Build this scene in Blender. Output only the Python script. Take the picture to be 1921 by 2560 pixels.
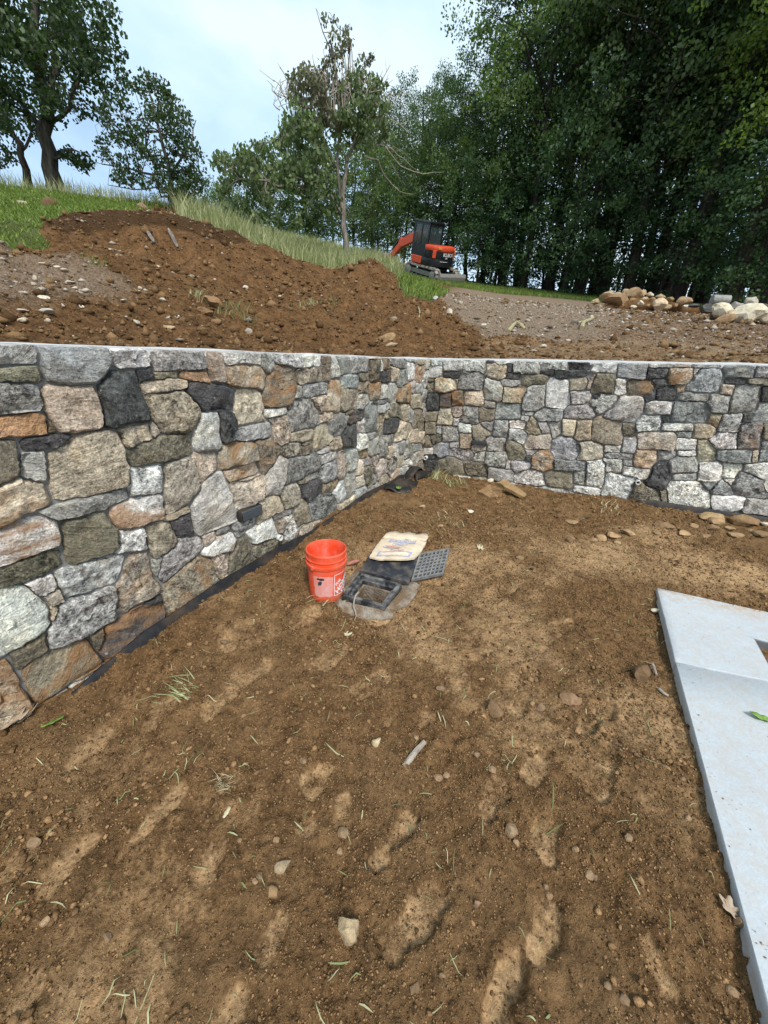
import bpy, bmesh, math, random
import numpy as np
from mathutils import Vector, Matrix, Quaternion

for _o in list(bpy.data.objects): bpy.data.objects.remove(_o)
SC = bpy.context.scene
COL = SC.collection
rng = np.random.default_rng(7)
random.seed(7)

# ------------------------------------------------------------------ camera
CAM_H = 1.65; FPX = 960.0; PITCH = math.radians(24.0); ROLL = math.radians(1.2)
CF = np.array([0, math.cos(PITCH), -math.sin(PITCH)])
_r0 = np.array([1., 0, 0]); _u0 = np.array([0, math.sin(PITCH), math.cos(PITCH)])
CR = _r0 * math.cos(ROLL) + _u0 * math.sin(ROLL)
CU = _u0 * math.cos(ROLL) - _r0 * math.sin(ROLL)
CP = np.array([0, 0, CAM_H])
cam = bpy.data.cameras.new("camera"); camo = bpy.data.objects.new("camera", cam); COL.objects.link(camo)
cam.sensor_fit = 'HORIZONTAL'; cam.sensor_width = 36.0; cam.lens = 36.0 * FPX / 1921.0
cam.clip_start = 0.05; cam.clip_end = 2000
camo.matrix_world = Matrix(((CR[0], CU[0], -CF[0], CP[0]), (CR[1], CU[1], -CF[1], CP[1]), (CR[2], CU[2], -CF[2], CP[2]), (0, 0, 0, 1)))
SC.camera = camo

# ------------------------------------------------------------------ overcast sky
W = bpy.data.worlds.new("World"); SC.world = W; W.use_nodes = True
nt = W.node_tree; nt.nodes.clear()
def wn(t, **k):
    n = nt.nodes.new(t)
    for a, b in k.items(): setattr(n, a, b)
    return n
SUN_EL, SUN_ROT = math.radians(52), math.radians(160)
sky = wn('ShaderNodeTexSky'); sky.sky_type = 'NISHITA'; sky.sun_disc = False
sky.sun_elevation = SUN_EL; sky.sun_rotation = SUN_ROT; sky.dust_density = 2.0
tc = wn('ShaderNodeTexCoord'); mp = wn('ShaderNodeMapping'); mp.inputs['Scale'].default_value = (1.0, 1.0, 1.6)
mp.inputs['Location'].default_value = (3.1, 1.7, 0.4)
n1 = wn('ShaderNodeTexNoise'); n1.inputs['Scale'].default_value = 2.3; n1.inputs['Detail'].default_value = 5; n1.inputs['Roughness'].default_value = 0.5; n1.inputs['Distortion'].default_value = .35
cr = wn('ShaderNodeValToRGB')
cr.color_ramp.elements[0].position = 0.36; cr.color_ramp.elements[0].color = (0.185, 0.275, 0.40, 1)
cr.color_ramp.elements[1].position = 0.62; cr.color_ramp.elements[1].color = (0.385, 0.455, 0.50, 1)
e = cr.color_ramp.elements.new(0.5); e.color = (0.285, 0.385, 0.47, 1)
sc_ = wn('ShaderNodeMix', data_type='RGBA', blend_type='MULTIPLY'); sc_.inputs['Factor'].default_value = 1; sc_.inputs['B'].default_value = (0.1, 0.1, 0.1, 1)
mx = wn('ShaderNodeMix', data_type='RGBA'); mx.inputs['Factor'].default_value = 0.9
bg = wn('ShaderNodeBackground'); bg.inputs['Strength'].default_value = 1.0
wo = wn('ShaderNodeOutputWorld')
L = nt.links.new
L(tc.outputs['Generated'], mp.inputs['Vector']); L(mp.outputs['Vector'], n1.inputs['Vector']); L(n1.outputs['Fac'], cr.inputs['Fac'])
L(sky.outputs['Color'], sc_.inputs['A']); L(sc_.outputs['Result'], mx.inputs['A']); L(cr.outputs['Color'], mx.inputs['B'])
L(mx.outputs['Result'], bg.inputs['Color']); L(bg.outputs['Background'], wo.inputs['Surface'])

sun = bpy.data.lights.new("sun", 'SUN'); sun.energy = 1.5; sun.angle = math.radians(16); sun.color = (1.0, 0.965, 0.91)
suno = bpy.data.objects.new("sun", sun); COL.objects.link(suno)
_sd = Vector((math.sin(SUN_ROT) * math.cos(SUN_EL), math.cos(SUN_ROT) * math.cos(SUN_EL), math.sin(SUN_EL)))
suno.rotation_euler = _sd.to_track_quat('Z', 'Y').to_euler()
suno.location = (0, 0, 30)
SC.view_settings.view_transform = 'Standard'; SC.view_settings.look = 'None'
SC.view_settings.exposure = 1.33; SC.view_settings.gamma = 1.0
SC.render.resolution_x = 768; SC.render.resolution_y = 1024
SC.render.engine = 'CYCLES'
SC.cycles.max_bounces = 6; SC.cycles.diffuse_bounces = 3; SC.cycles.glossy_bounces = 2; SC.cycles.transmission_bounces = 3; SC.cycles.transparent_max_bounces = 4
SC.cycles.use_denoising = True

# ------------------------------------------------------------------ pixel -> direction helpers (photo is 1921 x 2560)
def ray(x, y): return CF + CR * (x - 960.5) / FPX + CU * (1280 - y) / FPX
def at_z(x, y, z=0.0):
    d = ray(x, y); return CP + d * (z - CAM_H) / d[2]
def at_d(x, y, D):
    d = ray(x, y); return CP + d * D / math.hypot(d[0], d[1])
def at_plane(x, y, P, n):
    d = ray(x, y); return CP + d * np.dot(P - CP, n) / np.dot(d, n)
def project(P):
    q = np.asarray(P) - CP; z = q @ CF; zz = np.where(np.abs(z) < 1e-3, 1e-3, z)
    return 960.5 + FPX * (q @ CR) / zz, 1280 - FPX * (q @ CU) / zz, z

# ------------------------------------------------------------------ mesh helpers
def mesh_np(name, V, Fq, mats=None, smooth=False, attrs=None, midx=None):
    """V (n,3), Fq: list of arrays (m,k)"""
    me = bpy.data.meshes.new(name)
    V = np.asarray(V, dtype=np.float32)
    if not isinstance(Fq, (list, tuple)): Fq = [Fq]
    Fq = [np.asarray(f, dtype=np.int32) for f in Fq if len(f)]
    nl = sum(f.size for f in Fq); nf = sum(len(f) for f in Fq)
    me.vertices.add(len(V)); me.vertices.foreach_set('co', V.ravel())
    me.loops.add(nl); me.polygons.add(nf)
    me.loops.foreach_set('vertex_index', np.concatenate([f.ravel() for f in Fq]))
    tot = np.concatenate([np.full(len(f), f.shape[1], np.int32) for f in Fq])
    st = np.concatenate([[0], np.cumsum(tot)[:-1]]).astype(np.int32)
    me.polygons.foreach_set('loop_start', st); me.polygons.foreach_set('loop_total', tot)
    if smooth: me.polygons.foreach_set('use_smooth', np.ones(nf, bool))
    if midx is not None: me.polygons.foreach_set('material_index', np.asarray(midx, np.int32))
    me.update(calc_edges=True)
    for k, a in (attrs or {}).items():
        a = np.asarray(a, np.float32)
        if a.ndim == 1:
            at = me.attributes.new(k, 'FLOAT', 'POINT'); at.data.foreach_set('value', a)
        else:
            at = me.attributes.new(k, 'FLOAT_COLOR', 'POINT'); at.data.foreach_set('color', a.ravel())
    for m in (mats if isinstance(mats, (list, tuple)) else [mats]):
        if m: me.materials.append(m)
    return me

def link(name, me, parent=None, loc=None, rot=None):
    o = bpy.data.objects.new(name, me); COL.objects.link(o)
    if parent is not None: o.parent = parent
    if loc is not None: o.location = loc
    if rot is not None: o.rotation_euler = rot
    return o
def thing(name, label, cat, loc=(0, 0, 0), rot=None, group=None):
    o = bpy.data.objects.new(name, None); COL.objects.link(o); o.empty_display_size = .1
    o.location = loc
    if rot is not None: o.rotation_euler = rot
    return tag(o, label, cat, group)
def tag(o, label=None, cat=None, group=None, kind=None):
    if label: o['label'] = label
    if cat: o['category'] = cat
    if group: o['group'] = group
    if kind: o['kind'] = kind
    return o

class MB:
    """collects simple solids into one mesh"""
    def __init__(s): s.V = []; s.F = []
    def add(s, V, F):
        b = len(s.V); s.V += [tuple(v) for v in V]; s.F += [tuple(i + b for i in f) for f in F]; return s
    def box(s, c, h, R=None, bev=0.0):
        P = []
        for sx in (-1, 1):
            for sy in (-1, 1):
                for sz in (-1, 1):
                    v = Vector((sx * h[0], sy * h[1], sz * h[2]))
                    if R is not None: v = R @ v
                    P.append(Vector(c) + v)
        return s.add(P, [(0, 1, 3, 2), (4, 6, 7, 5), (0, 4, 5, 1), (2, 3, 7, 6), (0, 2, 6, 4), (1, 5, 7, 3)])
    def tube(s, pts, rad, n=8, cap=True):
        pts = [Vector(p) for p in pts]
        if not hasattr(rad, '__len__'): rad = [rad] * len(pts)
        b = len(s.V); prev = None
        for i, p in enumerate(pts):
            t = (pts[min(i + 1, len(pts) - 1)] - pts[max(i - 1, 0)])
            if t.length < 1e-9: t = Vector((0, 0, 1))
            t.normalize()
            a = prev if prev is not None else (Vector((0, 0, 1)) if abs(t.z) < .9 else Vector((1, 0, 0)))
            x = (a - t * a.dot(t)).normalized(); y = t.cross(x); prev = x
            for k in range(n):
                an = 2 * math.pi * k / n
                s.V.append(tuple(p + (x * math.cos(an) + y * math.sin(an)) * rad[i]))
        for i in range(len(pts) - 1):
            for k in range(n):
                k2 = (k + 1) % n
                s.F.append((b + i * n + k, b + i * n + k2, b + (i + 1) * n + k2, b + (i + 1) * n + k))
        if cap:
            s.F.append(tuple(b + k for k in reversed(range(n))))
            e_ = b + (len(pts) - 1) * n; s.F.append(tuple(e_ + k for k in range(n)))
        return s
    def prism(s, poly, axis_o, ax, ay, az, d0, d1):
        """2-D polygon in (ax,ay), extruded along az from d0 to d1"""
        n = len(poly); O = Vector(axis_o); ax, ay, az = Vector(ax), Vector(ay), Vector(az)
        P = [O + ax * p[0] + ay * p[1] + az * d0 for p in poly] + [O + ax * p[0] + ay * p[1] + az * d1 for p in poly]
        F = [tuple(reversed(range(n))), tuple(range(n, 2 * n))] + [(i, (i + 1) % n, n + (i + 1) % n, n + i) for i in range(n)]
        return s.add(P, F)
    def lathe(s, prof, n=32, o=(0, 0, 0)):
        b = len(s.V)
        for (r, z) in prof:
            for k in range(n):
                a = 2 * math.pi * k / n; s.V.append((o[0] + r * math.cos(a), o[1] + r * math.sin(a), o[2] + z))
        for i in range(len(prof) - 1):
            for k in range(n):
                k2 = (k + 1) % n
                s.F.append((b + i * n + k, b + i * n + k2, b + (i + 1) * n + k2, b + (i + 1) * n + k))
        return s
    def build(s, name, mat, parent=None, smooth=False, bevel=0.0, loc=None, rot=None):
        me = bpy.data.meshes.new(name); me.from_pydata(s.V, [], s.F)
        bm = bmesh.new(); bm.from_mesh(me)
        if bevel > 0:
            bmesh.ops.remove_doubles(bm, verts=bm.verts, dist=1e-5)
            ed = [e for e in bm.edges if len(e.link_faces) == 2 and e.calc_face_angle(0) > 0.5]
            bmesh.ops.bevel(bm, geom=ed, offset=bevel, segments=2, profile=.6, affect='EDGES', clamp_overlap=True)
        bmesh.ops.recalc_face_normals(bm, faces=bm.faces)
        bm.to_mesh(me); bm.free()
        if smooth:
            me.polygons.foreach_set('use_smooth', np.ones(len(me.polygons), bool))
            try: me.set_sharp_from_angle(angle=math.radians(40))
            except Exception: pass
        if mat: me.materials.append(mat)
        return link(name, me, parent, loc, rot)

def fbm(x, y, scale, octs=4, seed=0, rough=.5):
    """smooth lattice value noise, about -1..1"""
    out = np.zeros_like(x, dtype=np.float64); amp = 1.; tot = 0
    for o in range(octs):
        g = np.random.default_rng(seed * 97 + o * 13 + 5); T = g.uniform(-1, 1, (256, 256))
        X = x * scale * 2 ** o + 37.3 * o + 1000; Y = y * scale * 2 ** o + 11.9 * o + 1000
        xi = np.floor(X).astype(np.int64); yi = np.floor(Y).astype(np.int64); fx = X - xi; fy = Y - yi
        fx = fx * fx * (3 - 2 * fx); fy = fy * fy * (3 - 2 * fy)
        a = T[xi & 255, yi & 255]; b = T[(xi + 1) & 255, yi & 255]; c = T[xi & 255, (yi + 1) & 255]; d = T[(xi + 1) & 255, (yi + 1) & 255]
        out += amp * ((a * (1 - fx) + b * fx) * (1 - fy) + (c * (1 - fx) + d * fx) * fy); tot += amp; amp *= rough
    return out / tot * 1.6

class RBF:
    def __init__(s, P, z, smooth=1e-3):
        s.P = np.asarray(P, float); n = len(s.P)
        D = np.linalg.norm(s.P[:, None] - s.P[None], axis=2)
        A = np.zeros((n + 1, n + 1)); A[:n, :n] = -D + 0 * np.eye(n) - smooth * -np.eye(n); A[:n, n] = 1; A[n, :n] = 1
        s.w = np.linalg.solve(A, np.concatenate([z, [0]]))
    def __call__(s, x, y):
        x = np.asarray(x, float); sh = x.shape; q = np.stack([x.ravel(), np.asarray(y, float).ravel()], 1)
        out = np.empty(len(q))
        for i in range(0, len(q), 40000):
            D = np.linalg.norm(q[i:i + 40000, None] - s.P[None], axis=2); out[i:i + 40000] = -D @ s.w[:-1] + s.w[-1]
        return out.reshape(sh)

# ------------------------------------------------------------------ materials
class NT:
    def __init__(s, name):
        s.m = bpy.data.materials.new(name); s.m.use_nodes = True; s.t = s.m.node_tree
        s.b = s.t.nodes['Principled BSDF']; s.out = s.t.nodes['Material Output']
    def n(s, t, ins=None, **k):
        n = s.t.nodes.new(t)
        for a, b in k.items(): setattr(n, a, b)
        for a, b in (ins or {}).items(): s.put(n.inputs[a], b)
        return n
    def put(s, sock, v):
        if isinstance(v, bpy.types.NodeSocket): s.t.links.new(v, sock)
        else: sock.default_value = v
    def noise(s, vec, scale, detail=3, rough=.5, dist=0.0):
        n = s.n('ShaderNodeTexNoise', {'Scale': scale, 'Detail': detail, 'Roughness': rough, 'Distortion': dist})
        if vec is not None: s.put(n.inputs['Vector'], vec)
        return n.outputs['Fac']
    def ramp(s, fac, stops):
        n = s.n('ShaderNodeValToRGB'); r = n.color_ramp
        while len(r.elements) < len(stops): r.elements.new(.5)
        for e_, (p, c) in zip(r.elements, stops):
            e_.position = p; e_.color = (c, c, c, 1) if not hasattr(c, '__len__') else (*c, 1)
        s.put(n.inputs['Fac'], fac); return n.outputs['Color']
    def mix(s, f, a, b, mode='MIX'):
        n = s.n('ShaderNodeMix', data_type='RGBA', blend_type=mode)
        s.put(n.inputs['Factor'], f)
        for nm, v in (('A', a), ('B', b)):
            if isinstance(v, tuple) and len(v) == 3: v = (*v, 1)
            s.put(n.inputs[nm], v)
        return n.outputs['Result']
    def math(s, op, a, b=0.0, clamp=False):
        n = s.n('ShaderNodeMath', operation=op); n.use_clamp = clamp
        s.put(n.inputs[0], a); s.put(n.inputs[1], b); return n.outputs[0]
    def mapping(s, vec, scale=(1, 1, 1), rot=(0, 0, 0), loc=(0, 0, 0)):
        n = s.n('ShaderNodeMapping'); s.put(n.inputs['Vector'], vec)
        s.put(n.inputs['Scale'], scale); s.put(n.inputs['Rotation'], rot); s.put(n.inputs['Location'], loc)
        return n.outputs['Vector']
    def attr(s, name, out='Fac'): return s.n('ShaderNodeAttribute', attribute_name=name).outputs[out]
    def coord(s, k='Object'): return s.n('ShaderNodeTexCoord').outputs[k]
    def pos(s): return s.n('ShaderNodeNewGeometry').outputs['Position']
    def bump(s, h, dist, strength=1.0):
        n = s.n('ShaderNodeBump', {'Strength': strength, 'Distance': dist, 'Height': h}); s.put(s.b.inputs['Normal'], n.outputs['Normal']); return n
    def fin(s, col=None, rough=None, spec=None, metal=None):
        if col is not None: s.put(s.b.inputs['Base Color'], (*col, 1) if isinstance(col, tuple) and len(col) == 3 else col)
        if rough is not None: s.put(s.b.inputs['Roughness'], rough)
        if spec is not None: s.put(s.b.inputs['Specular IOR Level'], spec)
        if metal is not None: s.put(s.b.inputs['Metallic'], metal)
        return s.m

M = {}
def simple(name, col, rough=.6, spec=.4, metal=0.0, var=.25, scale=12, bump=0.0, dirt=None, dirt_amt=.5, dscale=5):
    t = NT(name); c = t.coord()
    n = t.noise(c, scale, 4, .6)
    k = t.ramp(n, [(.3, 1 - var), (.7, 1 + var * .4)])
    cc = t.mix(1.0, col, k, 'MULTIPLY')
    if dirt is not None:
        d = t.ramp(t.noise(c, dscale, 6, .65), [(.5 - .15 * dirt_amt, 0), (.75 - .25 * dirt_amt, 1)])
        cc = t.mix(t.math('MULTIPLY', d, dirt_amt * 1.2, True), cc, dirt)
    if bump: t.bump(t.noise(c, scale * 4, 4, .6), bump)
    M[name] = t.fin(cc, rough, spec, metal); return M[name]
SOIL_DARK = (.062, .032, .013); SOIL_MID = (.37, .208, .090); SOIL_LIGHT = (.40, .255, .135)

# field stone: colour from the object, alpha = amount of rust
t = NT('fieldstone'); oi = t.n('ShaderNodeObjectInfo'); c = t.coord()
off = t.n('ShaderNodeVectorMath', operation='SCALE'); t.put(off.inputs[0], (13.7, 7.1, 5.3)); t.put(off.inputs['Scale'], t.math('MULTIPLY', oi.outputs['Random'], 40.0))
ad = t.n('ShaderNodeVectorMath', operation='ADD'); t.put(ad.inputs[0], c); t.put(ad.inputs[1], off.outputs[0]); r2 = t.math('FRACT', t.math('MULTIPLY', oi.outputs['Random'], 57.3)); r3 = t.math('FRACT', t.math('MULTIPLY', oi.outputs['Random'], 313.7))
sv = t.n('ShaderNodeVectorMath', operation='SCALE'); t.put(sv.inputs[0], ad.outputs[0]); t.put(sv.inputs['Scale'], t.math('ADD', .55, t.math('MULTIPLY', r2, 1.0))); cv = sv.outputs[0]
cx = t.n('ShaderNodeCombineXYZ'); t.put(cx.inputs['Z'], t.math('MULTIPLY', t.math('SUBTRACT', oi.outputs['Random'], .5), 2.2))
rt = t.mapping(cv, (1, 1, 1), cx.outputs[0])
band = t.noise(t.mapping(rt, (5, 26, 8)), 1.0, 5, .62, .6)
blot = t.noise(cv, 7.0, 6, .68); mott = t.noise(cv, 26.0, 5, .8, .4); fine = t.noise(cv, 75.0, 4, .72); grit = t.noise(cv, 210.0, 2, .6)
v = t.math('ADD', t.math('MULTIPLY', t.ramp(blot, [(.28, .0), (.72, 1)]), .62), t.math('MULTIPLY', t.math('MULTIPLY', t.ramp(band, [(.3, 0), (.7, 1)]), t.math('MULTIPLY', r3, 1.3)), .36))
v = t.math('ADD', v, t.math('MULTIPLY', t.ramp(fine, [(.34, 0), (.68, 1)]), .60))
v = t.math('ADD', v, t.math('MULTIPLY', t.ramp(grit, [(.36, 0), (.66, 1)]), .20))
v = t.math('ADD', v, t.math('MULTIPLY', t.math('SUBTRACT', t.ramp(mott, [(.36, 0), (.64, 1)]), .5), t.math('ADD', .25, t.math('MULTIPLY', t.math('SUBTRACT', 1.0, r3), .9))))
k = t.ramp(t.math('MULTIPLY', v, .55), [(.08, .13), (.45, .95), (.90, 2.35)])
base = t.mix(1.0, oi.outputs['Color'], k, 'MULTIPLY'); base = t.mix(1.0, base, (1.01, 1.0, .955), 'MULTIPLY')
# second mineral tint, ochre bloom
och = t.ramp(t.noise(cv, 4.2, 4, .6), [(.48, 0), (.70, 1)])
base = t.mix(t.math('MULTIPLY', och, .38), base, t.mix(1.0, base, (1.18, 1.0, .76), 'MULTIPLY'))
# white lichen / quartz flecks
fl = t.ramp(t.noise(cv, 38.0, 3, .5), [(.66, 0), (.72, 1)])
base = t.mix(t.math('MULTIPLY', fl, .38), base, (.62, .60, .56))
# dark pits
pit = t.ramp(t.noise(cv, 24.0, 5, .75), [(.30, 1), (.40, 0)])
base = t.mix(t.math('MULTIPLY', pit, .6), base, t.mix(1.0, base, (.22, .22, .23), 'MULTIPLY'))
ru = t.ramp(t.noise(t.mapping(rt, (4, 9, 6)), 1.0, 4, .6), [(.44, 0), (.60, 1)])
base = t.mix(t.math('MULTIPLY', ru, oi.outputs['Alpha'], True), base, t.mix(t.noise(cv, 30, 3), (.20, .085, .036), (.55, .31, .13)))
h = t.math('ADD', t.math('MULTIPLY', band, .8), t.math('ADD', t.math('MULTIPLY', blot, 1.2), t.math('ADD', t.math('MULTIPLY', fine, .35), t.math('MULTIPLY', mott, .6))))
t.bump(h, .03, 1.0)
M['stone'] = t.fin(base, .82, .25)

t = NT('mortar'); c = t.pos()
M['mortar'] = t.fin(t.mix(t.noise(c, 30, 4), (.13, .125, .118), (.30, .29, .27)), .95, .1); 
t = NT('loose_rock'); oi = t.n('ShaderNodeObjectInfo'); c = t.pos()
a = t.noise(c, 14, 6, .68); b2 = t.noise(c, 70, 4, .7)
k = t.ramp(t.math('ADD', t.math('MULTIPLY', a, .6), t.math('MULTIPLY', b2, .4)), [(.3, .5), (.7, 1.35)])
base = t.mix(1.0, oi.outputs['Color'], k, 'MULTIPLY'); base = t.mix(1.0, base, (1.03, .98, .88), 'MULTIPLY')
dm = t.ramp(t.noise(c, 9, 5, .6), [(.45, 0), (.62, 1)])
base = t.mix(t.math('MULTIPLY', dm, oi.outputs['Alpha']), base, (.22, .13, .065))
t.bump(t.math('ADD', a, t.math('MULTIPLY', b2, .3)), .02, .8)
M['rock'] = t.fin(base, .85, .2)

# soil of the yard
t = NT('yard_soil'); p = t.pos()
cmp_ = t.attr('compact'); 
big = t.noise(p, 1.7, 4, .55); mid = t.noise(p, 11, 5, .65); fin_ = t.noise(p, 70, 4, .7); gr = t.noise(p, 230, 3, .7)
col = t.mix(t.ramp(t.math('ADD', t.math('MULTIPLY', mid, .55), t.math('MULTIPLY', fin_, .45)), [(.36, 0), (.68, 1)]), SOIL_DARK, SOIL_MID)
col = t.mix(t.math('MULTIPLY', t.ramp(big, [(.45, 0), (.7, 1)]), .35), col, (.31, .20, .10))
cm = t.math('ADD', cmp_, t.math('MULTIPLY', t.math('SUBTRACT', mid, .5), .7))
cmr = t.ramp(t.math('ADD', cm, t.math('MULTIPLY', t.math('SUBTRACT', fin_, .5), .5)), [(.24, 0), (.86, 1)])
lt = t.mix(t.ramp(fin_, [(.3, 0), (.7, 1)]), (.33, .20, .098), (.56, .375, .20))
col = t.mix(t.math('MULTIPLY', cmr, .82), col, lt)
col = t.mix(t.math('MULTIPLY', t.ramp(gr, [(.60, 0), (.72, 1)]), .5), col, (.36, .25, .15))
col = t.mix(t.math('MULTIPLY', t.attr('mud'), .9), col, (.10, .095, .09))
hh = t.math('ADD', t.math('MULTIPLY', fin_, 1.0), t.math('MULTIPLY', gr, .5))
bn = t.bump(hh, .02, .8)
t.put(bn.inputs['Strength'], t.math('SUBTRACT', 1.0, t.math('MULTIPLY', cmr, .5)))
M['soil'] = t.fin(col, .95, .12)

# hillside: masks stored on the ground
t = NT('hillside'); p = t.pos()
mid = t.noise(p, 4.5, 6, .68); fin_ = t.noise(p, 26, 5, .7); gr = t.noise(p, 75, 3, .7)
mm = t.math('ADD', t.math('MULTIPLY', mid, .5), t.math('MULTIPLY', fin_, .5))
dirt = t.mix(t.ramp(mm, [(.36, 0), (.66, 1)]), (.055, .027, .011), (.30, .158, .066))
gv = t.mix(t.ramp(t.math('ADD', t.math('MULTIPLY', fin_, .5), t.math('MULTIPLY', gr, .5)), [(.36, 0), (.66, 1)]), (.13, .085, .052), (.42, .315, .22))
col = t.mix(t.ramp(t.math('ADD', t.attr('gravel'), t.math('MULTIPLY', t.math('SUBTRACT', mm, .5), .9)), [(.3, 0), (.7, 1)]), dirt, gv)
col = t.mix(t.ramp(t.math('ADD', t.attr('pale'), t.math('MULTIPLY', t.math('SUBTRACT', mm, .5), 1.1)), [(.35, 0), (.75, 1)]), col, (.42, .29, .17))
gs = t.mix(mid, (.06, .075, .022), (.15, .17, .055))
col = t.mix(t.ramp(t.math('ADD', t.attr('grass'), t.math('MULTIPLY', t.math('SUBTRACT', fin_, .5), 1.0)), [(.4, 0), (.6, 1)]), col, gs)
col = t.mix(t.math('MULTIPLY', t.ramp(t.math('ADD', t.attr('bank_shade'), t.math('MULTIPLY', t.math('SUBTRACT', mm, .5), 1.2)), [(.3, 0), (.7, 1)]), .8), col, t.mix(fin_, (.030, .017, .008), (.085, .046, .021)))  # shade below the sod edge, painted in as darker earth
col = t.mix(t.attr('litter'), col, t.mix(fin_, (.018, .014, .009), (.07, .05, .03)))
t.bump(t.math('ADD', t.math('MULTIPLY', fin_, 1.2), t.math('MULTIPLY', gr, .4)), .06, .9)
M['hill'] = t.fin(col, .95, .1)

def clod_mat(name, a, b):
    t = NT(name); col = t.mix(t.attr('rnd'), a, b); p = t.pos()
    col = t.mix(1.0, col, t.ramp(t.noise(p, 120, 3, .6), [(.3, .6), (.7, 1.25)]), 'MULTIPLY'); t.bump(t.noise(p, 200, 2), .01, .5); M[name] = t.fin(col, .95, .1)
clod_mat('clods', (.080, .043, .018), (.36, .215, .102))
clod_mat('gravel', (.16, .12, .085), (.55, .47, .38))

def leaf_mat(name, c0, c1, trans=.35, rough=.55):
    t = NT(name); oi = t.n('ShaderNodeObjectInfo')
    col = t.mix(t.attr('rnd'), c0, c1)
    col = t.mix(1.0, col, oi.outputs['Color'], 'MULTIPLY')
    t.fin(col, rough, .35)
    tr = t.n('ShaderNodeBsdfTranslucent'); t.put(tr.inputs['Color'], t.mix(1.0, col, (1.1, 1.35, .6), 'MULTIPLY'))
    ms = t.n('ShaderNodeMixShader'); t.put(ms.inputs[0], trans); t.t.links.new(t.b.outputs[0], ms.inputs[1]); t.t.links.new(tr.outputs[0], ms.inputs[2]); t.t.links.new(ms.outputs[0], t.out.inputs['Surface'])
    M[name] = t.m
leaf_mat('leaf_oak', (.018, .038, .015), (.095, .14, .055), .4)
leaf_mat('leaf_wood', (.017, .036, .015), (.120, .172, .072), .42)
leaf_mat('leaf_sparse', (.060, .092, .036), (.21, .26, .115), .4)
leaf_mat('leaf_brown', (.085, .085, .050), (.22, .205, .13), .4)
leaf_mat('grass_short', (.085, .13, .02), (.29, .35, .085), .35)
leaf_mat('grass_tall', (.17, .20, .075), (.50, .47, .26), .35)
leaf_mat('grass_cut', (.16, .20, .06), (.55, .52, .30), .2)
leaf_mat('straw', (.42, .36, .20), (.66, .58, .38), .15)
leaf_mat('leaf_green', (.16, .30, .05), (.30, .46, .10), .3)

def bark_mat(name, a, b):
    t = NT(name); c = t.coord(); n = t.noise(t.mapping(c, (9, 9, 1.8)), 1.0, 6, .68)
    t.bump(n, .04, .9); M[name] = t.fin(t.mix(t.ramp(n, [(.35, 0), (.65, 1)]), a, b), .9, .1)
bark_mat('bark', (.035, .030, .026), (.15, .13, .11)); bark_mat('bark_grey', (.09, .075, .062), (.30, .26, .22)); bark_mat('bark_dark', (.020, .017, .014), (.075, .062, .05)); bark_mat('dead_wood', (.24, .20, .16), (.50, .44, .36))

simple('mortar_wash', (.56, .545, .52), .9, .2, var=.35, scale=9, bump=.01)
simple('black_plastic', (.016, .017, .019), .6, .3, var=.3, dirt=(.16, .10, .055), dirt_amt=.28, dscale=7)
simple('black_rubber', (.022, .024, .030), .55, .4, var=.3, dirt=(.30, .24, .18), dirt_amt=.35, dscale=9)
simple('cast_iron', (.022, .023, .026), .45, .5, var=.4, dirt=(.36, .34, .31), dirt_amt=.40, dscale=14)
simple('grate_grey', (.16, .16, .157), .5, .4, var=.35, scale=30, dirt=(.34, .30, .25), dirt_amt=.35, dscale=16)
simple('concrete', (.34, .29, .23), .9, .2, var=.5, scale=20, bump=.015, dirt=(.17, .105, .055), dirt_amt=.75, dscale=8)
simple('concrete_dark', (.30, .285, .255), .8, .3, var=.4, scale=12, bump=.01)
simple('pvc', (.78, .77, .72), .4, .5, var=.1, dirt=(.4, .32, .22), dirt_amt=.25, dscale=30)
simple('kraft', (.66, .54, .39), .8, .2, var=.18, scale=16, bump=.004, dirt=(.42, .30, .18), dirt_amt=.22, dscale=9)
simple('print_blue', (.33, .36, .52), .8, .2, var=.3, scale=60)
simple('print_red', (.55, .26, .20), .8, .2, var=.3, scale=60)
simple('print_cream', (.70, .60, .46), .8, .2, var=.2, scale=60)
simple('white_ink', (.80, .78, .75), .5, .4, var=.2, scale=80)
simple('wire', (.20, .18, .16), .45, .5, metal=.7, var=.3, scale=60)
simple('steel_grey', (.22, .23, .24), .4, .5, metal=.3, var=.3)
simple('red_stone', (.40, .16, .12), .8, .3, var=.4, scale=40)
# orange pail: weathered plastic with dirt low down
t = NT('orange_plastic'); c = t.coord(); sep = t.n('ShaderNodeSeparateXYZ'); t.put(sep.inputs[0], c)
col = t.mix(t.ramp(t.noise(c, 9, 5, .6), [(.40, 0), (.72, 1)]), (.80, .075, .022), (.82, .15, .085))
sm = t.ramp(t.noise(t.mapping(c, (14, 14, 4)), 1.0, 5, .7), [(.56, 0), (.72, 1)])
col = t.mix(t.math('MULTIPLY', sm, .45), col, (.72, .33, .26))
lowd = t.math('MULTIPLY', t.ramp(sep.outputs['Z'], [(.0, 1), (.10, .0)]), t.ramp(t.noise(c, 16, 5, .65), [(.3, .15), (.6, 1)]))
col = t.mix(t.math('MULTIPLY', lowd, .75), col, (.24, .10, .045))
t.bump(t.noise(c, 60, 3), .002, .4); M['pail'] = t.fin(col, .42, .45)
t = NT('pail_label'); c = t.coord()
col = t.mix(t.ramp(t.noise(c, 26, 6, .7), [(.42, 0), (.70, 1)]), (.74, .26, .21), (.62, .40, .37))
sc2 = t.ramp(t.noise(t.mapping(c, (40, 40, 16)), 1, 5, .75), [(.60, 0), (.68, 1)])
col = t.mix(t.math('MULTIPLY', sc2, .6), col, (.22, .16, .17)); M['pail_label'] = t.fin(col, .7, .3)
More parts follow.
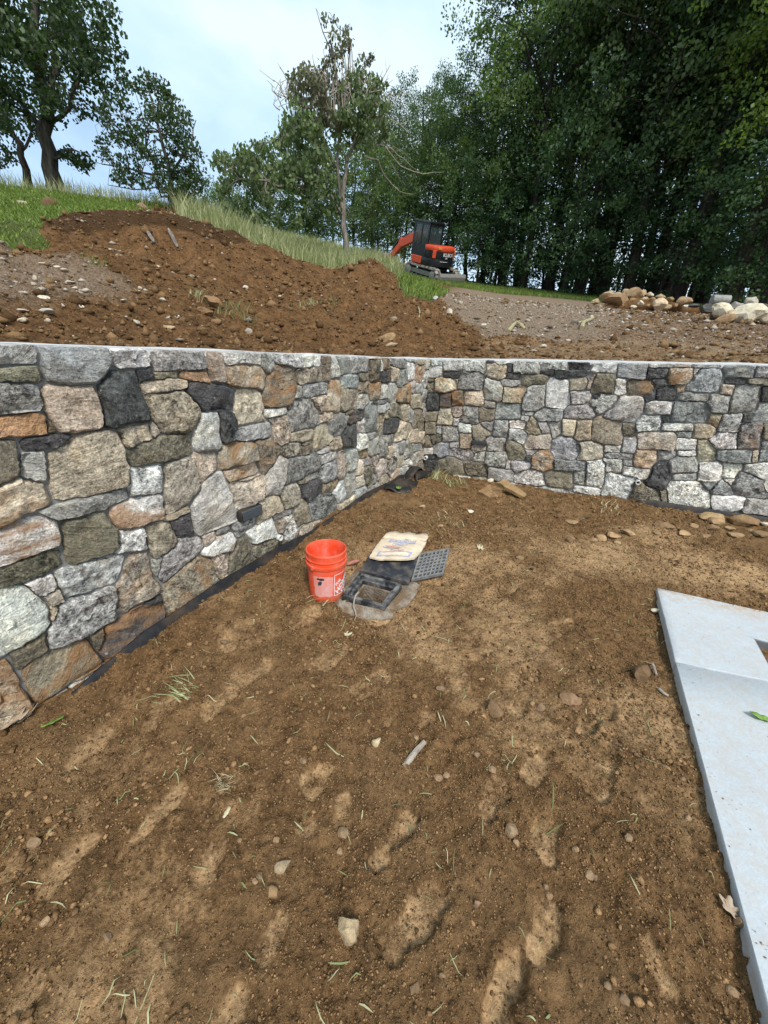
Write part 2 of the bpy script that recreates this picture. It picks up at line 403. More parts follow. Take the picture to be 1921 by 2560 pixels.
simple('label_black', (.05, .045, .05), .7, .3, var=.6, scale=70)
# bluestone slab
t = NT('bluestone'); p = t.pos()
a = t.noise(t.mapping(p, (1, 1, 1)), 2.6, 5, .6); b2 = t.noise(p, 90, 4, .7); st = t.noise(t.mapping(p, (2, 9, 2), (0, 0, .5)), 1.5, 4, .6)
col = t.mix(t.math('ADD', t.math('MULTIPLY', a, .6), t.math('MULTIPLY', st, .4)), (.385, .415, .43), (.50, .53, .54))
col = t.mix(1.0, col, t.ramp(b2, [(.3, .9), (.7, 1.06)]), 'MULTIPLY')
spk = t.math('MULTIPLY', t.ramp(t.noise(p, 55, 3, .6), [(.66, 0), (.71, 1)]), t.ramp(t.noise(p, 2.2, 3), [(.45, 0), (.6, 1)]))
col = t.mix(t.math('MULTIPLY', spk, .55), col, (.42, .28, .19))
dust = t.math('MULTIPLY', t.attr('dust'), t.ramp(t.noise(p, 22, 5, .7), [(.40, 0), (.62, 1)]))
col = t.mix(dust, col, (.44, .30, .18))
t.bump(b2, .004, .35); M['bluestone'] = t.fin(col, .6, .35)
# machine paints
simple('paint_orange', (.72, .085, .035), .35, .5, var=.12, dirt=(.35, .22, .14), dirt_amt=.12)
simple('paint_black', (.012, .015, .020), .35, .5, var=.3, dirt=(.12, .11, .10), dirt_amt=.12)
simple('paint_grey', (.075, .085, .092), .5, .4, var=.3)
simple('track_rubber', (.10, .09, .08), .85, .2, var=.4, scale=20, dirt=(.42, .38, .32), dirt_amt=.75, dscale=6)
simple('worn_steel', (.34, .32, .29), .5, .4, metal=.3, var=.3, dirt=(.30, .25, .2), dirt_amt=.3)
simple('lamp_amber', (.80, .30, .05), .3, .5); 
t = NT('cab_glass'); t.put(t.b.inputs['Base Color'], (.06, .10, .10, 1)); t.put(t.b.inputs['Roughness'], .03); t.put(t.b.inputs['Alpha'], .45); t.put(t.b.inputs['Specular IOR Level'], .9); M['cab_glass'] = t.m
# ------------------------------------------------------------------ wall frames
PC = at_z(1055, 1170, .1); PC[2] = 0.0
aL, aR = math.radians(30), math.radians(115)
tL = np.array([math.sin(aL), math.cos(aL), 0]); nL = np.array([math.cos(aL), -math.sin(aL), 0])
tR = np.array([math.sin(aR), math.cos(aR), 0]); nR = np.array([math.cos(aR), -math.sin(aR), 0])
UPZ = np.array([0, 0, 1.])
def wall_uv(px, py, side):
    tt, nn = (tL, nL) if side == 'L' else (tR, nR)
    P = at_plane(px, py, PC, nn); return (P - PC) @ tt, P[2]
def wall_pt(u, z, side, out=0.0):
    tt, nn = (tL, nL) if side == 'L' else (tR, nR)
    return PC + tt * u + nn * out + UPZ * z
topL = np.array([wall_uv(x, y, 'L') for x, y in ((0, 859), (200, 864), (400, 873), (600, 879), (800, 887), (940, 893), (1055, 898))])
topR = np.array([wall_uv(x, y, 'R') for x, y in ((1055, 898), (1200, 900), (1500, 905), (1921, 914))])
def ztop(u, side):
    T = topL if side == 'L' else topR
    return np.interp(u, T[:, 0], T[:, 1])
baseL = np.array([wall_uv(x, y, 'L') for x, y in ((60, 1790), (180, 1722), (350, 1590), (560, 1450), (760, 1340), (900, 1245), (1010, 1185), (1055, 1170))])
baseR = np.array([wall_uv(x, y, 'R') for x, y in ((1055, 1172), (1150, 1192), (1230, 1202), (1330, 1214), (1440, 1230), (1560, 1247), (1660, 1262), (1800, 1282), (1921, 1296))])

# ------------------------------------------------------------------ the yard floor
_p = []; _z = []
for u, z in baseL: q = wall_pt(u, z, 'L'); _p.append(q[:2]); _z.append(z)
for u, z in baseR: q = wall_pt(u, z, 'R'); _p.append(q[:2]); _z.append(z)
for x, y, z in ((0, 1, 0), (1, 1, 0), (-1, .8, 0), (-.3, 1.6, 0), (0, 2.2, .02), (1, 2.4, .03), (2, 2, 0), (.3, 3.5, .10), (1.5, 3.4, .07), (2.8, 2.9, .08), (3.6, 2, .03), (0, -1, 0), (2, 0, 0), (-2, -1, .0), (4, -4, 0), (-4, -4, 0), (0, -12, 0), (-2.4, .2, .0), (6, 2.2, .1)):
    _p.append((x, y)); _z.append(z)
YB = RBF(_p, np.array(_z), .02)
def at_ground(px, py, dz=0.0):
    z = 0.0
    for _ in range(8):
        P = at_z(px, py, z + dz); z = float(YB(np.array([P[0]]), np.array([P[1]]))[0])
    return at_z(px, py, z + dz)

# boot prints (two pixels along the sole) and trodden patches
PRINTS = [(1512, 1764, 1462, 1830, .10, 1), (1520, 1880, 1490, 1985, .105, 1), (1250, 1960, 1215, 2030, .105, .8), (1372, 2060, 1355, 2125, .10, .9),
          (1026, 2045, 938, 2155, .085, 1), (1095, 2235, 975, 2365, .10, 1), (1375, 2275, 1340, 2370, .105, 1), (1290, 2400, 1235, 2560, .105, 1),
          (1618, 2370, 1690, 2560, .08, .9), (1300, 1760, 1285, 1785, .085, .8), (1070, 1785, 1050, 1805, .08, .6), (985, 1780, 965, 1800, .07, .6), (1350, 1905, 1320, 1945, .09, .7),
          (455, 1960, 300, 2140, .085, .8), (545, 2110, 510, 2190, .09, .6), (820, 1925, 775, 1965, .11, .7), (770, 2035, 765, 2070, .075, .6), (868, 1990, 855, 2060, .07, .7),
          (575, 1730, 520, 1790, .10, .6), (265, 1840, 180, 1910, .11, .55), (230, 2110, 120, 2220, .10, .45), (80, 2120, 20, 2180, .10, .4), (700, 2310, 660, 2380, .10, .5), (590, 2490, 560, 2560, .10, .7),
          (80, 2470, 50, 2500, .09, .5), (200, 2080, 215, 2010, .07, .4), (790, 1530, 740, 1560, .13, .7), (1100, 1555, 1040, 1590, .12, .7), (620, 1570, 560, 1610, .14, .55), (1300, 1460, 1220, 1500, .14, .5), (860, 1620, 800, 1660, .12, .45),
          (1250, 1600, 1180, 1640, .14, .55), (1420, 1560, 1350, 1600, .14, .5), (660, 1660, 590, 1700, .13, .4), (960, 1690, 900, 1730, .12, .45), (1330, 1680, 1290, 1710, .1, .5), (430, 1760, 370, 1810, .12, .4)]
BLOB = [(1500, 1390, .6, .62), (1750, 1420, .6, .66), (1300, 1330, .35, .35), (1650, 1340, .45, .6), (1880, 1440, .4, .7), (950, 1545, .14, .8), (720, 1500, .14, .3), (1180, 1450, .22, .4), (1080, 1620, .3, .35), (640, 1580, .3, .35), (300, 1900, .3, .3), (1280, 1560, .35, .4)]
def seg_d(x, y, a, b):
    ab = b - a; L2 = ab @ ab + 1e-9; s = np.clip(((x - a[0]) * ab[0] + (y - a[1]) * ab[1]) / L2, 0, 1)
    return np.hypot(x - a[0] - s * ab[0], y - a[1] - s * ab[1]), s * math.sqrt(L2)
def sstep(a, b, x):
    k = np.clip((x - a) / (b - a), 0, 1); return k * k * (3 - 2 * k)
_prints = []
for x1, y1, x2, y2, w, s in PRINTS:
    a = at_ground(x1, y1)[:2]; b = at_ground(x2, y2)[:2]; _prints.append((a, b, w * .5, s))
_blobs = [(at_ground(x, y)[:2], r, s) for x, y, r, s in BLOB]
def yard_masks(x, y):
    comp = np.clip(fbm(x, y, 1.5, 5, 35, .62) * .75 + .10, 0, .55) * (y > .1); dep = np.zeros_like(x)
    for c, r, s in _blobs:
        d = np.hypot((x - c[0]) * .75, y - c[1]); comp = np.maximum(comp, s * (1 - sstep(.2 * r, r, d)))
    wob = fbm(x, y, 7, 4, 31, .65) * .024
    for a, b, w, s in _prints:
        m = (np.abs(x - (a[0] + b[0]) / 2) < .6) & (np.abs(y - (a[1] + b[1]) / 2) < .6)
        if not m.any(): continue
        xm, ym = x[m], y[m]; ax_ = b - a; ln_ = np.linalg.norm(ax_) + 1e-6; ax_ = ax_ / ln_; e0, tot = w * .7, ln_ + w * 1.4
        l = (xm - a[0]) * ax_[0] + (ym - a[1]) * ax_[1] + e0; pp = np.abs(-(xm - a[0]) * ax_[1] + (ym - a[1]) * ax_[0]) + wob[m]; q = l / tot
        boot = s > .75 and tot > .2
        hw = w * np.interp(q, [0, .04, .14, .30, .42, .58, .66, .80, .93, .985, 1], [.02, .55, .92, 1.04, .98, .72, .72, .86, .78, .45, .02] if boot else [.02, .5, .85, 1, 1, 1, 1, 1, .85, .5, .02])
        e_ = np.where((q < 0) | (q > 1), 9, pp / np.maximum(hw, 1e-4))
        ins = 1 - sstep(.72, 1.08, e_); pat = np.clip(.80 + .5 * fbm(xm, ym, 15, 3, 33), .3, 1)
        comp[m] = np.maximum(comp[m], ins * pat * (.38 + .40 * s))
        tread = (np.sin((l + .012 * np.sin(pp / .012)) / .027 * 2 * math.pi) > .2) * .007 * boot * ((q < .52) | (q > .66))
        dep[m] += -.020 * s * ins - tread * ins + .010 * s * np.exp(-((e_ - 1.22) / .16) ** 2)
    return comp, dep
def yard_z(x, y, masks=None):
    comp, dep = masks if masks is not None else yard_masks(x, y)
    rough = (1 - .6 * comp)
    z = YB(x, y) + fbm(x, y, .9, 2, 3) * .022 + rough * (fbm(x, y, 5.5, 4, 4, .62) * .024 + np.abs(fbm(x, y, 20, 4, 5, .7)) * .026) + dep
    return z

# drain pit corners (top of the iron frame)
FR_Z = .055
PIT = [at_ground(*p, FR_Z) for p in ((899, 1431), (1006, 1459), (961, 1517), (855, 1487))]
PITC = sum(PIT) / 4
def axis_coords(s, e, f0, f1, step, grow=1.25, start=None):
    a = list(np.arange(f0, f1 + 1e-6, step)); v, st = a[-1], step
    while v < e: st = min(st * grow, 2.5); v += st; a.append(v)
    v, st = a[0], step
    while v > s: st = min(st * grow, 2.5); v -= st; a.insert(0, v)
    return np.array(a)
xs = axis_coords(-30, 40, -2.2, 4.2, .0115); ys = np.concatenate([axis_coords(-40, .2, .15, .2, .0115)[:-1], np.arange(.21, 2.4, .0105), axis_coords(2.4, 7, 2.4, 5.2, .02)])
ys = np.unique(np.round(ys, 5)); ys = ys[np.concatenate([[True], np.diff(ys) > .004])]
X, Y = np.meshgrid(xs, ys); _m = yard_masks(X, Y); Z = yard_z(X, Y, _m)
nx, ny = len(xs), len(ys); I = np.arange(nx * ny).reshape(ny, nx)
Q = np.stack([I[:-1, :-1], I[:-1, 1:], I[1:, 1:], I[1:, :-1]], -1).reshape(-1, 4)
cxx = (X[:-1, :-1] + X[1:, 1:]).ravel() / 2; cyy = (Y[:-1, :-1] + Y[1:, 1:]).ravel() / 2
def inside_poly(x, y, poly):
    c = np.zeros(x.shape, bool); n = len(poly)
    for i in range(n):
        x1, y1 = poly[i][:2]; x2, y2 = poly[(i + 1) % n][:2]
        k = ((y1 > y) != (y2 > y)) & (x < (x2 - x1) * (y - y1) / (y2 - y1 + 1e-12) + x1); c ^= k
    return c
pin = [PITC + (p - PITC) * .80 for p in PIT]
yd_l = (cxx - PC[0]) * nL[0] + (cyy - PC[1]) * nL[1]; yd_r = (cxx - PC[0]) * nR[0] + (cyy - PC[1]) * nR[1]
keep = ~inside_poly(cxx, cyy, pin) & (yd_l > -.25) & (yd_r > -.25)
yard = link('yard_ground', mesh_np('yard_ground', np.stack([X.ravel(), Y.ravel(), Z.ravel()], 1), Q[keep], M['soil'], True, {'compact': _m[0].ravel(), 'mud': np.zeros(nx * ny)}))
tag(yard, 'bare trodden brown soil of the yard with boot prints', kind='structure')
def yz(x, y): return float(yard_z(np.array([float(x)]), np.array([float(y)]))[0])

# ------------------------------------------------------------------ the hillside above the wall
HC = [(0, 800, 3.6), (0, 740, 5), (0, 680, 6.6), (0, 615, 8.6), (0, 540, 11), (0, 468, 15), (0, 495, 30),
      (120, 760, 5), (120, 640, 8), (120, 575, 9.2), (112, 566, 9.8), (130, 484, 16), (130, 505, 30),
      (220, 800, 4.6), (220, 700, 7), (220, 620, 9), (220, 560, 9.7), (240, 503, 16), (240, 525, 30),
      (330, 820, 4.6), (330, 720, 7), (330, 625, 9.2), (335, 600, 9.4), (340, 546, 9.9), (335, 508, 16), (330, 520, 30),
      (430, 830, 4.8), (430, 730, 7), (430, 645, 9.2), (430, 620, 9.5), (430, 543, 10.1), (430, 516, 16), (430, 528, 30),
      (520, 840, 5), (520, 740, 7.2), (520, 650, 9.2), (515, 562, 10.3), (520, 556, 17), (520, 560, 30),
      (600, 845, 5.2), (600, 740, 7.5), (600, 670, 9.5), (600, 606, 10.6), (600, 612, 12.5), (600, 605, 18), (600, 588, 27), (600, 590, 40),
      (700, 850, 5.4), (700, 760, 7.5), (700, 690, 9.5), (700, 645, 10.6), (700, 655, 12.5), (700, 645, 17), (700, 613, 27), (700, 605, 45),
      (800, 855, 5.6), (800, 770, 7.8), (800, 715, 9.5), (800, 686, 10.6), (800, 690, 13), (800, 672, 18), (800, 632, 28), (800, 620, 45),
      (900, 865, 5.9), (900, 780, 8), (900, 720, 9.3), (905, 664, 10.2), (900, 690, 12.5), (900, 677, 18), (900, 648, 28), (900, 630, 45),
      (960, 870, 6), (960, 790, 8), (960, 730, 9.2), (950, 658, 10), (960, 692, 12), (960, 682, 20), (970, 657, 28),
      (1010, 870, 6), (1010, 790, 8), (1000, 712, 10), (1010, 715, 12), (1020, 692, 24),
      (1060, 875, 6.1), (1060, 800, 8), (1060, 745, 11), (1060, 722, 15), (1060, 699, 24), (1060, 683, 34),
      (1150, 880, 6.2), (1150, 810, 8.2), (1150, 757, 12), (1150, 728, 18), (1150, 709, 25), (1150, 700, 40),
      (1250, 884, 6), (1250, 812, 8.2), (1250, 768, 12), (1250, 742, 18), (1250, 724, 26), (1250, 715, 45),
      (1400, 888, 5.8), (1400, 820, 8.2), (1400, 778, 12), (1400, 754, 18), (1400, 741, 26), (1400, 730, 45),
      (1550, 893, 5.6), (1550, 830, 8), (1550, 788, 12), (1550, 767, 18), (1550, 752, 26), (1550, 740, 45),
      (1700, 895, 5.3), (1700, 835, 8), (1700, 797, 12), (1700, 777, 18), (1700, 764, 26),
      (1900, 900, 5), (1900, 840, 8), (1900, 806, 12), (1900, 787, 18), (1900, 772, 26), (1900, 760, 45),
      (2300, 905, 6), (2300, 840, 10), (2300, 800, 20), (2300, 790, 40), (-400, 700, 6.5), (-400, 560, 11), (-400, 470, 16), (-300, 480, 30)]
_p = []; _z = []
for x, y, D in HC: P = at_d(x, y, D); _p.append(P[:2]); _z.append(P[2])
for u in (-10, -8, -6.5, -5.2, -4.4, -3.6, -2.8, -2, -1.2, -.5, 0):
    for o, dz in ((-.30, -.05), (-.55, -.035), (-1.0, .03)):
        q = wall_pt(u, 0, 'L', o); _p.append(q[:2]); _z.append(float(ztop(u, 'L')) + dz)
for u in (.3, .9, 1.6, 2.3, 3.0, 3.8, 4.8, 6.5, 9):
    for o, dz in ((-.30, -.05), (-.55, -.035), (-1.0, .02)):
        q = wall_pt(u, 0, 'R', o); _p.append(q[:2]); _z.append(float(ztop(u, 'R')) + dz)
for a in range(-180, 180, 20):
    _p.append((160 * math.sin(math.radians(a)), 160 * math.cos(math.radians(a)))); _z.append(7.0)
_p.append((-60, 60)); _z.append(7.0); _p.append((40, 60)); _z.append(5.2); _p.append((0, 70)); _z.append(7.0); _p.append((60, 30)); _z.append(4.5); _p.append((-60, 20)); _z.append(7)
HB = RBF(_p, np.array(_z), .01)
def in_px(x, y, poly): return inside_poly(x, y, poly)
def hill_masks(x, y, zb):
    P = np.stack([x.ravel(), y.ravel(), zb.ravel()], 1); px, py, dz = project(P); D = np.hypot(x, y).ravel()
    w = fbm(x, y, .8, 4, 40).ravel() * 14; px_, py_ = px + w, py + fbm(x, y, .8, 4, 41).ravel() * 9
    f = dz > .5
    g = np.zeros(len(px))
    bank = f & in_px(px_, py_, [(-900, 380), (120, 400), (470, 470), (460, 522), (380, 522), (335, 526), (250, 538), (180, 543), (108, 556), (92, 585), (118, 612), (60, 622), (-200, 600), (-900, 600)]) & (D > 7.5) & (D < 40)
    g[bank] = 1
    meadow = f & (D > 11.7) & (px_ > 440) & (px_ < 1010); g[meadow] = 1
    tri = f & in_px(px_, py_, [(985, 680), (1015, 685), (1040, 690), (1120, 735), (1090, 765), (1030, 755), (1000, 740)]); g[tri] = 1
    g[f & (D > 21.5) & (px >= 1000)] = 1; g[D > 32] = 1; g[f & (px_ < -100) & (D > 8)] = 1
    gv = np.zeros(len(px))
    gv[f & in_px(px_, py_, [(1085, 745), (1150, 705), (1300, 728), (1560, 765), (1500, 830), (1440, 860), (1230, 840), (1130, 800)]) & (D < 27)] = .9
    gv[f & in_px(px_, py_, [(-900, 640), (120, 640), (330, 690), (420, 740), (300, 790), (60, 800), (-900, 830)]) & (D < 12)] = .62
    gv[f & (px_ > 1440) & (D > 6.5) & (D < 24)] = np.maximum(gv[f & (px_ > 1440) & (D > 6.5) & (D < 24)], .5)
    pale = np.zeros(len(px)); pale[f & (px_ > 1190) & (py_ > 855) & (D < 8)] = .50
    pale[f & (px_ > 1150) & (py_ > 740) & (py_ <= 855) & (D < 14)] = .32
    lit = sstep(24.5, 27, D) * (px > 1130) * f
    ts = np.zeros(len(px)); ts[f & in_px(px_, py_, [(100, 560), (180, 540), (340, 520), (430, 518), (500, 540), (560, 580), (650, 600), (650, 618), (560, 606), (480, 582), (430, 568), (340, 576), (200, 585), (125, 590)]) & (D < 11.2) & (g < .5)] = 1  # band on the cut face where shade is put into the colour
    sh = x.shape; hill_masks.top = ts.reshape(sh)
    return g.reshape(sh), gv.reshape(sh), pale.reshape(sh), lit.reshape(sh)
def hill_noise(x, y):
    D = np.hypot(x, y)
    dl = (x - PC[0]) * nL[0] + (y - PC[1]) * nL[1]; dr = (x - PC[0]) * nR[0] + (y - PC[1]) * nR[1]
    off = np.maximum(-np.minimum(dl, dr), 0); az = np.degrees(np.arctan2(x, y)); lane = sstep(8, 16, az); lf = 1 - sstep(-24, -14, az)
    k = sstep(.35, 1.6, off) * (1 - sstep(11.2 - 1.7 * lf, 14 - 3.2 * lf, D)); far = sstep(12, 20, D)
    k = k * (1 - .62 * lane)
    n = k * (fbm(x, y, .75, 3, 51) * .10 + fbm(x, y, 2.6, 4, 52, .62) * .11 + np.abs(fbm(x, y, 9, 3, 53, .6)) * .065)
    return n + sstep(.25, .5, off) * np.abs(fbm(x, y, 7, 3, 55)) * .022 + far * fbm(x, y, .25, 2, 54) * .06
def hill_z(x, y):
    x = np.asarray(x, float); y = np.asarray(y, float); return HB(x, y) + hill_noise(x, y)
def hz(x, y): return float(hill_z(np.array([float(x)]), np.array([float(y)]))[0])
xs = axis_coords(-170, 170, -9.5, 9.5, .055, 1.06); ys = axis_coords(-14, 170, 2.0, 12.5, .055, 1.06)
X, Y = np.meshgrid(xs, ys); ZB = HB(X, Y); Z = ZB + hill_noise(X, Y)
gm = list(hill_masks(X, Y, ZB)); shade_m = hill_masks.top
def blur(a, n):
    for _ in range(n):
        p = np.pad(a, 1, mode='edge'); a = (p[:-2, 1:-1] + p[2:, 1:-1] + p[1:-1, :-2] + p[1:-1, 2:] + 2 * p[1:-1, 1:-1]) / 6
    return a
gm[0] = blur(gm[0], 2); gm[1] = blur(gm[1], 60); gm[2] = blur(gm[2], 40)
nx, ny = len(xs), len(ys); I = np.arange(nx * ny).reshape(ny, nx)
Q = np.stack([I[:-1, :-1], I[:-1, 1:], I[1:, 1:], I[1:, :-1]], -1).reshape(-1, 4)
cxx = (X[:-1, :-1] + X[1:, 1:]).ravel() / 2; cyy = (Y[:-1, :-1] + Y[1:, 1:]).ravel() / 2
dl = (cxx - PC[0]) * nL[0] + (cyy - PC[1]) * nL[1]; dr = (cxx - PC[0]) * nR[0] + (cyy - PC[1]) * nR[1]
keep = ~((dl > -.30) & (dr > -.30))
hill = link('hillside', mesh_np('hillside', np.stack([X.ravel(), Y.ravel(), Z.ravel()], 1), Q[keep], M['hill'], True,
            {'grass': gm[0].ravel(), 'gravel': gm[1].ravel(), 'pale': gm[2].ravel(), 'litter': gm[3].ravel(), 'bank_shade': blur(shade_m, 4).ravel()}))
tag(hill, 'dug brown earth slope rising behind the stone wall to grass and wood', kind='structure')
_Ds = np.concatenate([np.arange(2.2, 16, .03), np.arange(16, 60, .15)])
def at_hill(px, py, lo=2.2, hi=60):
    """first hit of the pixel's direction with the hillside"""
    d = ray(px, py); h = math.hypot(d[0], d[1]); D = _Ds[(_Ds >= lo) & (_Ds <= hi)]
    P = CP[None] + d[None] * (D / h)[:, None]
    below = P[:, 2] <= hill_z(P[:, 0], P[:, 1])
    i = int(np.argmax(below)) if below.any() else len(D) - 1
    return P[i]
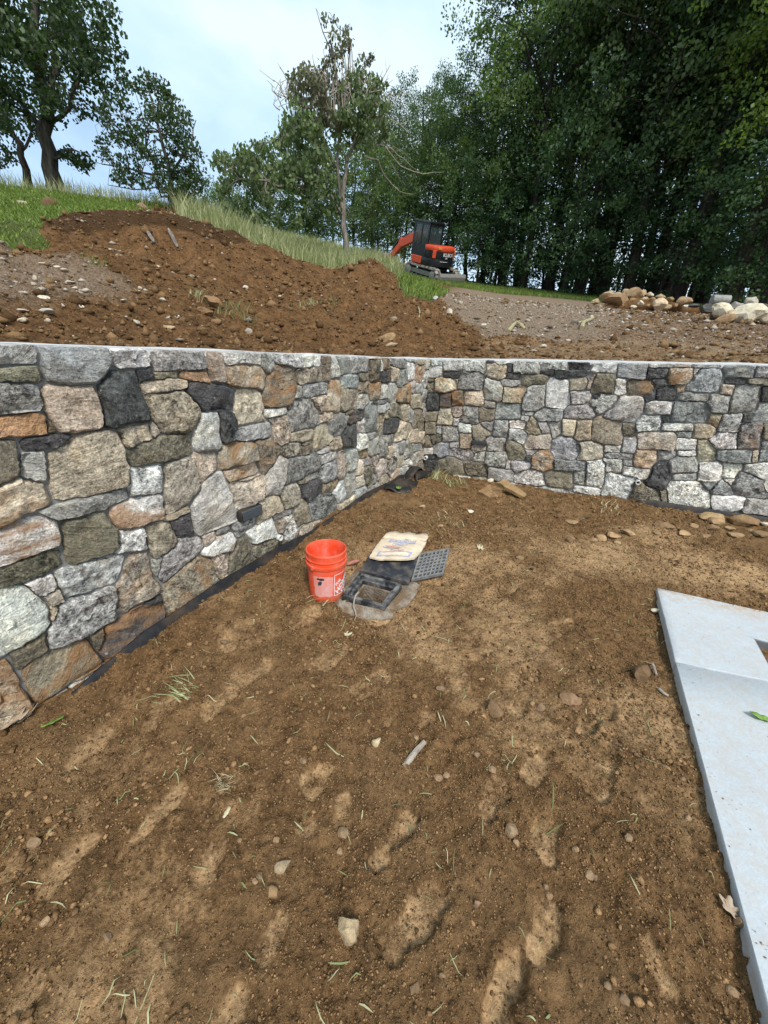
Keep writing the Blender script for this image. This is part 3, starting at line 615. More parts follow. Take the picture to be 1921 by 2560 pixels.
# ------------------------------------------------------------------ field stones, traced stone by stone (crop origin, scale, then one stone per item)
# colour letters: g grey, b blue grey, d charcoal, w pale, t tan, o olive brown, p pinkish, r rust, T ochre; * = rust stained
STONES = {'L': [((0, 820), 4.743, """
g -150 140 440 190 470 400 -150 430;b 490 190 1290 230 1340 390 1250 560 1150 640 850 670 520 610 500 400;o -150 500 440 480 510 560 530 640 -150 620
b -150 660 450 680 470 960 300 1000 -150 1030;t 480 700 1090 680 1180 850 1200 960 1170 1190 700 1230 600 1100 540 970
d 1290 500 1590 500 1630 660 1700 810 1760 1110 1420 1150 1240 1180 1210 900 1160 700 1230 620;r* -150 1070 490 1000 540 1130 560 1250 -150 1330
d 240 1300 820 1255 740 1380 600 1430 260 1450;o 555 1110 620 1160 650 1230 580 1240"""),
((0, 1100), 4.743, """
o -150 10 215 -15 220 400 -150 570;g 245 150 525 140 555 400 550 490 480 480 250 420
T 560 150 760 50 850 -50 1170 -120 1310 -105 1420 -10 1470 200 1515 470 1480 540 1100 640 700 745 620 660 575 450
t* -150 620 200 460 500 530 580 640 600 760 430 830 120 930 -150 1120;g 480 860 620 770 1100 670 1480 590 1520 690 1200 830 740 920 600 900
w* -150 1160 250 970 480 895 690 1000 720 1190 350 1360 -150 1520;o 740 950 1190 850 1390 1050 1400 1200 1380 1300 1150 1370 790 1480 770 1300"""),
((300, 1100), 4.743, """
w* -130 790 20 730 510 650 520 870 460 940 270 1010 0 1050 -60 1040 -120 900;o 50 120 280 60 480 -60 840 -60 860 160 620 235 200 305 70 285
w 90 360 400 275 490 280 530 450 520 620 130 650 100 560;p 520 270 820 200 900 330 940 560 800 770 550 870 520 640 540 480
t 850 170 1130 140 1170 200 1150 350 970 500 920 480 900 300;t* 1230 60 1440 10 1590 50 1610 230 1350 320 1180 350 1170 180
t* 1230 370 1580 255 1640 360 1500 440 1280 500;g 1200 370 1290 520 1370 850 1370 940 950 1120 870 1090 840 800 960 570 1050 430
p 1300 510 1520 460 1700 415 1690 690 1370 800 1330 680;d 600 970 825 860 860 1130 680 1135;t 490 930 820 800 820 840 560 950
o 310 1010 450 950 590 1010 660 1150 620 1260 420 1390 380 1390;w 0 1090 260 1035 320 1305 -40 1320;p 960 1140 1110 1070 1130 1120 1000 1250
g 1130 1060 1310 1000 1310 1070 1150 1120;g 1330 1000 1590 900 1590 970 1500 1070 1380 1160 1320 1060;w* 960 1340 1150 1150 1330 1080 1370 1190 1330 1290 990 1365"""),
((300, 1340), 4.743, """
g 490 270 650 130 700 30 960 10 985 120 850 270 500 540 460 490;g 390 280 480 270 470 400 430 490 400 440
o 1340 200 1380 80 1500 0 1530 150 1560 300 1330 490 1260 420 1300 270;t 1100 250 1270 190 1290 280 1250 450 1180 500 1130 420
t* 480 660 760 390 930 240 1100 330 1120 430 1170 540 1000 680 750 870 540 1000 520 760;p 90 215 340 190 390 450 470 590 420 680 0 930 -45 950 -20 620
d* -200 1120 0 980 210 860 430 770 500 800 515 1010 200 1220 -100 1420 -240 1400 -220 1250;d 300 820 480 700 500 750 490 790"""),
((0, 1380), 4.743, """
w 650 260 1100 90 1500 20 1470 190 1400 350 1100 470 750 540 700 400;w 700 600 1060 500 1340 420 1390 540 1370 790 1150 910 600 1140 560 960 640 800
w -150 450 260 380 470 550 570 590 590 830 520 920 200 1160 -150 1340;o -150 240 400 30 700 -40 765 130 560 240 -150 460;w 270 370 620 260 660 400 490 530
p 510 530 720 430 740 560 610 640;t 620 640 690 640 610 800 600 720;o 90 1220 520 990 560 1130 350 1280 230 1390 180 1330
o* 270 1400 600 1170 1030 1020 1090 1130 1160 1300 1000 1420 600 1690 420 1810 350 1720;t* -150 1360 80 1250 200 1500 370 1830 200 1960 -150 2150;o 1050 1000 1210 930 1230 1020 1170 1130 1110 1100"""),
((300, 840), 4.743, """
w -113 105 350 130 350 340 330 370 0 385 -90 370;g 370 140 1010 150 1040 380 700 400 400 400;g 1020 160 1220 160 1230 530 1110 540 1060 400;w 1230 165 1670 175 1675 350 1500 310 1240 340
d 200 400 350 385 385 500 220 520;o 400 440 680 420 680 480 420 490;r 710 430 1030 420 1050 540 730 500;t 240 570 600 510 780 540 800 610 600 640 260 690
t 280 700 730 650 950 890 880 1090 800 1140 660 1130 490 1165 400 980;d 820 560 1370 620 1350 870 980 890 860 740 790 640;w 960 910 1130 900 1180 1100 1200 1350 920 1360 870 1270 880 1110
d 1160 900 1310 890 1370 1000 1370 1230 1210 1280 1190 1050;t 1380 640 1620 640 1700 850 1710 1000 1400 1090 1360 960;t* 1250 400 1400 340 1660 370 1740 460 1700 620 1400 600 1260 570
t 0 1090 320 1030 370 1220 80 1330 30 1240;p 360 1030 430 1050 460 1150 400 1210"""),
((600, 860), 6.385, """
b -180 1380 300 1275 500 1265 520 1470 100 1530 -160 1530;g 355 120 490 120 510 370 440 470 360 360;w 505 120 1000 140 1000 370 870 370 720 310 520 300;w 1010 150 1260 150 1300 310 1060 380 1020 330
o 1320 150 1420 150 1440 600 1340 590;g 1430 160 1530 170 1590 510 1450 530;o* 540 340 700 340 850 400 900 560 880 780 790 960 400 1010 370 880 390 650 450 490
o 890 440 1150 380 1290 410 1325 590 920 620;b 980 660 1400 630 1390 770 1080 860 1000 830;g 890 690 980 690 990 850 870 870;w 400 1060 740 1010 750 1100 400 1160
g 770 990 900 880 1140 880 1250 1080 1260 1280 1180 1330 800 1410 770 1150;p 1150 880 1350 810 1360 880 1310 1100 1270 1100;t* 1460 570 1560 570 1580 740 1570 1040 1400 1080 1340 1040 1400 800
t 1280 1140 1480 1100 1480 1220 1290 1240;t 440 1190 730 1155 780 1400 760 1560 590 1590 530 1350 520 1240"""),
((600, 1080), 5.533, """
t 1060 -90 1240 -125 1290 80 1230 170 1060 270 1015 220 1030 60;o 690 40 900 -30 1020 -40 1005 95 670 130;o 210 130 440 80 520 200 490 350 350 600 260 480;p 580 260 620 170 800 150 860 210 860 320 640 345 570 310
o 860 190 1000 110 1000 150 880 195;o 870 210 1005 160 1010 270 870 320;t 1250 170 1380 85 1400 200 1290 250 1240 230;g 1070 290 1240 210 1230 240 1090 320;g 1080 330 1350 255 1350 360 1110 430
g 520 340 630 370 620 560 550 830 320 900 340 640 440 480;g 650 380 1050 300 1100 500 850 640 620 720 640 500;g 950 600 1130 530 1130 610 960 660;o 820 680 930 630 940 680 830 720
p 600 750 780 700 840 850 800 970 600 1060 570 900;d 830 730 1090 650 1130 790 940 950 850 830;b 1150 450 1330 390 1330 640 1160 710 1140 580;t 1140 760 1350 660 1360 700 1280 810 1140 850
b 950 970 1110 850 1250 880 1290 900 1350 1100 1000 1240 970 1080;o 750 1050 860 960 950 1010 990 1230 820 1300 770 1170;T 230 960 490 870 560 930 580 1080 220 1240;g 450 1140 700 1070 720 1110 470 1220
w 100 1370 440 1160 470 1250 470 1400 200 1520 110 1440;t 480 1240 600 1200 600 1330 500 1360;w 610 1180 720 1130 800 1380 650 1490 620 1350;t 830 1310 1130 1210 1120 1250 840 1390
b 1310 840 1420 650 1470 870 1380 980;p 1370 290 1430 270 1480 470 1400 620 1350 640;g 1450 250 1560 210 1620 350 1600 470 1500 520 1470 400;g 1430 640 1590 510 1610 760 1500 910 1470 800
t 1370 1020 1560 920 1550 1040 1360 1120;o 200 1560 460 1500 600 1470 590 1560 350 1640 200 1690"""),
((820, 870), 6.146, """
b 120 90 350 120 360 370 190 410 150 250;b 380 110 600 100 620 370 480 370 380 400;t 630 110 830 110 830 150 640 160;o 640 180 790 170 800 480 640 490;w 800 180 830 180 830 350 800 360;o 840 110 930 110 930 300 840 320
g 970 130 1040 140 1230 140 1220 310 1100 310 980 270;g 1240 130 1360 130 1360 190 1250 200;o 1380 120 1475 120 1475 250 1380 250;b 180 440 350 410 450 440 490 570 430 610 250 600;o 470 400 590 375 640 480 510 500
d 810 390 960 350 970 520 800 520;t 980 280 1090 340 1060 520 980 520;g 1090 330 1220 330 1210 540 1090 600 1050 520;w 1240 220 1310 220 1340 350 1310 490 1220 500;t* 1340 270 1470 265 1470 520 1390 530 1340 400
t 170 650 240 620 420 650 480 680 430 920 270 970 180 900;o 490 530 610 520 620 680 490 690;t* 630 560 790 540 790 770 740 810 650 800;w 800 540 910 540 900 760 800 780;g 920 540 1070 540 1070 620 1040 830 980 860 920 780
o* 1080 620 1250 530 1280 700 1260 830 1100 850 1040 800;g 1290 500 1340 560 1350 680 1290 700 1260 560;g 1350 560 1470 560 1460 680 1350 680;w 450 740 530 700 620 710 640 840 500 930 460 860;b 740 830 910 790 910 830 750 870
g 740 890 960 850 970 910 740 1000;b 620 880 660 830 740 830 730 1270 600 1290 580 1000;t* 740 1020 840 1020 860 1130 840 1330 740 1310;o 990 860 1100 840 1110 1050 970 1050;t 1120 860 1220 860 1230 980 1200 1130 1120 1080
t 1280 720 1440 700 1450 910 1310 930;t 860 1000 950 970 950 1050 870 1090;d 250 1090 540 970 550 1070 250 1190;o 250 1010 390 950 390 1000 260 1040;w 450 1150 560 1090 560 1290 450 1290;d 240 1200 420 1150 430 1300 400 1490 220 1530
d 880 1110 1060 1080 1030 1240 870 1320;t 1080 1140 1130 1110 1280 1180 1280 1280 1200 1380 1030 1450 1030 1270;b 1230 960 1320 960 1320 1170 1220 1130;o 1330 950 1450 940 1460 1230 1330 1230;t 1270 1300 1370 1240 1380 1450 1260 1450
t 1390 1330 1460 1330 1450 1460 1390 1450;w 440 1330 590 1330 600 1530 460 1580 420 1450;g 610 1320 750 1300 750 1340 620 1390;g 620 1430 760 1370 760 1600 640 1670 610 1560;g 780 1370 1000 1340 1000 1430 910 1490 890 1660 770 1670
t 910 1500 960 1490 990 1640 940 1720 910 1690;b 1060 1480 1160 1420 1200 1500 1190 1600 1070 1640;g 980 1490 1050 1480 1060 1660 1000 1680;g 1200 1450 1240 1440 1290 1550 1270 1650 1180 1700;g 1280 1480 1440 1470 1430 1560 1290 1590
g 1290 1610 1440 1590 1440 1700 1370 1720 1350 1810 1300 1830 1270 1700;o 460 1600 600 1540 600 1680 490 1700;b 540 1720 630 1680 640 1780 540 1810;p 660 1660 740 1620 770 1720 700 1860 660 1790;p 740 1740 840 1690 860 1880 760 2010 720 1880
g 880 1740 1010 1690 1020 1830 930 1940 870 1880;t 1070 1660 1140 1650 1150 1740 1100 1830 1070 1800;w 1160 1760 1270 1700 1270 1790 1150 1810;t 450 1700 520 1720 530 1920 430 1960 420 1850;o 560 1830 650 1790 680 1950 680 2100 610 2130 550 1990
p 440 2000 540 1950 550 2080 440 2150;t 960 1960 1070 1850 1080 1980 950 2080;t 780 2040 890 1930 940 2010 900 2140 780 2160;b 440 2190 570 2120 610 2230 460 2300;g 690 1950 730 1950 740 2060 700 2090;g 620 2150 760 2080 760 2160 640 2220
o 1380 1740 1470 1720 1470 1850 1370 1880;g 1090 1870 1260 1810 1300 1900 1100 2010""")],
'R': [((1040, 860), 3.609, """
o 75 130 135 130 135 190 75 190;w 145 125 245 120 240 195 145 195;w 245 125 420 125 425 200 400 240 250 240;w 430 125 635 130 625 240 450 245 440 190;d 645 130 710 130 705 160 645 165;w 715 115 880 110 870 170 720 165
w 885 115 1125 120 1110 260 880 250;g 1130 145 1360 140 1360 230 1130 225;d 1370 150 1600 150 1580 230 1380 230;o 80 200 110 200 110 290 80 290;g 120 205 240 200 240 250 200 300 120 300;d 250 250 410 250 380 300 250 295;o 75 305 170 305 170 330 75 335
o 80 350 165 345 160 435 80 440;t* 180 320 230 305 370 320 360 410 260 440 170 420;g 430 255 570 255 605 320 600 400 380 410 400 300;t 645 180 720 175 740 215 820 200 820 290 760 320 650 290;d 830 180 875 180 870 250 835 260;d 820 265 940 270 930 320 820 310
g 770 325 920 320 935 350 900 380 790 370;o 950 290 1160 275 1190 320 1160 360 960 365;d 1125 240 1250 240 1240 270 1130 265;d 1260 245 1570 250 1550 290 1300 310 1270 280;w 650 310 760 345 790 400 770 500 740 520 630 490 610 400
t 800 390 960 390 985 430 950 530 790 520;g 1050 375 1160 370 1155 560 1080 605 970 590 970 490;w 1190 325 1370 325 1390 540 1330 580 1170 565;o 1390 315 1600 280 1570 410 1390 420;g 1400 430 1570 430 1580 490 1500 540 1410 540
d 70 450 205 450 210 590 75 600;d 220 450 320 440 320 570 220 560;o* 330 430 420 420 430 550 330 555;t 440 440 490 420 600 430 610 540 560 565 440 545;p 620 520 720 520 715 570 620 570;b 735 530 940 535 955 590 940 670 720 680 720 600
g 960 610 1060 615 1050 640 960 635;g 955 645 1020 645 1010 690 955 680;o 105 620 195 615 185 695 105 690;t 225 570 310 580 340 700 320 730 190 720 210 620;t 320 565 415 560 415 640 370 665 330 640;g 430 565 565 570 560 710 500 720 400 690 430 640
o 575 580 710 590 705 695 575 690;b 1090 610 1170 575 1310 580 1325 620 1310 690 1110 700 1060 650;g 1380 560 1560 550 1610 600 1600 670 1340 670 1340 620;g 345 670 385 670 380 735 345 730;o 80 705 180 700 180 810 80 810;g 190 740 235 740 230 810 190 800
g 240 740 370 740 385 870 350 880 245 880;w 390 720 500 725 500 800 410 795 385 760;o 510 740 570 725 650 780 660 830 630 850 520 850;g 600 705 695 705 690 775 650 770;b 705 690 830 690 830 840 705 840;w 845 695 985 695 975 760 850 755
o 1050 650 1135 800 1080 815 985 770;g 1110 705 1180 705 1205 800 1140 800;g 1190 705 1310 705 1315 800 1250 850 1210 750;t 1325 680 1445 690 1445 760 1420 835 1330 830;t 1465 690 1580 690 1580 860 1470 870 1430 840
g 840 780 860 760 980 790 1005 830 960 880 840 850;p 1010 820 1210 820 1215 940 1000 940;o 70 820 125 825 150 920 70 935;o 135 820 235 820 230 870 160 910;t 395 810 500 810 510 880 490 940 410 930;g 645 840 800 850 800 960 645 960
o 820 890 870 865 940 910 990 990 980 1050 850 1040 820 980;b 1230 880 1310 840 1400 850 1470 910 1470 990 1400 1040 1260 1030 1215 970;p 1490 880 1580 875 1660 905 1665 1010 1580 1050 1480 1030;w 60 945 155 945 155 995 60 995
b 165 920 200 895 300 890 290 990 230 1020 170 980;g 305 890 395 890 395 930 305 930;g 300 945 500 950 505 1050 300 1005;p 510 915 635 915 635 955 530 960 500 940;w 515 1040 560 985 630 970 615 1065 515 1060;g 630 970 810 970 825 1060 800 1120 650 1090 620 1060
g 990 955 1100 960 1050 1005 1000 1000;d 990 1020 1040 1010 1035 1060 995 1050;t* 1050 1010 1110 960 1210 960 1240 1060 1240 1110 1160 1155 1050 1120;b 1255 1045 1540 1080 1530 1145 1255 1120;w 860 1060 1030 1065 1035 1100 900 1145 860 1120
g 820 1055 855 1055 850 1125 820 1125;d 50 1050 175 1040 175 1130 50 1110;o 185 1040 340 1020 420 1090 430 1160 200 1150;o 430 1090 480 1060 640 1080 645 1190 440 1150;g 655 1120 870 1135 880 1200 660 1195
w 880 1190 1000 1150 1080 1140 1150 1170 1150 1240 920 1220;o 1165 1160 1280 1145 1410 1170 1415 1300 1165 1230;g 1430 1150 1530 1150 1520 1265 1420 1250;w 1425 1275 1640 1300 1660 1330 1430 1310;d 65 1005 180 1000 190 1035 65 1030;d 1595 470 1660 450 1660 600 1600 590"""),
((1460, 860), 3.601, """
g 65 165 305 165 295 255 65 245;b 305 155 575 155 555 310 300 290;g 585 160 810 160 800 205 580 205;w 820 150 965 150 960 205 820 200;g 975 155 1235 160 1235 205 980 210;b 1250 170 1555 180 1520 305 1265 300;b 1565 175 1760 180 1760 300 1540 295
d 570 220 755 220 740 305 560 305;t* 770 215 980 215 980 300 920 355 760 350;g 990 225 1050 220 1000 275 985 270;b 1040 230 1180 215 1250 260 1250 310 1210 430 1100 440 920 410 950 360;d 1265 320 1465 310 1450 355 1265 345;o 1475 320 1700 310 1700 370 1480 345
o 130 260 290 270 270 435 60 440 90 340;w 285 320 375 320 380 440 340 455 275 435;o* 390 340 590 325 640 400 620 450 390 460;d 615 320 745 315 745 370 660 395;o 830 375 905 370 890 430 840 430;d 650 410 720 375 825 375 840 490 820 515 650 495
t 1240 365 1350 370 1320 455 1245 445;g 1395 370 1590 375 1580 530 1530 600 1300 620 1330 490;d 1600 390 1700 385 1700 525 1590 525;g 75 480 180 445 300 490 230 590 100 605 65 540;d 550 470 640 460 640 490 560 520;g 855 445 1135 460 1110 505 860 505
g 340 470 530 480 545 510 530 620 460 700 190 670 230 600;w 545 570 580 520 790 520 800 560 780 630 560 630;b 820 520 1060 520 1130 600 1110 700 780 700 790 610;g 1120 510 1150 460 1310 465 1290 620 1160 610;o 1140 630 1245 635 1200 740 1110 710
w 1560 535 1760 535 1760 690 1520 695 1540 610;g 1250 640 1430 635 1400 780 1215 780 1230 690;d 1440 630 1520 640 1510 705 1415 700;w 475 680 540 640 690 650 705 700 690 780 500 785 465 730;d 710 650 775 640 765 700 715 705;w 710 720 980 730 980 780 710 775
o 100 660 320 710 350 840 340 905 80 870 80 740;o 350 760 370 720 460 720 440 830 360 830;t 1000 730 1150 725 1195 790 1150 840 990 845;b 835 790 970 795 970 840 840 835;g 1410 715 1610 710 1590 950 1385 940;o 1620 710 1720 710 1720 855 1610 855
p 500 800 800 790 830 830 810 950 485 945 490 850;w 840 850 1010 855 1010 950 820 950;b 360 850 475 850 460 980 340 970;w 1140 850 1210 800 1375 800 1370 940 1190 940;T 1030 870 1080 865 1190 950 1170 1050 1020 1055;w 215 920 335 915 330 970 210 970
g 210 980 440 990 440 1035 210 1020;t* 470 960 655 960 650 1060 580 1120 450 1090 450 1030;g 670 965 830 965 830 1020 770 1045 670 1045;w 845 965 1010 965 1005 1000 850 1000;b 1200 960 1505 965 1500 1075 1250 1050 1195 1010;t 1520 965 1570 960 1560 1070 1510 1060
b 1600 880 1720 870 1720 1060 1575 1060;g 770 1050 830 1015 990 1015 1035 1080 1030 1150 780 1160;w 195 1035 340 1040 350 1100 330 1155 195 1140;b 355 1045 440 1055 440 1095 360 1085;w 355 1100 600 1140 570 1205 345 1160;w 40 1060 190 1065 180 1250 150 1295 15 1270
d 660 1060 750 1055 780 1200 720 1310 570 1260 620 1130;w 1050 1080 1200 1065 1240 1100 1230 1220 1030 1225;w 1270 1070 1445 1095 1340 1215 1250 1200;w 1450 1090 1660 1065 1760 1150 1640 1215 1450 1140;w 805 1170 1020 1165 1020 1220 810 1225;w 205 1180 240 1160 455 1210 430 1340 390 1365 170 1330
o 450 1260 560 1275 685 1330 680 1390 420 1365;o 690 1320 740 1320 740 1390 695 1385;w 790 1240 1050 1240 1135 1350 1130 1440 770 1390 750 1320;b 1070 1240 1200 1245 1130 1310;b 1150 1300 1230 1220 1280 1240 1350 1350 1150 1350;w 1270 1220 1345 1220 1320 1260
g 1420 1155 1620 1230 1660 1300 1640 1395 1370 1350 1340 1270;w 1150 1365 1450 1390 1440 1465 1150 1435;g 1460 1400 1760 1420 1760 1500 1445 1470;o 10 290 95 280 55 415 5 420""")]}
STONE_COL = {'g': (.41, .395, .37), 'b': (.36, .362, .358), 'd': (.085, .083, .082), 'w': (.64, .62, .58), 't': (.51, .43, .335), 'o': (.275, .238, .18), 'p': (.45, .39, .325), 'r': (.38, .235, .14), 'T': (.48, .415, .31)}

def sdf_poly(x, y, P):
    n = len(P); d = np.full(x.shape, 1e9)
    for i in range(n):
        a, b = P[i], P[(i + 1) % n]; dd, _ = seg_d(x, y, a, b); d = np.minimum(d, dd)
    return np.where(inside_poly(x, y, P), -d, d)
def build_wall(side, u0, u1, label):
    """cells between the traced stones are shared out half and half, so the joints close up like the mason's"""
    polys = []; cols = []; rust = []
    for (ox, oy), s, txt in STONES[side]:
        for item in txt.replace('\n', ';').split(';'):
            tk = item.split()
            if not tk: continue
            v = [float(q) for q in tk[1:]]
            polys.append(np.array([wall_uv(ox + v[i] / s, oy + v[i + 1] / s, side) for i in range(0, len(v), 2)]))
            cols.append(tk[0][0]); rust.append(1.0 if '*' in tk[0] else 0.0)
    A = np.concatenate(polys); ua, ub = A[:, 0].min(), A[:, 0].max()
    g = random.Random(11 if side == 'L' else 12)
    # rows of stones carrying on past what the picture shows
    def more(a, b):
        z = -.28
        zt = float(ztop((a + b) / 2, side))
        while z < zt - .06:
            h = g.uniform(.13, .30); h = h if z + h < zt - .1 else zt - z; u = a + g.uniform(-.1, .05)
            while u < b - .04:
                w = min(g.uniform(.14, .42), b - u); j = lambda: g.uniform(-.03, .03)
                polys.append(np.array([(u + j(), z + j()), (u + w - .02 + j(), z + j()), (u + w - .02 + j(), z + h - .02 + j()), (u + j(), z + h - .02 + j())]))
                cols.append(g.choice('gbdwtopggw')); rust.append(1.0 if g.random() < .12 else 0); u += w
            z += h
    if side == 'L': more(u0, ua - .02)
    else: more(ub + .02, u1)
    # and the buried foot courses
    nfoot0 = len(polys)
    ulo, uhi = (ua, 0.0) if side == 'L' else (0.0, ub); B = baseL if side == 'L' else baseR
    res = .008; zlo = -.35; zhi = 1.75
    gu = np.arange(u0, u1 + res, res); gz = np.arange(zlo, zhi, res); GU, GZ = np.meshgrid(gu, gz)
    best = np.full(GU.shape, 1e9); own = np.full(GU.shape, -1, np.int32)
    def lay(k, P):
        m0 = np.searchsorted(gu, P[:, 0].min() - .22); m1 = np.searchsorted(gu, P[:, 0].max() + .22)
        q0 = np.searchsorted(gz, P[:, 1].min() - .22); q1 = np.searchsorted(gz, P[:, 1].max() + .22)
        if m1 <= m0 or q1 <= q0: return
        d = sdf_poly(GU[q0:q1, m0:m1], GZ[q0:q1, m0:m1], P); bb = best[q0:q1, m0:m1]; w = d < bb
        bb[w] = d[w]; own[q0:q1, m0:m1][w] = k
    for k, P in enumerate(polys): lay(k, P)
    TOP = ztop(GU, side); live = (GZ < TOP) & (GZ > -.28)
    for _ in range(120):                      # fill what is still open with plain stones
        q_ = np.where(live, best, 0); i_ = np.unravel_index(int(np.argmax(q_)), q_.shape)
        if q_[i_] < .085: break
        cu_, cz_ = GU[i_], GZ[i_]; w_, h_ = g.uniform(.09, .17), g.uniform(.06, .11); j = lambda: g.uniform(-.02, .02); lo_, hi_ = cz_ - h_, min(cz_ + h_, float(ztop(cu_, side)))
        polys.append(np.array([(cu_ - w_ + j(), lo_ + j()), (cu_ + w_ + j(), lo_ + j()), (cu_ + w_ + j(), hi_ + j()), (cu_ - w_ + j(), hi_ + j())])); cols.append(g.choice('gbwtopgw')); rust.append(0.0); lay(len(polys) - 1, polys[-1])
    TOP = ztop(GU, side); own[GZ > TOP] = -2; own[best > .14] = -1
    if side == 'L': own[(GU > -.004)] = -2
    else: own[GU < .004] = -2
    tt, nn = (tL, nL) if side == 'L' else (tR, nR)
    um = (u0 + u1) / 2
    root = thing('stone_wall', label, 'wall', tuple(wall_pt(um, 0, side)))
    R = Matrix(((tt[0], 0, nn[0]), (tt[1], 0, nn[1]), (0, 1, 0)))
    if R.determinant() < 0: flip = True
    else: flip = False
    rq = R.to_4x4()
    inv = Matrix.Translation(-Vector(wall_pt(um, 0, side)))
    n = 44; ang = np.linspace(0, 2 * math.pi, n, endpoint=False); rs = np.arange(.004, .75, .004)
    gr = np.random.default_rng(3 if side == 'L' else 4)
    cnt = 0
    for k, P in enumerate(polys):
        sel = own == k
        if sel.sum() < 12: continue
        cu, cz = GU[sel].mean(), GZ[sel].mean()
        iu = int(round((cu - u0) / res)); iz = int(round((cz - zlo) / res))
        if own[iz, iu] != k:
            i = np.argmin((GU[sel] - cu) ** 2 + (GZ[sel] - cz) ** 2); cu, cz = GU[sel][i], GZ[sel][i]
        UU = cu + np.cos(ang)[:, None] * rs; ZZ = cz + np.sin(ang)[:, None] * rs
        ii = np.clip(((UU - u0) / res).round().astype(int), 0, len(gu) - 1); jj = np.clip(((ZZ - zlo) / res).round().astype(int), 0, len(gz) - 1)
        ok = (own[jj, ii] == k) & (UU > u0) & (UU < u1)
        first = np.where(ok.all(1), len(rs) - 1, np.argmin(ok, 1)); rad = rs[np.maximum(first - 1, 0)]
        rad = np.minimum(rad, .62)
        sm = .25 * np.roll(rad, 1) + .5 * rad + .25 * np.roll(rad, -1); rad = np.minimum(.85 * rad + .15 * sm, rad * 1.02)
        ox, oz = rad * np.cos(ang), rad * np.sin(ang); size = float(np.mean(rad))
        top = (cz + oz).max() > float(ztop(cu, side)) - .03
        joint = min(.0028, size * .06)
        k1 = 1 - joint / np.maximum(rad, .012)
        back = -.43 if top else -.16
        hgt = .010 + .13 * min(size, .12) * gr.uniform(.5, 1.4); tilt = gr.normal(0, .10, 2); proud = gr.uniform(-.006, .014)
        rings = [(1.0 * k1, back), (1.0 * k1, proud - .004), (k1 - .008 / np.maximum(rad, .04), proud + hgt * .45), (np.full(n, .84), proud + hgt * .85), (np.full(n, .68), proud + hgt), (np.full(n, .50), proud + hgt), (np.full(n, .30), proud + hgt), (np.full(n, .13), proud + hgt)]
        cuts = [(gr.uniform(0, 6.28), gr.uniform(.18, .55), gr.uniform(.15, .8)) for _ in range(gr.integers(1, 4))]
        V = []
        for q, (f, dpt) in enumerate(rings):
            rr = np.clip(f, .12, 1); x = ox * rr; z = oz * rr
            nz = (fbm(x + k * 3.1, z + k * 1.7, 16, 3, 61) * .013 + fbm(x + k * 3.1, z + k * 1.7, 5, 2, 62) * .016) * (q >= 1) * min(1, size / .07)
            dd = dpt + (nz + (tilt[0] * x + tilt[1] * z) * (.5 if q == 1 else 1.0)) * (q >= 1)
            if q >= 2:
                for ca_, sl_, c0_ in cuts: dd = np.minimum(dd, proud + hgt * 1.15 - sl_ * np.maximum(0, x * math.cos(ca_) + z * math.sin(ca_) - c0_ * size))
                dd = np.maximum(dd, proud - .004)
            V.append(np.stack([x, z, dd], 1))
        V.append(np.array([[0, 0, proud + hgt * 1.0 + gr.normal(0, .003)]]))
        V = np.concatenate(V); Fq = []
        for q in range(len(rings) - 1):
            a = np.arange(n) + q * n; b = np.roll(np.arange(n), -1) + q * n; Fq.append(np.stack([a, b, b + n, a + n], 1))
        Fq = np.concatenate(Fq); c = len(V) - 1; a = np.arange(n) + (len(rings) - 1) * n; Tq = np.stack([a, np.roll(a, -1), np.full(n, c)], 1)
        if flip: Fq = Fq[:, ::-1]; Tq = Tq[:, ::-1]
        me = mesh_np('stone', V, [Fq, Tq], M['stone'], True)
        try: me.set_sharp_from_angle(angle=math.radians(30))
        except Exception: pass
        o = link('stone', me, root)
        o.matrix_local = inv @ Matrix.Translation(Vector(wall_pt(cu, cz, side))) @ rq
        col = np.array(STONE_COL[cols[k]]) * gr.uniform(.75, 1.2) * (1 + gr.normal(0, .018, 3))
        o.color = (*np.clip(col, .02, .8), rust[k] * .8 if rust[k] else float(gr.random() < .12) * .35)
        cnt += 1
    # mortar backing: a thick bed just behind the faces
    us = np.linspace(u0, u1 + (.40 if side == 'L' else 0), 30); Vm = []
    for uu in us:
        zt = float(ztop(uu, side)) - .03
        for z, o_ in ((-.5, -.012), (zt, -.012), (zt, -.42), (-.5, -.42)): Vm.append(tuple(wall_pt(uu, z, side, o_) - wall_pt(um, 0, side)))
    Fm = []
    for i in range(len(us) - 1):
        for q in range(4): Fm.append((i * 4 + q, i * 4 + (q + 1) % 4, i * 4 + 4 + (q + 1) % 4, i * 4 + 4 + q))
    Fm += [(0, 3, 2, 1), tuple(len(Vm) - 4 + q for q in range(4))]
    MB().add(Vm, Fm).build('mortar_bed', M['mortar'], root)
    us = np.arange(u0, u1 + (.40 if side == 'L' else 0), .06); Vm = []; wv = fbm(us, us * 0, 3, 3, 66) * .012; w2 = fbm(us, us * 0 + 5, 6, 3, 67) * .008
    for uu, a_, b_ in zip(us, wv, w2):
        zt = float(ztop(uu, side))
        for z, o_ in ((zt - .03, -.010 + b_), (zt + .002 + a_ * .3, -.014 + b_), (zt + .007 + a_ * .4, -.42 + a_), (zt - .03, -.43 + a_)): Vm.append(tuple(wall_pt(uu, z, side, o_) - wall_pt(um, 0, side)))
    Fm = [(i * 4 + q, i * 4 + (q + 1) % 4, i * 4 + 4 + (q + 1) % 4, i * 4 + 4 + q) for i in range(len(us) - 1) for q in range(4)] + [(0, 3, 2, 1), tuple(len(Vm) - 4 + q for q in range(4))]
    MB().add(Vm, Fm).build('mortar_cap', M['mortar_wash'], root)
    return root, cnt
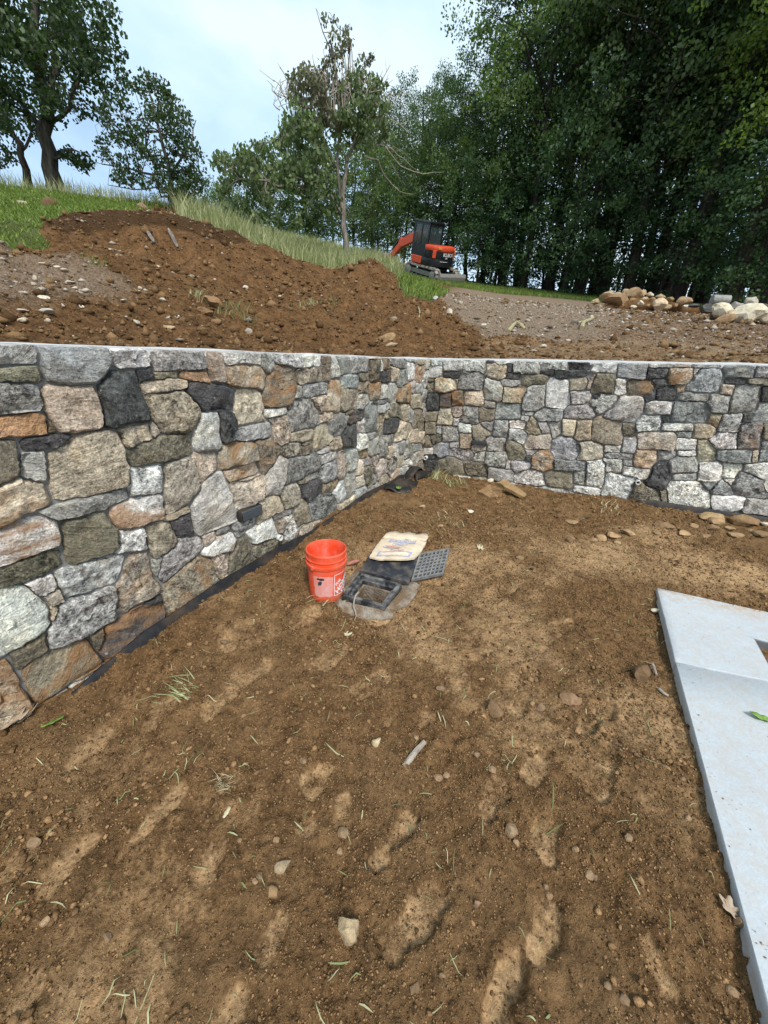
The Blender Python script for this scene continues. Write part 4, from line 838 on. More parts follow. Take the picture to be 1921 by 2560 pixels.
wallL, nlc = build_wall('L', float(topL[0, 0]) - 2.4, 0.0, 'fieldstone retaining wall running along the bucket and drain, with a louvred light')
wallR, nrc = build_wall('R', 0.0, float(topR[-1, 0]) + 3.2, 'fieldstone retaining wall under the rock pile, with round white drain pipe ends')
wallL['kind'] = 'thing'; wallR['kind'] = 'thing'
print('stones', nlc, nrc)
# ------------------------------------------------------------------ rocks
def ico(sub):
    bm = bmesh.new(); bmesh.ops.create_icosphere(bm, subdivisions=sub, radius=1.0)
    V = np.array([v.co[:] for v in bm.verts]); F = np.array([[v.index for v in f.verts] for f in bm.faces]); bm.free(); return V, F
ICO2, ICO3, ICO1 = ico(2), ico(3), ico(1)
OCT = (np.array([(1, 0, 0), (-1, 0, 0), (0, 1, 0), (0, -1, 0), (0, 0, 1), (0, 0, -1)], float), np.array([(0, 2, 4), (2, 1, 4), (1, 3, 4), (3, 0, 4), (2, 0, 5), (1, 2, 5), (3, 1, 5), (0, 3, 5)]))
def noise3(V, s, seed):
    return (fbm(V[:, 0] + seed * 1.37, V[:, 1] - seed * .71, s, 3, 71) + fbm(V[:, 1] + seed, V[:, 2] + seed * .3, s, 3, 72) + fbm(V[:, 2] - seed, V[:, 0] + seed * 2.1, s, 3, 73)) / 1.9
def rock_mesh(seed, dims, ang=.6, base=ICO3, rough=.16):
    g = np.random.default_rng(seed); V, F = base[0].copy(), base[1]
    for _ in range(int(5 + 7 * ang)):              # split faces
        n = g.normal(size=3); n /= np.linalg.norm(n); d = g.uniform(.45, .80); q = V @ n - d; m = q > 0
        V[m] -= n[None] * (q[m] * g.uniform(.75, 1))[:, None]
    V *= (1 + rough * 1.3 * noise3(V, 1.6, seed))[:, None] * (1 + .05 * noise3(V, 5, seed + 9))[:, None]
    V *= np.array(dims)[None]
    return V, F
def rock(name, label, cat, P, dims, seed, col, dirt=.3, rot=0., tilt=0., ang=.6, sink=.25, group=None, base=ICO2, smooth=True):
    V, F = rock_mesh(seed, dims, ang, base)
    me = mesh_np(name, V, F, M['rock'], smooth)
    if smooth:
        try: me.set_sharp_from_angle(angle=math.radians(20 if ang > .55 else 34))
        except Exception: pass
    o = link(name, me, None, (P[0], P[1], P[2] + dims[2] * (1 - 2 * sink) * .85), (tilt, tilt * .4, rot)); o.color = (*col, dirt)
    return tag(o, label, cat, group)
def px_size(P): return ((np.asarray(P) - CP) @ CF) / FPX      # metres per photo pixel there

TAN = (.43, .335, .22); BRN = (.29, .19, .10); GRY = (.34, .32, .30); WHT = (.62, .57, .47)
# ------------------------------------------------------------------ orange pail
B0 = at_ground(818, 1484); B0[2] = yz(B0[0], B0[1]) - .006
_h = np.linspace(.2, .55, 701); _py = project(np.stack([np.full(701, B0[0]), np.full(701, B0[1]), B0[2] + _h], 1))[1]
BH = float(_h[np.argmin(np.abs(_py - 1372))]); BR = 51 * px_size(B0 + UPZ * BH)
pail = thing('bucket', 'orange plastic bucket with wire handle standing beside the open drain', 'bucket', tuple(B0), (math.radians(-2.5), math.radians(1.0), 0))
k = BH / .37
def pr(z): return BR * (.86 + .125 * z / BH)       # outer radius of the tapering body
prof = [(0, 0), (pr(0) * .96, 0), (pr(0), .008)] + [(pr(z), z) for z in np.linspace(.03, BH * .70, 8)]
prof += [(pr(BH * .70) + .007, BH * .705), (pr(BH * .72) + .008, BH * .715), (pr(BH * .765) + .008, BH * .765), (pr(BH * .77) + .001, BH * .772), (pr(BH * .84), BH * .84), (pr(BH * .842) + .005, BH * .845), (pr(BH * .86) + .005, BH * .865), (pr(BH * .87), BH * .87),
         (BR * .985, BH * .955), (BR * 1.0, BH * .96), (BR * 1.0, BH * .99), (BR * .985, BH), (BR * .955, BH), (BR * .945, BH * .985)]
prof += [(pr(z) - .007, z) for z in np.linspace(BH * .9, .02, 6)] + [(0, .018)]
MB().lathe(prof, 48).build('body', M['pail'], pail, True)
cam_az = math.atan2(CP[1] - B0[1], CP[0] - B0[0])
def wrap(me, az0, off, z0):
    """flat mesh (x = along the arc, y = up) laid round the pail"""
    n = len(me.vertices); co = np.empty(n * 3, np.float32); me.vertices.foreach_get('co', co); co = co.reshape(-1, 3)
    z = z0 + co[:, 1]; r = pr(z) + off + co[:, 2]; a = az0 + co[:, 0] / pr(BH * .4)
    me.vertices.foreach_set('co', np.stack([r * np.cos(a), r * np.sin(a), z], 1).astype(np.float32).ravel()); me.update()
def flat_grid(x0, x1, y0, y1, n=10, m=4, jag=0.0, seed=0):
    X, Y = np.meshgrid(np.linspace(x0, x1, n), np.linspace(y0, y1, m)); I = np.arange(n * m).reshape(m, n)
    X = X + fbm(X, Y, 60, 2, seed) * jag; Y = Y + fbm(X, Y, 60, 2, seed + 1) * jag
    return np.stack([X.ravel(), Y.ravel(), np.zeros(n * m)], 1), np.stack([I[:-1, :-1], I[:-1, 1:], I[1:, 1:], I[1:, :-1]], -1).reshape(-1, 4)
def text_mesh(txt, size, shear=0.0, bold=0.0, sub=1, align='LEFT'):
    cu = bpy.data.curves.new('txt', 'FONT'); cu.body = txt; cu.size = size; cu.align_x = align; cu.offset = bold; cu.shear = shear; cu.resolution_u = 3
    ob = bpy.data.objects.new('txt', cu); COL.objects.link(ob); bpy.context.view_layer.update()
    me = bpy.data.meshes.new_from_object(ob.evaluated_get(bpy.context.evaluated_depsgraph_get()))
    bpy.data.objects.remove(ob); bpy.data.curves.remove(cu)
    bm = bmesh.new(); bm.from_mesh(me); bmesh.ops.remove_doubles(bm, verts=bm.verts, dist=1e-6); bmesh.ops.triangulate(bm, faces=bm.faces)
    for _ in range(sub): bmesh.ops.subdivide_edges(bm, edges=[e for e in bm.edges if e.calc_length() > .012], cuts=1, use_grid_fill=False)
    bmesh.ops.triangulate(bm, faces=bm.faces); bm.to_mesh(me); bm.free(); return me
# faded paper label and black print on the near side
V, F = flat_grid(-.085, .045, 0, .155, 14, 8, .006, 3); me = mesh_np('label', V, F, M['pail_label'], True); wrap(me, cam_az - .05, .0012, BH * .14); link('paper_label', me, pail)
V, F = flat_grid(-.062, -.012, 0, .016, 8, 3, .004, 5); me = mesh_np('black_print', V, F, M['label_black'], True); wrap(me, cam_az - .05, .0024, BH * .50); link('black_print', me, pail)
V, F = flat_grid(-.05, -.026, -.034, -.006, 5, 4, .006, 8); me = mesh_np('black_print', V, F, M['label_black'], True); wrap(me, cam_az - .05, .0024, BH * .50); link('black_print', me, pail)
LA = cam_az + math.asin(.37); lw = .155; z0, z1 = BH * .145, BH * .60; hh_ = z1 - z0
bx = []
for x0, x1, y0, y1, n_, m_ in ((0, lw, 0, .0042, 16, 2), (0, lw, hh_ - .0042, hh_, 16, 2), (0, .0042, 0, hh_, 2, 8), (lw - .0042, lw, 0, hh_, 2, 8)):
    V, F = flat_grid(x0, x1, y0, y1, n_, m_); bx.append((V, F))
Vb = []; Fb = []; o_ = 0
for V, F in bx: Vb.append(V); Fb.append(F + o_); o_ += len(V)
me = mesh_np('logo_frame', np.concatenate(Vb), np.concatenate(Fb), M['white_ink'], True); wrap(me, LA, .0016, z0); link('logo_frame', me, pail)
for i, (wd, sz, along, off) in enumerate((('THE', .030, .034, .046), ('HOME', .052, .0, -.004), ('DEPOT', .052, .024, -.052))):
    me = text_mesh(wd, sz, 0, .0022 if sz > .04 else .0012)
    n = len(me.vertices); co = np.empty(n * 3, np.float32); me.vertices.foreach_get('co', co); co = co.reshape(-1, 3)
    ca, sa = math.cos(math.radians(45)), math.sin(math.radians(45)); X_, Y_ = co[:, 0] + along, co[:, 1] + off
    co2 = np.stack([X_ * ca - Y_ * sa + .024, X_ * sa + Y_ * ca + .014, 0 * X_], 1)
    co2[:, 0] = np.clip(co2[:, 0], .006, lw - .006); co2[:, 1] = np.clip(co2[:, 1], .006, hh_ - .006)
    me.vertices.foreach_set('co', co2.astype(np.float32).ravel()); wrap(me, LA, .0024, z0); me.materials.clear(); me.materials.append(M['white_ink'])
    link('lettering', me, pail)
ea = cam_az - math.radians(40); e1 = Vector((math.cos(ea), math.sin(ea), 0)); e2 = Vector((math.cos(ea - math.pi / 2), math.sin(ea - math.pi / 2), 0))
ze = BH * .74; rb = pr(ze) + .012
for s in (1, -1):
    MB().tube([e1 * s * (rb - .012) + Vector((0, 0, ze)), e1 * s * (rb + .006) + Vector((0, 0, ze))], .011, 10).build('ear', M['pail'], pail, True)
MB().tube([e1 * math.cos(f) * rb * 1.03 + e2 * math.sin(f) * rb * 1.13 + Vector((0, 0, ze - .11 * math.sin(f))) for f in np.linspace(0, math.pi, 22)], .0023, 6).build('wire_handle', M['wire'], pail, True)

# ------------------------------------------------------------------ open drain (catch basin)
def bil(C4, s, t): return C4[0] * (1 - s) * (1 - t) + C4[1] * s * (1 - t) + C4[2] * s * t + C4[3] * (1 - s) * t
basin = thing('catch_basin', 'open square drain with black iron frame set in a rough concrete collar', 'drain', tuple(PITC - UPZ * FR_Z))
ORG = PITC - UPZ * FR_Z
def ring(a0, a1, z0, z1, name, mat, bevel=.004):
    mb = MB(); V = []
    for z in (z0, z1):
        for a in (a0, a1):
            for s, t in ((a, a), (1 - a, a), (1 - a, 1 - a), (a, 1 - a)): V.append(bil(PIT, s, t) - ORG + UPZ * (z - FR_Z))
    F = []
    for i in range(4):
        j = (i + 1) % 4
        F += [(i, j, 4 + j, 4 + i), (8 + i, 12 + i, 12 + j, 8 + j), (i, 8 + i, 8 + j, j), (4 + i, 4 + j, 12 + j, 12 + i)]
    return mb.add(V, F).build(name, mat, basin, False, bevel)
ring(0.0, .088, -.06, FR_Z, 'frame', M['cast_iron'])
ring(.087, .150, -.06, FR_Z - .026, 'ledge', M['cast_iron'])
ring(.149, .20, -.40, FR_Z - .06, 'pit_wall', M['concrete'], 0)
V = [bil(PIT, s, t) - ORG + UPZ * (-.30 - FR_Z) for s, t in ((.1, .1), (.9, .1), (.9, .9), (.1, .9))]
MB().add(V, [(0, 1, 2, 3)]).build('pit_floor', M['concrete_dark'], basin)
# fat pipe mouth inside the pit
pm = bil(PIT, .62, .55) - ORG; pa = (PIT[1] - PIT[0]); pa = pa / np.linalg.norm(pa)
MB().tube([Vector(pm + UPZ * -.24 + pa * .10), Vector(pm + UPZ * -.23 - pa * .06)], [.075, .075], 20, False).build('pipe_mouth', M['concrete'], basin, True)
# collar: ragged concrete apron round the frame
outl = [(829, 1497), (856, 1521), (908, 1536), (961, 1541), (990, 1537), (994, 1524), (1018, 1511), (1040, 1487), (1056, 1464), (1032, 1452), (1010, 1453), (960, 1434), (897, 1422), (868, 1445), (845, 1475)]
Vc = []; nO = len(outl)
per = [bil(PIT, s, t) for s, t in ((-.01, .98), (-.01, 1.01), (.4, 1.01), (.9, 1.01), (1.01, 1.01), (1.01, .93), (1.01, .8), (1.01, .5), (1.01, .2), (1.01, -.01), (.85, -.01), (.5, -.01), (-.01, -.01), (-.01, .3), (-.01, .7))]
for (x, y), q in zip(outl, per):
    P = at_ground(x, y, .012); P[2] = yz(P[0], P[1]) + .006; mid_ = P * .45 + np.array([q[0], q[1], P[2] + .018]) * .55
    P[:2] += rng.normal(0, .012, 2); Vc += [P - UPZ * .05 - ORG, P - ORG, mid_ + UPZ * rng.normal(.004, .005) - ORG, np.array([q[0], q[1], PITC[2] - .045 + rng.normal(0, .005)]) - ORG]
Fc = []
for i in range(nO):
    j = (i + 1) % nO
    for r_ in range(3): Fc.append((i * 4 + r_, j * 4 + r_, j * 4 + r_ + 1, i * 4 + r_ + 1))
MB().add(Vc, Fc).build('concrete_collar', M['concrete'], basin, True)
# pale root hanging out over the frame
rp = [at_ground(897, 1481, .085), at_ground(890, 1487, .10), at_ground(886, 1500, .07), at_ground(884, 1515, .035), at_ground(889, 1530, .015), at_ground(891, 1540, .012), at_ground(886, 1552, .008)]
o = MB().tube([Vector(p) for p in rp], [.006, .0055, .005, .005, .004, .0035, .002], 7).build('root', M['dead_wood'], None, True)
tag(o, 'pale crooked root hanging over the edge of the open drain', 'root')
sh = [at_ground(868, 1411, .02), at_ground(880, 1407, .03), at_ground(892, 1403, .03), at_ground(898, 1402, .025)]
o = MB().tube([Vector(p) for p in sh], [.010, .015, .016, .008], 9).build('stick', M['red_stone'], None, True); tag(o, 'short thick pinkish stub of root lying behind the orange bucket', 'stick')

# ------------------------------------------------------------------ black cover plate, paper sack, grate
def slab_from_px(C4px, dz, thick, name, mat, parent=None, bevel=.004):
    T = [at_ground(x, y, d) for (x, y), d in zip(C4px, dz)]; V = [p for p in T] + [p - UPZ * thick for p in T]
    return MB().add(V, [(0, 1, 2, 3), (7, 6, 5, 4)] + [(i, 4 + i, 4 + (i + 1) % 4, (i + 1) % 4) for i in range(4)]).build(name, mat, parent, False, bevel), T
o, PL = slab_from_px([(900, 1425), (1023, 1456), (1053, 1384), (937, 1366)], (.062, .062, .05, .05), .03, 'cover_plate', M['black_rubber'])
tag(o, 'flat black rubber cover plate lying between the drain and the paper sack', 'cover')
BAGC = [at_ground(957, 1343, .075), at_ground(1067, 1350, .075), at_ground(1036, 1399, .082), at_ground(924, 1395, .082)]
def bag_pt(s, t, off=0.0):
    P = bil(BAGC, s, t); b = (BAGC[3] - BAGC[0]); b = b / np.linalg.norm(b); e_ = (BAGC[1] - BAGC[0]); e_ = e_ / np.linalg.norm(e_)
    w = 1 - (2 * s - 1) ** 2
    P = P + b * (.030 * w * t ** 3) + e_ * (.02 * (1 - (2 * t - 1) ** 2) * (2 * s - 1) * .5)
    z = .016 * w * (1 - (2 * t - 1) ** 2) + .012 * (t ** 4) + .006 * math.sin(7 * s + 4 * t) * w - .012 * (abs(2 * s - 1) ** 6) * (1 - t)
    wr = float(fbm(np.array([s * 1.7]), np.array([t * 1.3]), 6, 2, 88)[0]) * .004
    return P + UPZ * (z + wr + off)
sack = thing('paper_sack', 'empty tan paper cement sack lying flattened on the black cover plate', 'sack', tuple(BAGC[3]))
def sheet(ss, ts, off, thick, name, mat, parent, org, shape=None):
    n, m = len(ss), len(ts); V = []; 
    for dz in (0, -thick):
        for t_ in ts:
            for s_ in ss: V.append(bag_pt(s_, t_, off + dz) - org)
    I = lambda i, j, l: l * n * m + j * n + i; F = []
    for j in range(m - 1):
        for i in range(n - 1):
            F += [(I(i, j, 0), I(i, j + 1, 0), I(i + 1, j + 1, 0), I(i + 1, j, 0))]
            if thick: F += [(I(i, j, 1), I(i + 1, j, 1), I(i + 1, j + 1, 1), I(i, j + 1, 1))]
    if thick:
        for j in range(m - 1): F += [(I(0, j, 0), I(0, j, 1), I(0, j + 1, 1), I(0, j + 1, 0)), (I(n - 1, j, 0), I(n - 1, j + 1, 0), I(n - 1, j + 1, 1), I(n - 1, j, 1))]
        for i in range(n - 1): F += [(I(i, 0, 0), I(i + 1, 0, 0), I(i + 1, 0, 1), I(i, 0, 1)), (I(i, m - 1, 0), I(i, m - 1, 1), I(i + 1, m - 1, 1), I(i + 1, m - 1, 0))]
    return MB().add(V, F).build(name, mat, parent, True)
sheet(np.linspace(0, 1, 22), np.linspace(0, 1, 18), 0, .013, 'sack_body', M['kraft'], sack, BAGC[3])
V = []; nn_ = 16
for j, (x0, y0, x1, y1, dz) in enumerate(((956, 1345, 1066, 1352, .078), (962, 1339, 1069, 1347, .088), (968, 1333, 1071, 1341, .070), (971, 1329, 1070, 1338, .060))):
    for i in range(nn_):
        f = i / (nn_ - 1); x = x0 + (x1 - x0) * f + rng.normal(0, 1.0); y = y0 + (y1 - y0) * f + rng.normal(0, .9) - (4 * math.sin(f * 9) ** 2 if j == 3 else 0)
        V.append(at_ground(x, y, dz + rng.normal(0, .003)) - BAGC[3])
F = [(j * nn_ + i, (j + 1) * nn_ + i, (j + 1) * nn_ + i + 1, j * nn_ + i + 1) for j in range(3) for i in range(nn_ - 1)]
o = MB().add(V, F).build('torn_mouth', M['kraft'], sack, True); md = o.modifiers.new('thick', 'SOLIDIFY'); md.thickness = .006
def decal(s0, s1, t0, t1, mat, name, off=.0022, skew=0.0):
    return sheet(np.linspace(s0, s1, 8), np.linspace(t0, t1, 5), off, 0, name, mat, sack, BAGC[3])
decal(.22, .80, .13, .29, M['print_blue'], 'printed_band')
def bag_text(txt, size, s, t, mat, shear=0.0, bold=.001, off=.0036):
    me = text_mesh(txt, 1.0, shear, bold, 0, 'CENTER'); n = len(me.vertices); co = np.empty(n * 3, np.float32); me.vertices.foreach_get('co', co); co = co.reshape(-1, 3)
    P = np.array([bag_pt(s + c[0] * size[0], t - c[1] * size[1], off) - BAGC[3] for c in co], np.float32); me.vertices.foreach_set('co', P.ravel()); me.update(); me.materials.clear(); me.materials.append(mat); link('lettering', me, sack)
bag_text('PORTLAND', (.098, .14), .52, .265, M['print_cream'], .25, .012)
bag_text('CEMENT', (.085, .13), .50, .42, M['print_blue'], 0, .004)
me = mesh_np('pennant', np.array([bag_pt(*q, .0026) - BAGC[3] for q in ((.20, .46), (.45, .475), (.82, .545), (.50, .55), (.30, .53))]), [np.array([[0, 1, 2, 3, 4]])], M['print_red']); link('printed_band', me, sack)
me = mesh_np('pennant', np.array([bag_pt(*q, .0034) - BAGC[3] for q in ((.18, .52), (.46, .545), (.62, .575), (.40, .585), (.2, .56))]), [np.array([[0, 1, 2, 3, 4]])], M['print_blue']); link('printed_band', me, sack)
decal(.36, .66, .63, .66, M['print_red'], 'printed_band')
for q in ((.14, .86, .70, .725), (.14, .86, .885, .91), (.14, .18, .70, .91), (.82, .86, .70, .91)): decal(*q, M['print_blue'], 'printed_band')
decal(.20, .80, .75, .86, M['print_cream'], 'printed_band', .0018)

GC = [at_ground(1049, 1384, .07), at_ground(1125, 1369, .085), at_ground(1109, 1433, .045), at_ground(1029, 1449, .05)]
GO = bil(GC, .5, 1.0); grate = thing('drain_grate', 'grey square drain grate with rows of square holes lying on soil', 'grate', tuple(GO))
gn = np.cross(GC[1] - GC[0], GC[3] - GC[0]); gn = gn / np.linalg.norm(gn); gn = gn if gn[2] > 0 else -gn
def gbar(s0, s1, t0, t1, th, name, up=0.0):
    T = [bil(GC, s, t) - GO + gn * up for s, t in ((s0, t0), (s1, t0), (s1, t1), (s0, t1))]; V = T + [p - gn * th for p in T]
    return MB().add(V, [(0, 1, 2, 3), (7, 6, 5, 4)] + [(i, 4 + i, 4 + (i + 1) % 4, (i + 1) % 4) for i in range(4)]).build(name, M['grate_grey'], grate)
for q in ((0, 1, 0, .06), (0, 1, .94, 1), (0, .06, .06, .94), (.94, 1, .06, .94)): gbar(*q, .022, 'rim')
for i in range(1, 7):
    f = .06 + .88 * i / 7; gbar(f - .026, f + .026, .06, .94, .016, 'bar', -.001); gbar(.06, .94, f - .026, f + .026, .015, 'bar', -.0025)

# ------------------------------------------------------------------ wall lights, weep pipes
def wall_light(px0, px1, side, label):
    if side == 'L': u0_, u1_, z0_, z1_ = wall_uv(590, 1290, 'L')[0], wall_uv(642, 1268, 'L')[0], wall_uv(616, 1292, 'L')[1], wall_uv(616, 1266, 'L')[1]
    else: (u0_, z0_), (u1_, z1_) = wall_uv(*px0, side), wall_uv(*px1, side)
    tt, nn = (tL, nL) if side == 'L' else (tR, nR); w = abs(u1_ - u0_) / 2; h = abs(z1_ - z0_) / 2; uc, zc = (u0_ + u1_) / 2, (z0_ + z1_) / 2
    O = wall_pt(uc, zc, side, -.02); R = Matrix(((tt[0], nn[0], 0), (tt[1], nn[1], 0), (0, 0, 1)))
    r_ = thing('wall_light', label, 'light', tuple(O)); dp = .075
    MB().box(R @ Vector((0, .028, 0)), (w, .048, h), R).build('housing', M['black_plastic'], r_, False, .004)
    MB().box(R @ Vector((0, dp + .003, h * .78)), (w * .96, .005, h * .20), R).build('hood', M['paint_grey'], r_, False, .002)
    for i in range(5):
        z = h * (.42 - i * .27); RR = R @ Matrix.Rotation(math.radians(-28), 3, 'X')
        MB().box(R @ Vector((0, dp + .004, z)), (w * .88, .006, h * .035), RR).build('louver', M['paint_grey'], r_)
    return r_
wall_light((589, 1262), (643, 1293), 'L', 'black louvred step light on the wall beside the orange bucket')
wall_light((1182, 1098), (1217, 1113), 'R', 'black step light low on the wall beyond the drain grate')
def pipe_end(px, py, side, r, label):
    u_, z_ = wall_uv(px, py, side); O = wall_pt(u_, z_, side, .055); tt, nn = (tL, nL) if side == 'L' else (tR, nR)
    o = MB(); n = 20; N = Vector(nn); T = Vector(tt)
    for (rr, d) in ((r, -.20), (r, 0), (r * .72, 0), (r * .72, -.20)):
        for q in range(n):
            a = 2 * math.pi * q / n; o.V.append(tuple(T * math.cos(a) * rr + Vector((0, 0, math.sin(a) * rr)) + N * d))
    for q in range(3):
        for w in range(n): o.F.append((q * n + w, q * n + (w + 1) % n, (q + 1) * n + (w + 1) % n, (q + 1) * n + w))
    ob = o.build('pipe_end', M['pvc'], None, True); ob.location = tuple(O); tag(ob, label, 'pipe')
    return ob
pipe_end(690, 1341, 'L', .023, 'white weep pipe end in the wall below the louvred light')
pipe_end(1067, 1143, 'R', .024, 'white weep pipe end close to the inner corner of the walls')
pipe_end(1595, 1203, 'R', .023, 'white weep pipe end low in the wall behind the yard cobbles')
u_, z_ = wall_uv(1021, 1156, 'L'); rock('stone_chip', 'small bright white stone chip wedged in the wall above the crumpled membrane', 'stone', wall_pt(u_, z_ - .02, 'L', .03), (.035, .03, .04), 901, (.8, .8, .78), 0)

# ------------------------------------------------------------------ black membrane along the wall foot
def membrane(side, u0_, u1_, hf, label, seed, drop=.05):
    B = baseL if side == 'L' else baseR; n = int(abs(u1_ - u0_) / .05) + 2; us = np.linspace(u0_, u1_, n); V = []
    O = wall_pt(u0_, float(np.interp(u0_, B[:, 0], B[:, 1])), side)
    for i, uu in enumerate(us):
        zb = float(np.interp(uu, B[:, 0], B[:, 1])); w = float(fbm(np.array([uu]), np.array([seed * 1.]), 2.2, 3, seed)[0]); f = min(1, .3 + i / 4, .3 + (n - 1 - i) / 4)
        h = hf * f * (1 + .45 * w)
        for dz, ou in ((h, .050 + .012 * w), (h + .004, .062 + .014 * w), (h * .45, .078 + .018 * w), (-drop, .10 + .02 * w), (-drop - .01, .07)):
            V.append(wall_pt(uu, zb + dz, side, ou) - O)
    F = [(i * 5 + r_, (i + 1) * 5 + r_, (i + 1) * 5 + r_ + 1, i * 5 + r_ + 1) for i in range(n - 1) for r_ in range(4)]
    o = MB().add(V, F).build('membrane_strip', M['black_plastic'], None, True); o.location = tuple(O); md = o.modifiers.new('thick', 'SOLIDIFY'); md.thickness = .004
    return tag(o, label, 'membrane')
uA = wall_uv(165, 1722, 'L')[0]
membrane('L', uA, -.55, .052, 'black plastic membrane strip along the wall foot behind the orange bucket', 3)
membrane('R', wall_uv(1590, 1248, 'R')[0], float(topR[-1, 0]) + 1.2, .045, 'black plastic membrane strip along the wall foot behind the yard cobbles', 6, .06)
# crumpled end at the corner
def gp(x, y, dz): return at_ground(x, y, dz)
cr0 = gp(1000, 1230, 0)
def quad_sheet(A, B_, C_, D_, n, m, amp, seed):
    V = []
    for j in range(m):
        for i in range(n):
            s, t = i / (n - 1), j / (m - 1); P = A * (1 - s) * (1 - t) + B_ * s * (1 - t) + C_ * s * t + D_ * (1 - s) * t
            V.append(P + UPZ * amp * float(fbm(np.array([s * 2.]), np.array([t * 2.]), 2, 3, seed)[0]) - cr0)
    return V, [(j * n + i, j * n + i + 1, (j + 1) * n + i + 1, (j + 1) * n + i) for j in range(m - 1) for i in range(n - 1)]
crm = thing('crumpled_membrane', 'crumpled end of black plastic membrane folded open at the wall corner', 'membrane', tuple(cr0))
V, F = quad_sheet(gp(962, 1222, .05), gp(1030, 1238, .015), gp(1048, 1202, .03), gp(995, 1196, .07), 12, 8, .018, 91)
o = MB().add(V, F).build('flap', M['black_plastic'], crm, True); o.modifiers.new('t', 'SOLIDIFY').thickness = .005
fold = [(985, 1215, .04), (996, 1199, .10), (1006, 1184, .16), (1016, 1172, .20), (1024, 1171, .19), (1034, 1181, .13), (1045, 1194, .05)]
V = []
uz0 = np.array([wall_uv(x, y, 'L') for x, y, _ in fold])
for d in (0, 1, 2):
    for (x, y, _), (uu, zz) in zip(fold, uz0):
        V.append(wall_pt(uu + .02 * d, zz + .03 + .012 * (d == 1), 'L', .17 - .065 * d) - cr0)
nf_ = len(fold); F = [(d * nf_ + i, d * nf_ + i + 1, (d + 1) * nf_ + i + 1, (d + 1) * nf_ + i) for d in range(2) for i in range(nf_ - 1)]
o = MB().add(V, F).build('fold', M['black_plastic'], crm, True); o.modifiers.new('t', 'SOLIDIFY').thickness = .005
V, F = quad_sheet(gp(1040, 1200, .03), gp(1085, 1186, .01), gp(1082, 1176, .05), gp(1040, 1178, .08), 8, 4, .01, 93)
o = MB().add(V, F).build('tail', M['black_plastic'], crm, True); o.modifiers.new('t', 'SOLIDIFY').thickness = .005

# ------------------------------------------------------------------ bluestone slabs
SZ = .062
A_ = at_z(1645, 1470, SZ); E1 = at_z(1921, 1531, SZ) - A_; E1 /= np.linalg.norm(E1)
J_ = at_z(1692, 1655, SZ); E2 = at_z(1921, 2500, SZ) - J_; E2 /= np.linalg.norm(E2); JD = at_z(1921, 1702, SZ) - J_; JD /= np.linalg.norm(JD)
def patch_slab(quads, sides, thick, label, name='stone_slab', edge=None):
    """top/bottom from bilinear patches, walls from the given loops"""
    V = []; F = []; dust = []
    for q in quads:
        n = 14; b = len(V)
        for j in range(n):
            for i in range(n):
                P = bil(q, i / (n - 1), j / (n - 1)); V.append(P); d = seg_d(np.array([P[0]]), np.array([P[1]]), edge[0][:2], edge[1][:2])[0][0]; dust.append(max(max(0., 1 - d / .22) * .95, .26))
        F += [(b + j * n + i, b + j * n + i + 1, b + (j + 1) * n + i + 1, b + (j + 1) * n + i) for j in range(n - 1) for i in range(n - 1)]
    for loop in sides:
        b = len(V); m = len(loop)
        pts = []
        for i in range(m):
            p, q = loop[i], loop[(i + 1) % m]; kk = max(2, int(np.linalg.norm(q - p) / .06)); pts += [p + (q - p) * f / kk for f in range(kk)]
        cen = sum(pts) / len(pts)
        for lev, ins in ((-.0, 0), (-.004, .004), (-thick * .6, .002), (-thick, .006)):
            for p in pts:
                j_ = rng.normal(0, .0008, 3) * (1 if lev else 0); d = (p - cen); d[2] = 0; d /= np.linalg.norm(d)
                V.append(p + UPZ * lev + d * ins + j_); dust.append(.35 if lev < -.02 else 0)
        K = len(pts)
        for l in range(3): F += [(b + l * K + i, b + (l + 1) * K + i, b + (l + 1) * K + (i + 1) % K, b + l * K + (i + 1) % K) for i in range(K)]
    me = mesh_np(name, np.array(V), [np.array(F)], M['bluestone'], False, {'dust': np.array(dust)})
    bm = bmesh.new(); bm.from_mesh(me); bmesh.ops.remove_doubles(bm, verts=bm.verts, dist=.0008); bmesh.ops.recalc_face_normals(bm, faces=bm.faces); bm.to_mesh(me); bm.free()
    o = link(name, me); return tag(o, label, 'slab', None, 'thing')
far = 2.4
H0 = at_z(1886, 1597, SZ); Hn = at_z(1925, 1668, SZ) - H0; Hn /= np.linalg.norm(Hn); H = [H0, H0 + E1 * .5, H0 + E1 * .5 + Hn * .26, H0 + Hn * .26]
Oq = [A_, A_ + E1 * far, J_ + JD * far, J_ - JD * .0]
patch_slab([[Oq[i], Oq[(i + 1) % 4], H[(i + 1) % 4], H[i]] for i in range(4)], [Oq, H[::-1]], .055, 'pale bluestone slab with a rectangular cut-out and dusty far edge', edge=(Oq[0], Oq[1]))
gp_ = E2 * .006 - UPZ * .004
Nq = [J_ + gp_, J_ + JD * far + gp_, J_ + JD * far + E2 * 3.4, J_ + E2 * 3.4]
patch_slab([Nq], [Nq], .055, 'long plain pale bluestone slab with brown crumbs, a green leaf on it', edge=(Oq[0], Oq[1]))
pitm = thing('steel_tray', 'grey steel tray with pink stones seen through the cut-out in the slab', 'tray', tuple(H0 - UPZ * .15))
O_ = H0 - UPZ * .15
def trayw(a, b, th, h):
    d = b - a; nrm = np.array([-d[1], d[0], 0]); nrm /= np.linalg.norm(nrm); V = [a, b, b + nrm * th, a + nrm * th]; V = [p - O_ - UPZ * .006 for p in V] + [p - O_ - UPZ * h for p in V]
    return MB().add(V, [(0, 1, 2, 3), (7, 6, 5, 4)] + [(i, 4 + i, 4 + (i + 1) % 4, (i + 1) % 4) for i in range(4)])
Hi = [sum(H) / 4 + (p - sum(H) / 4) * .97 for p in H]
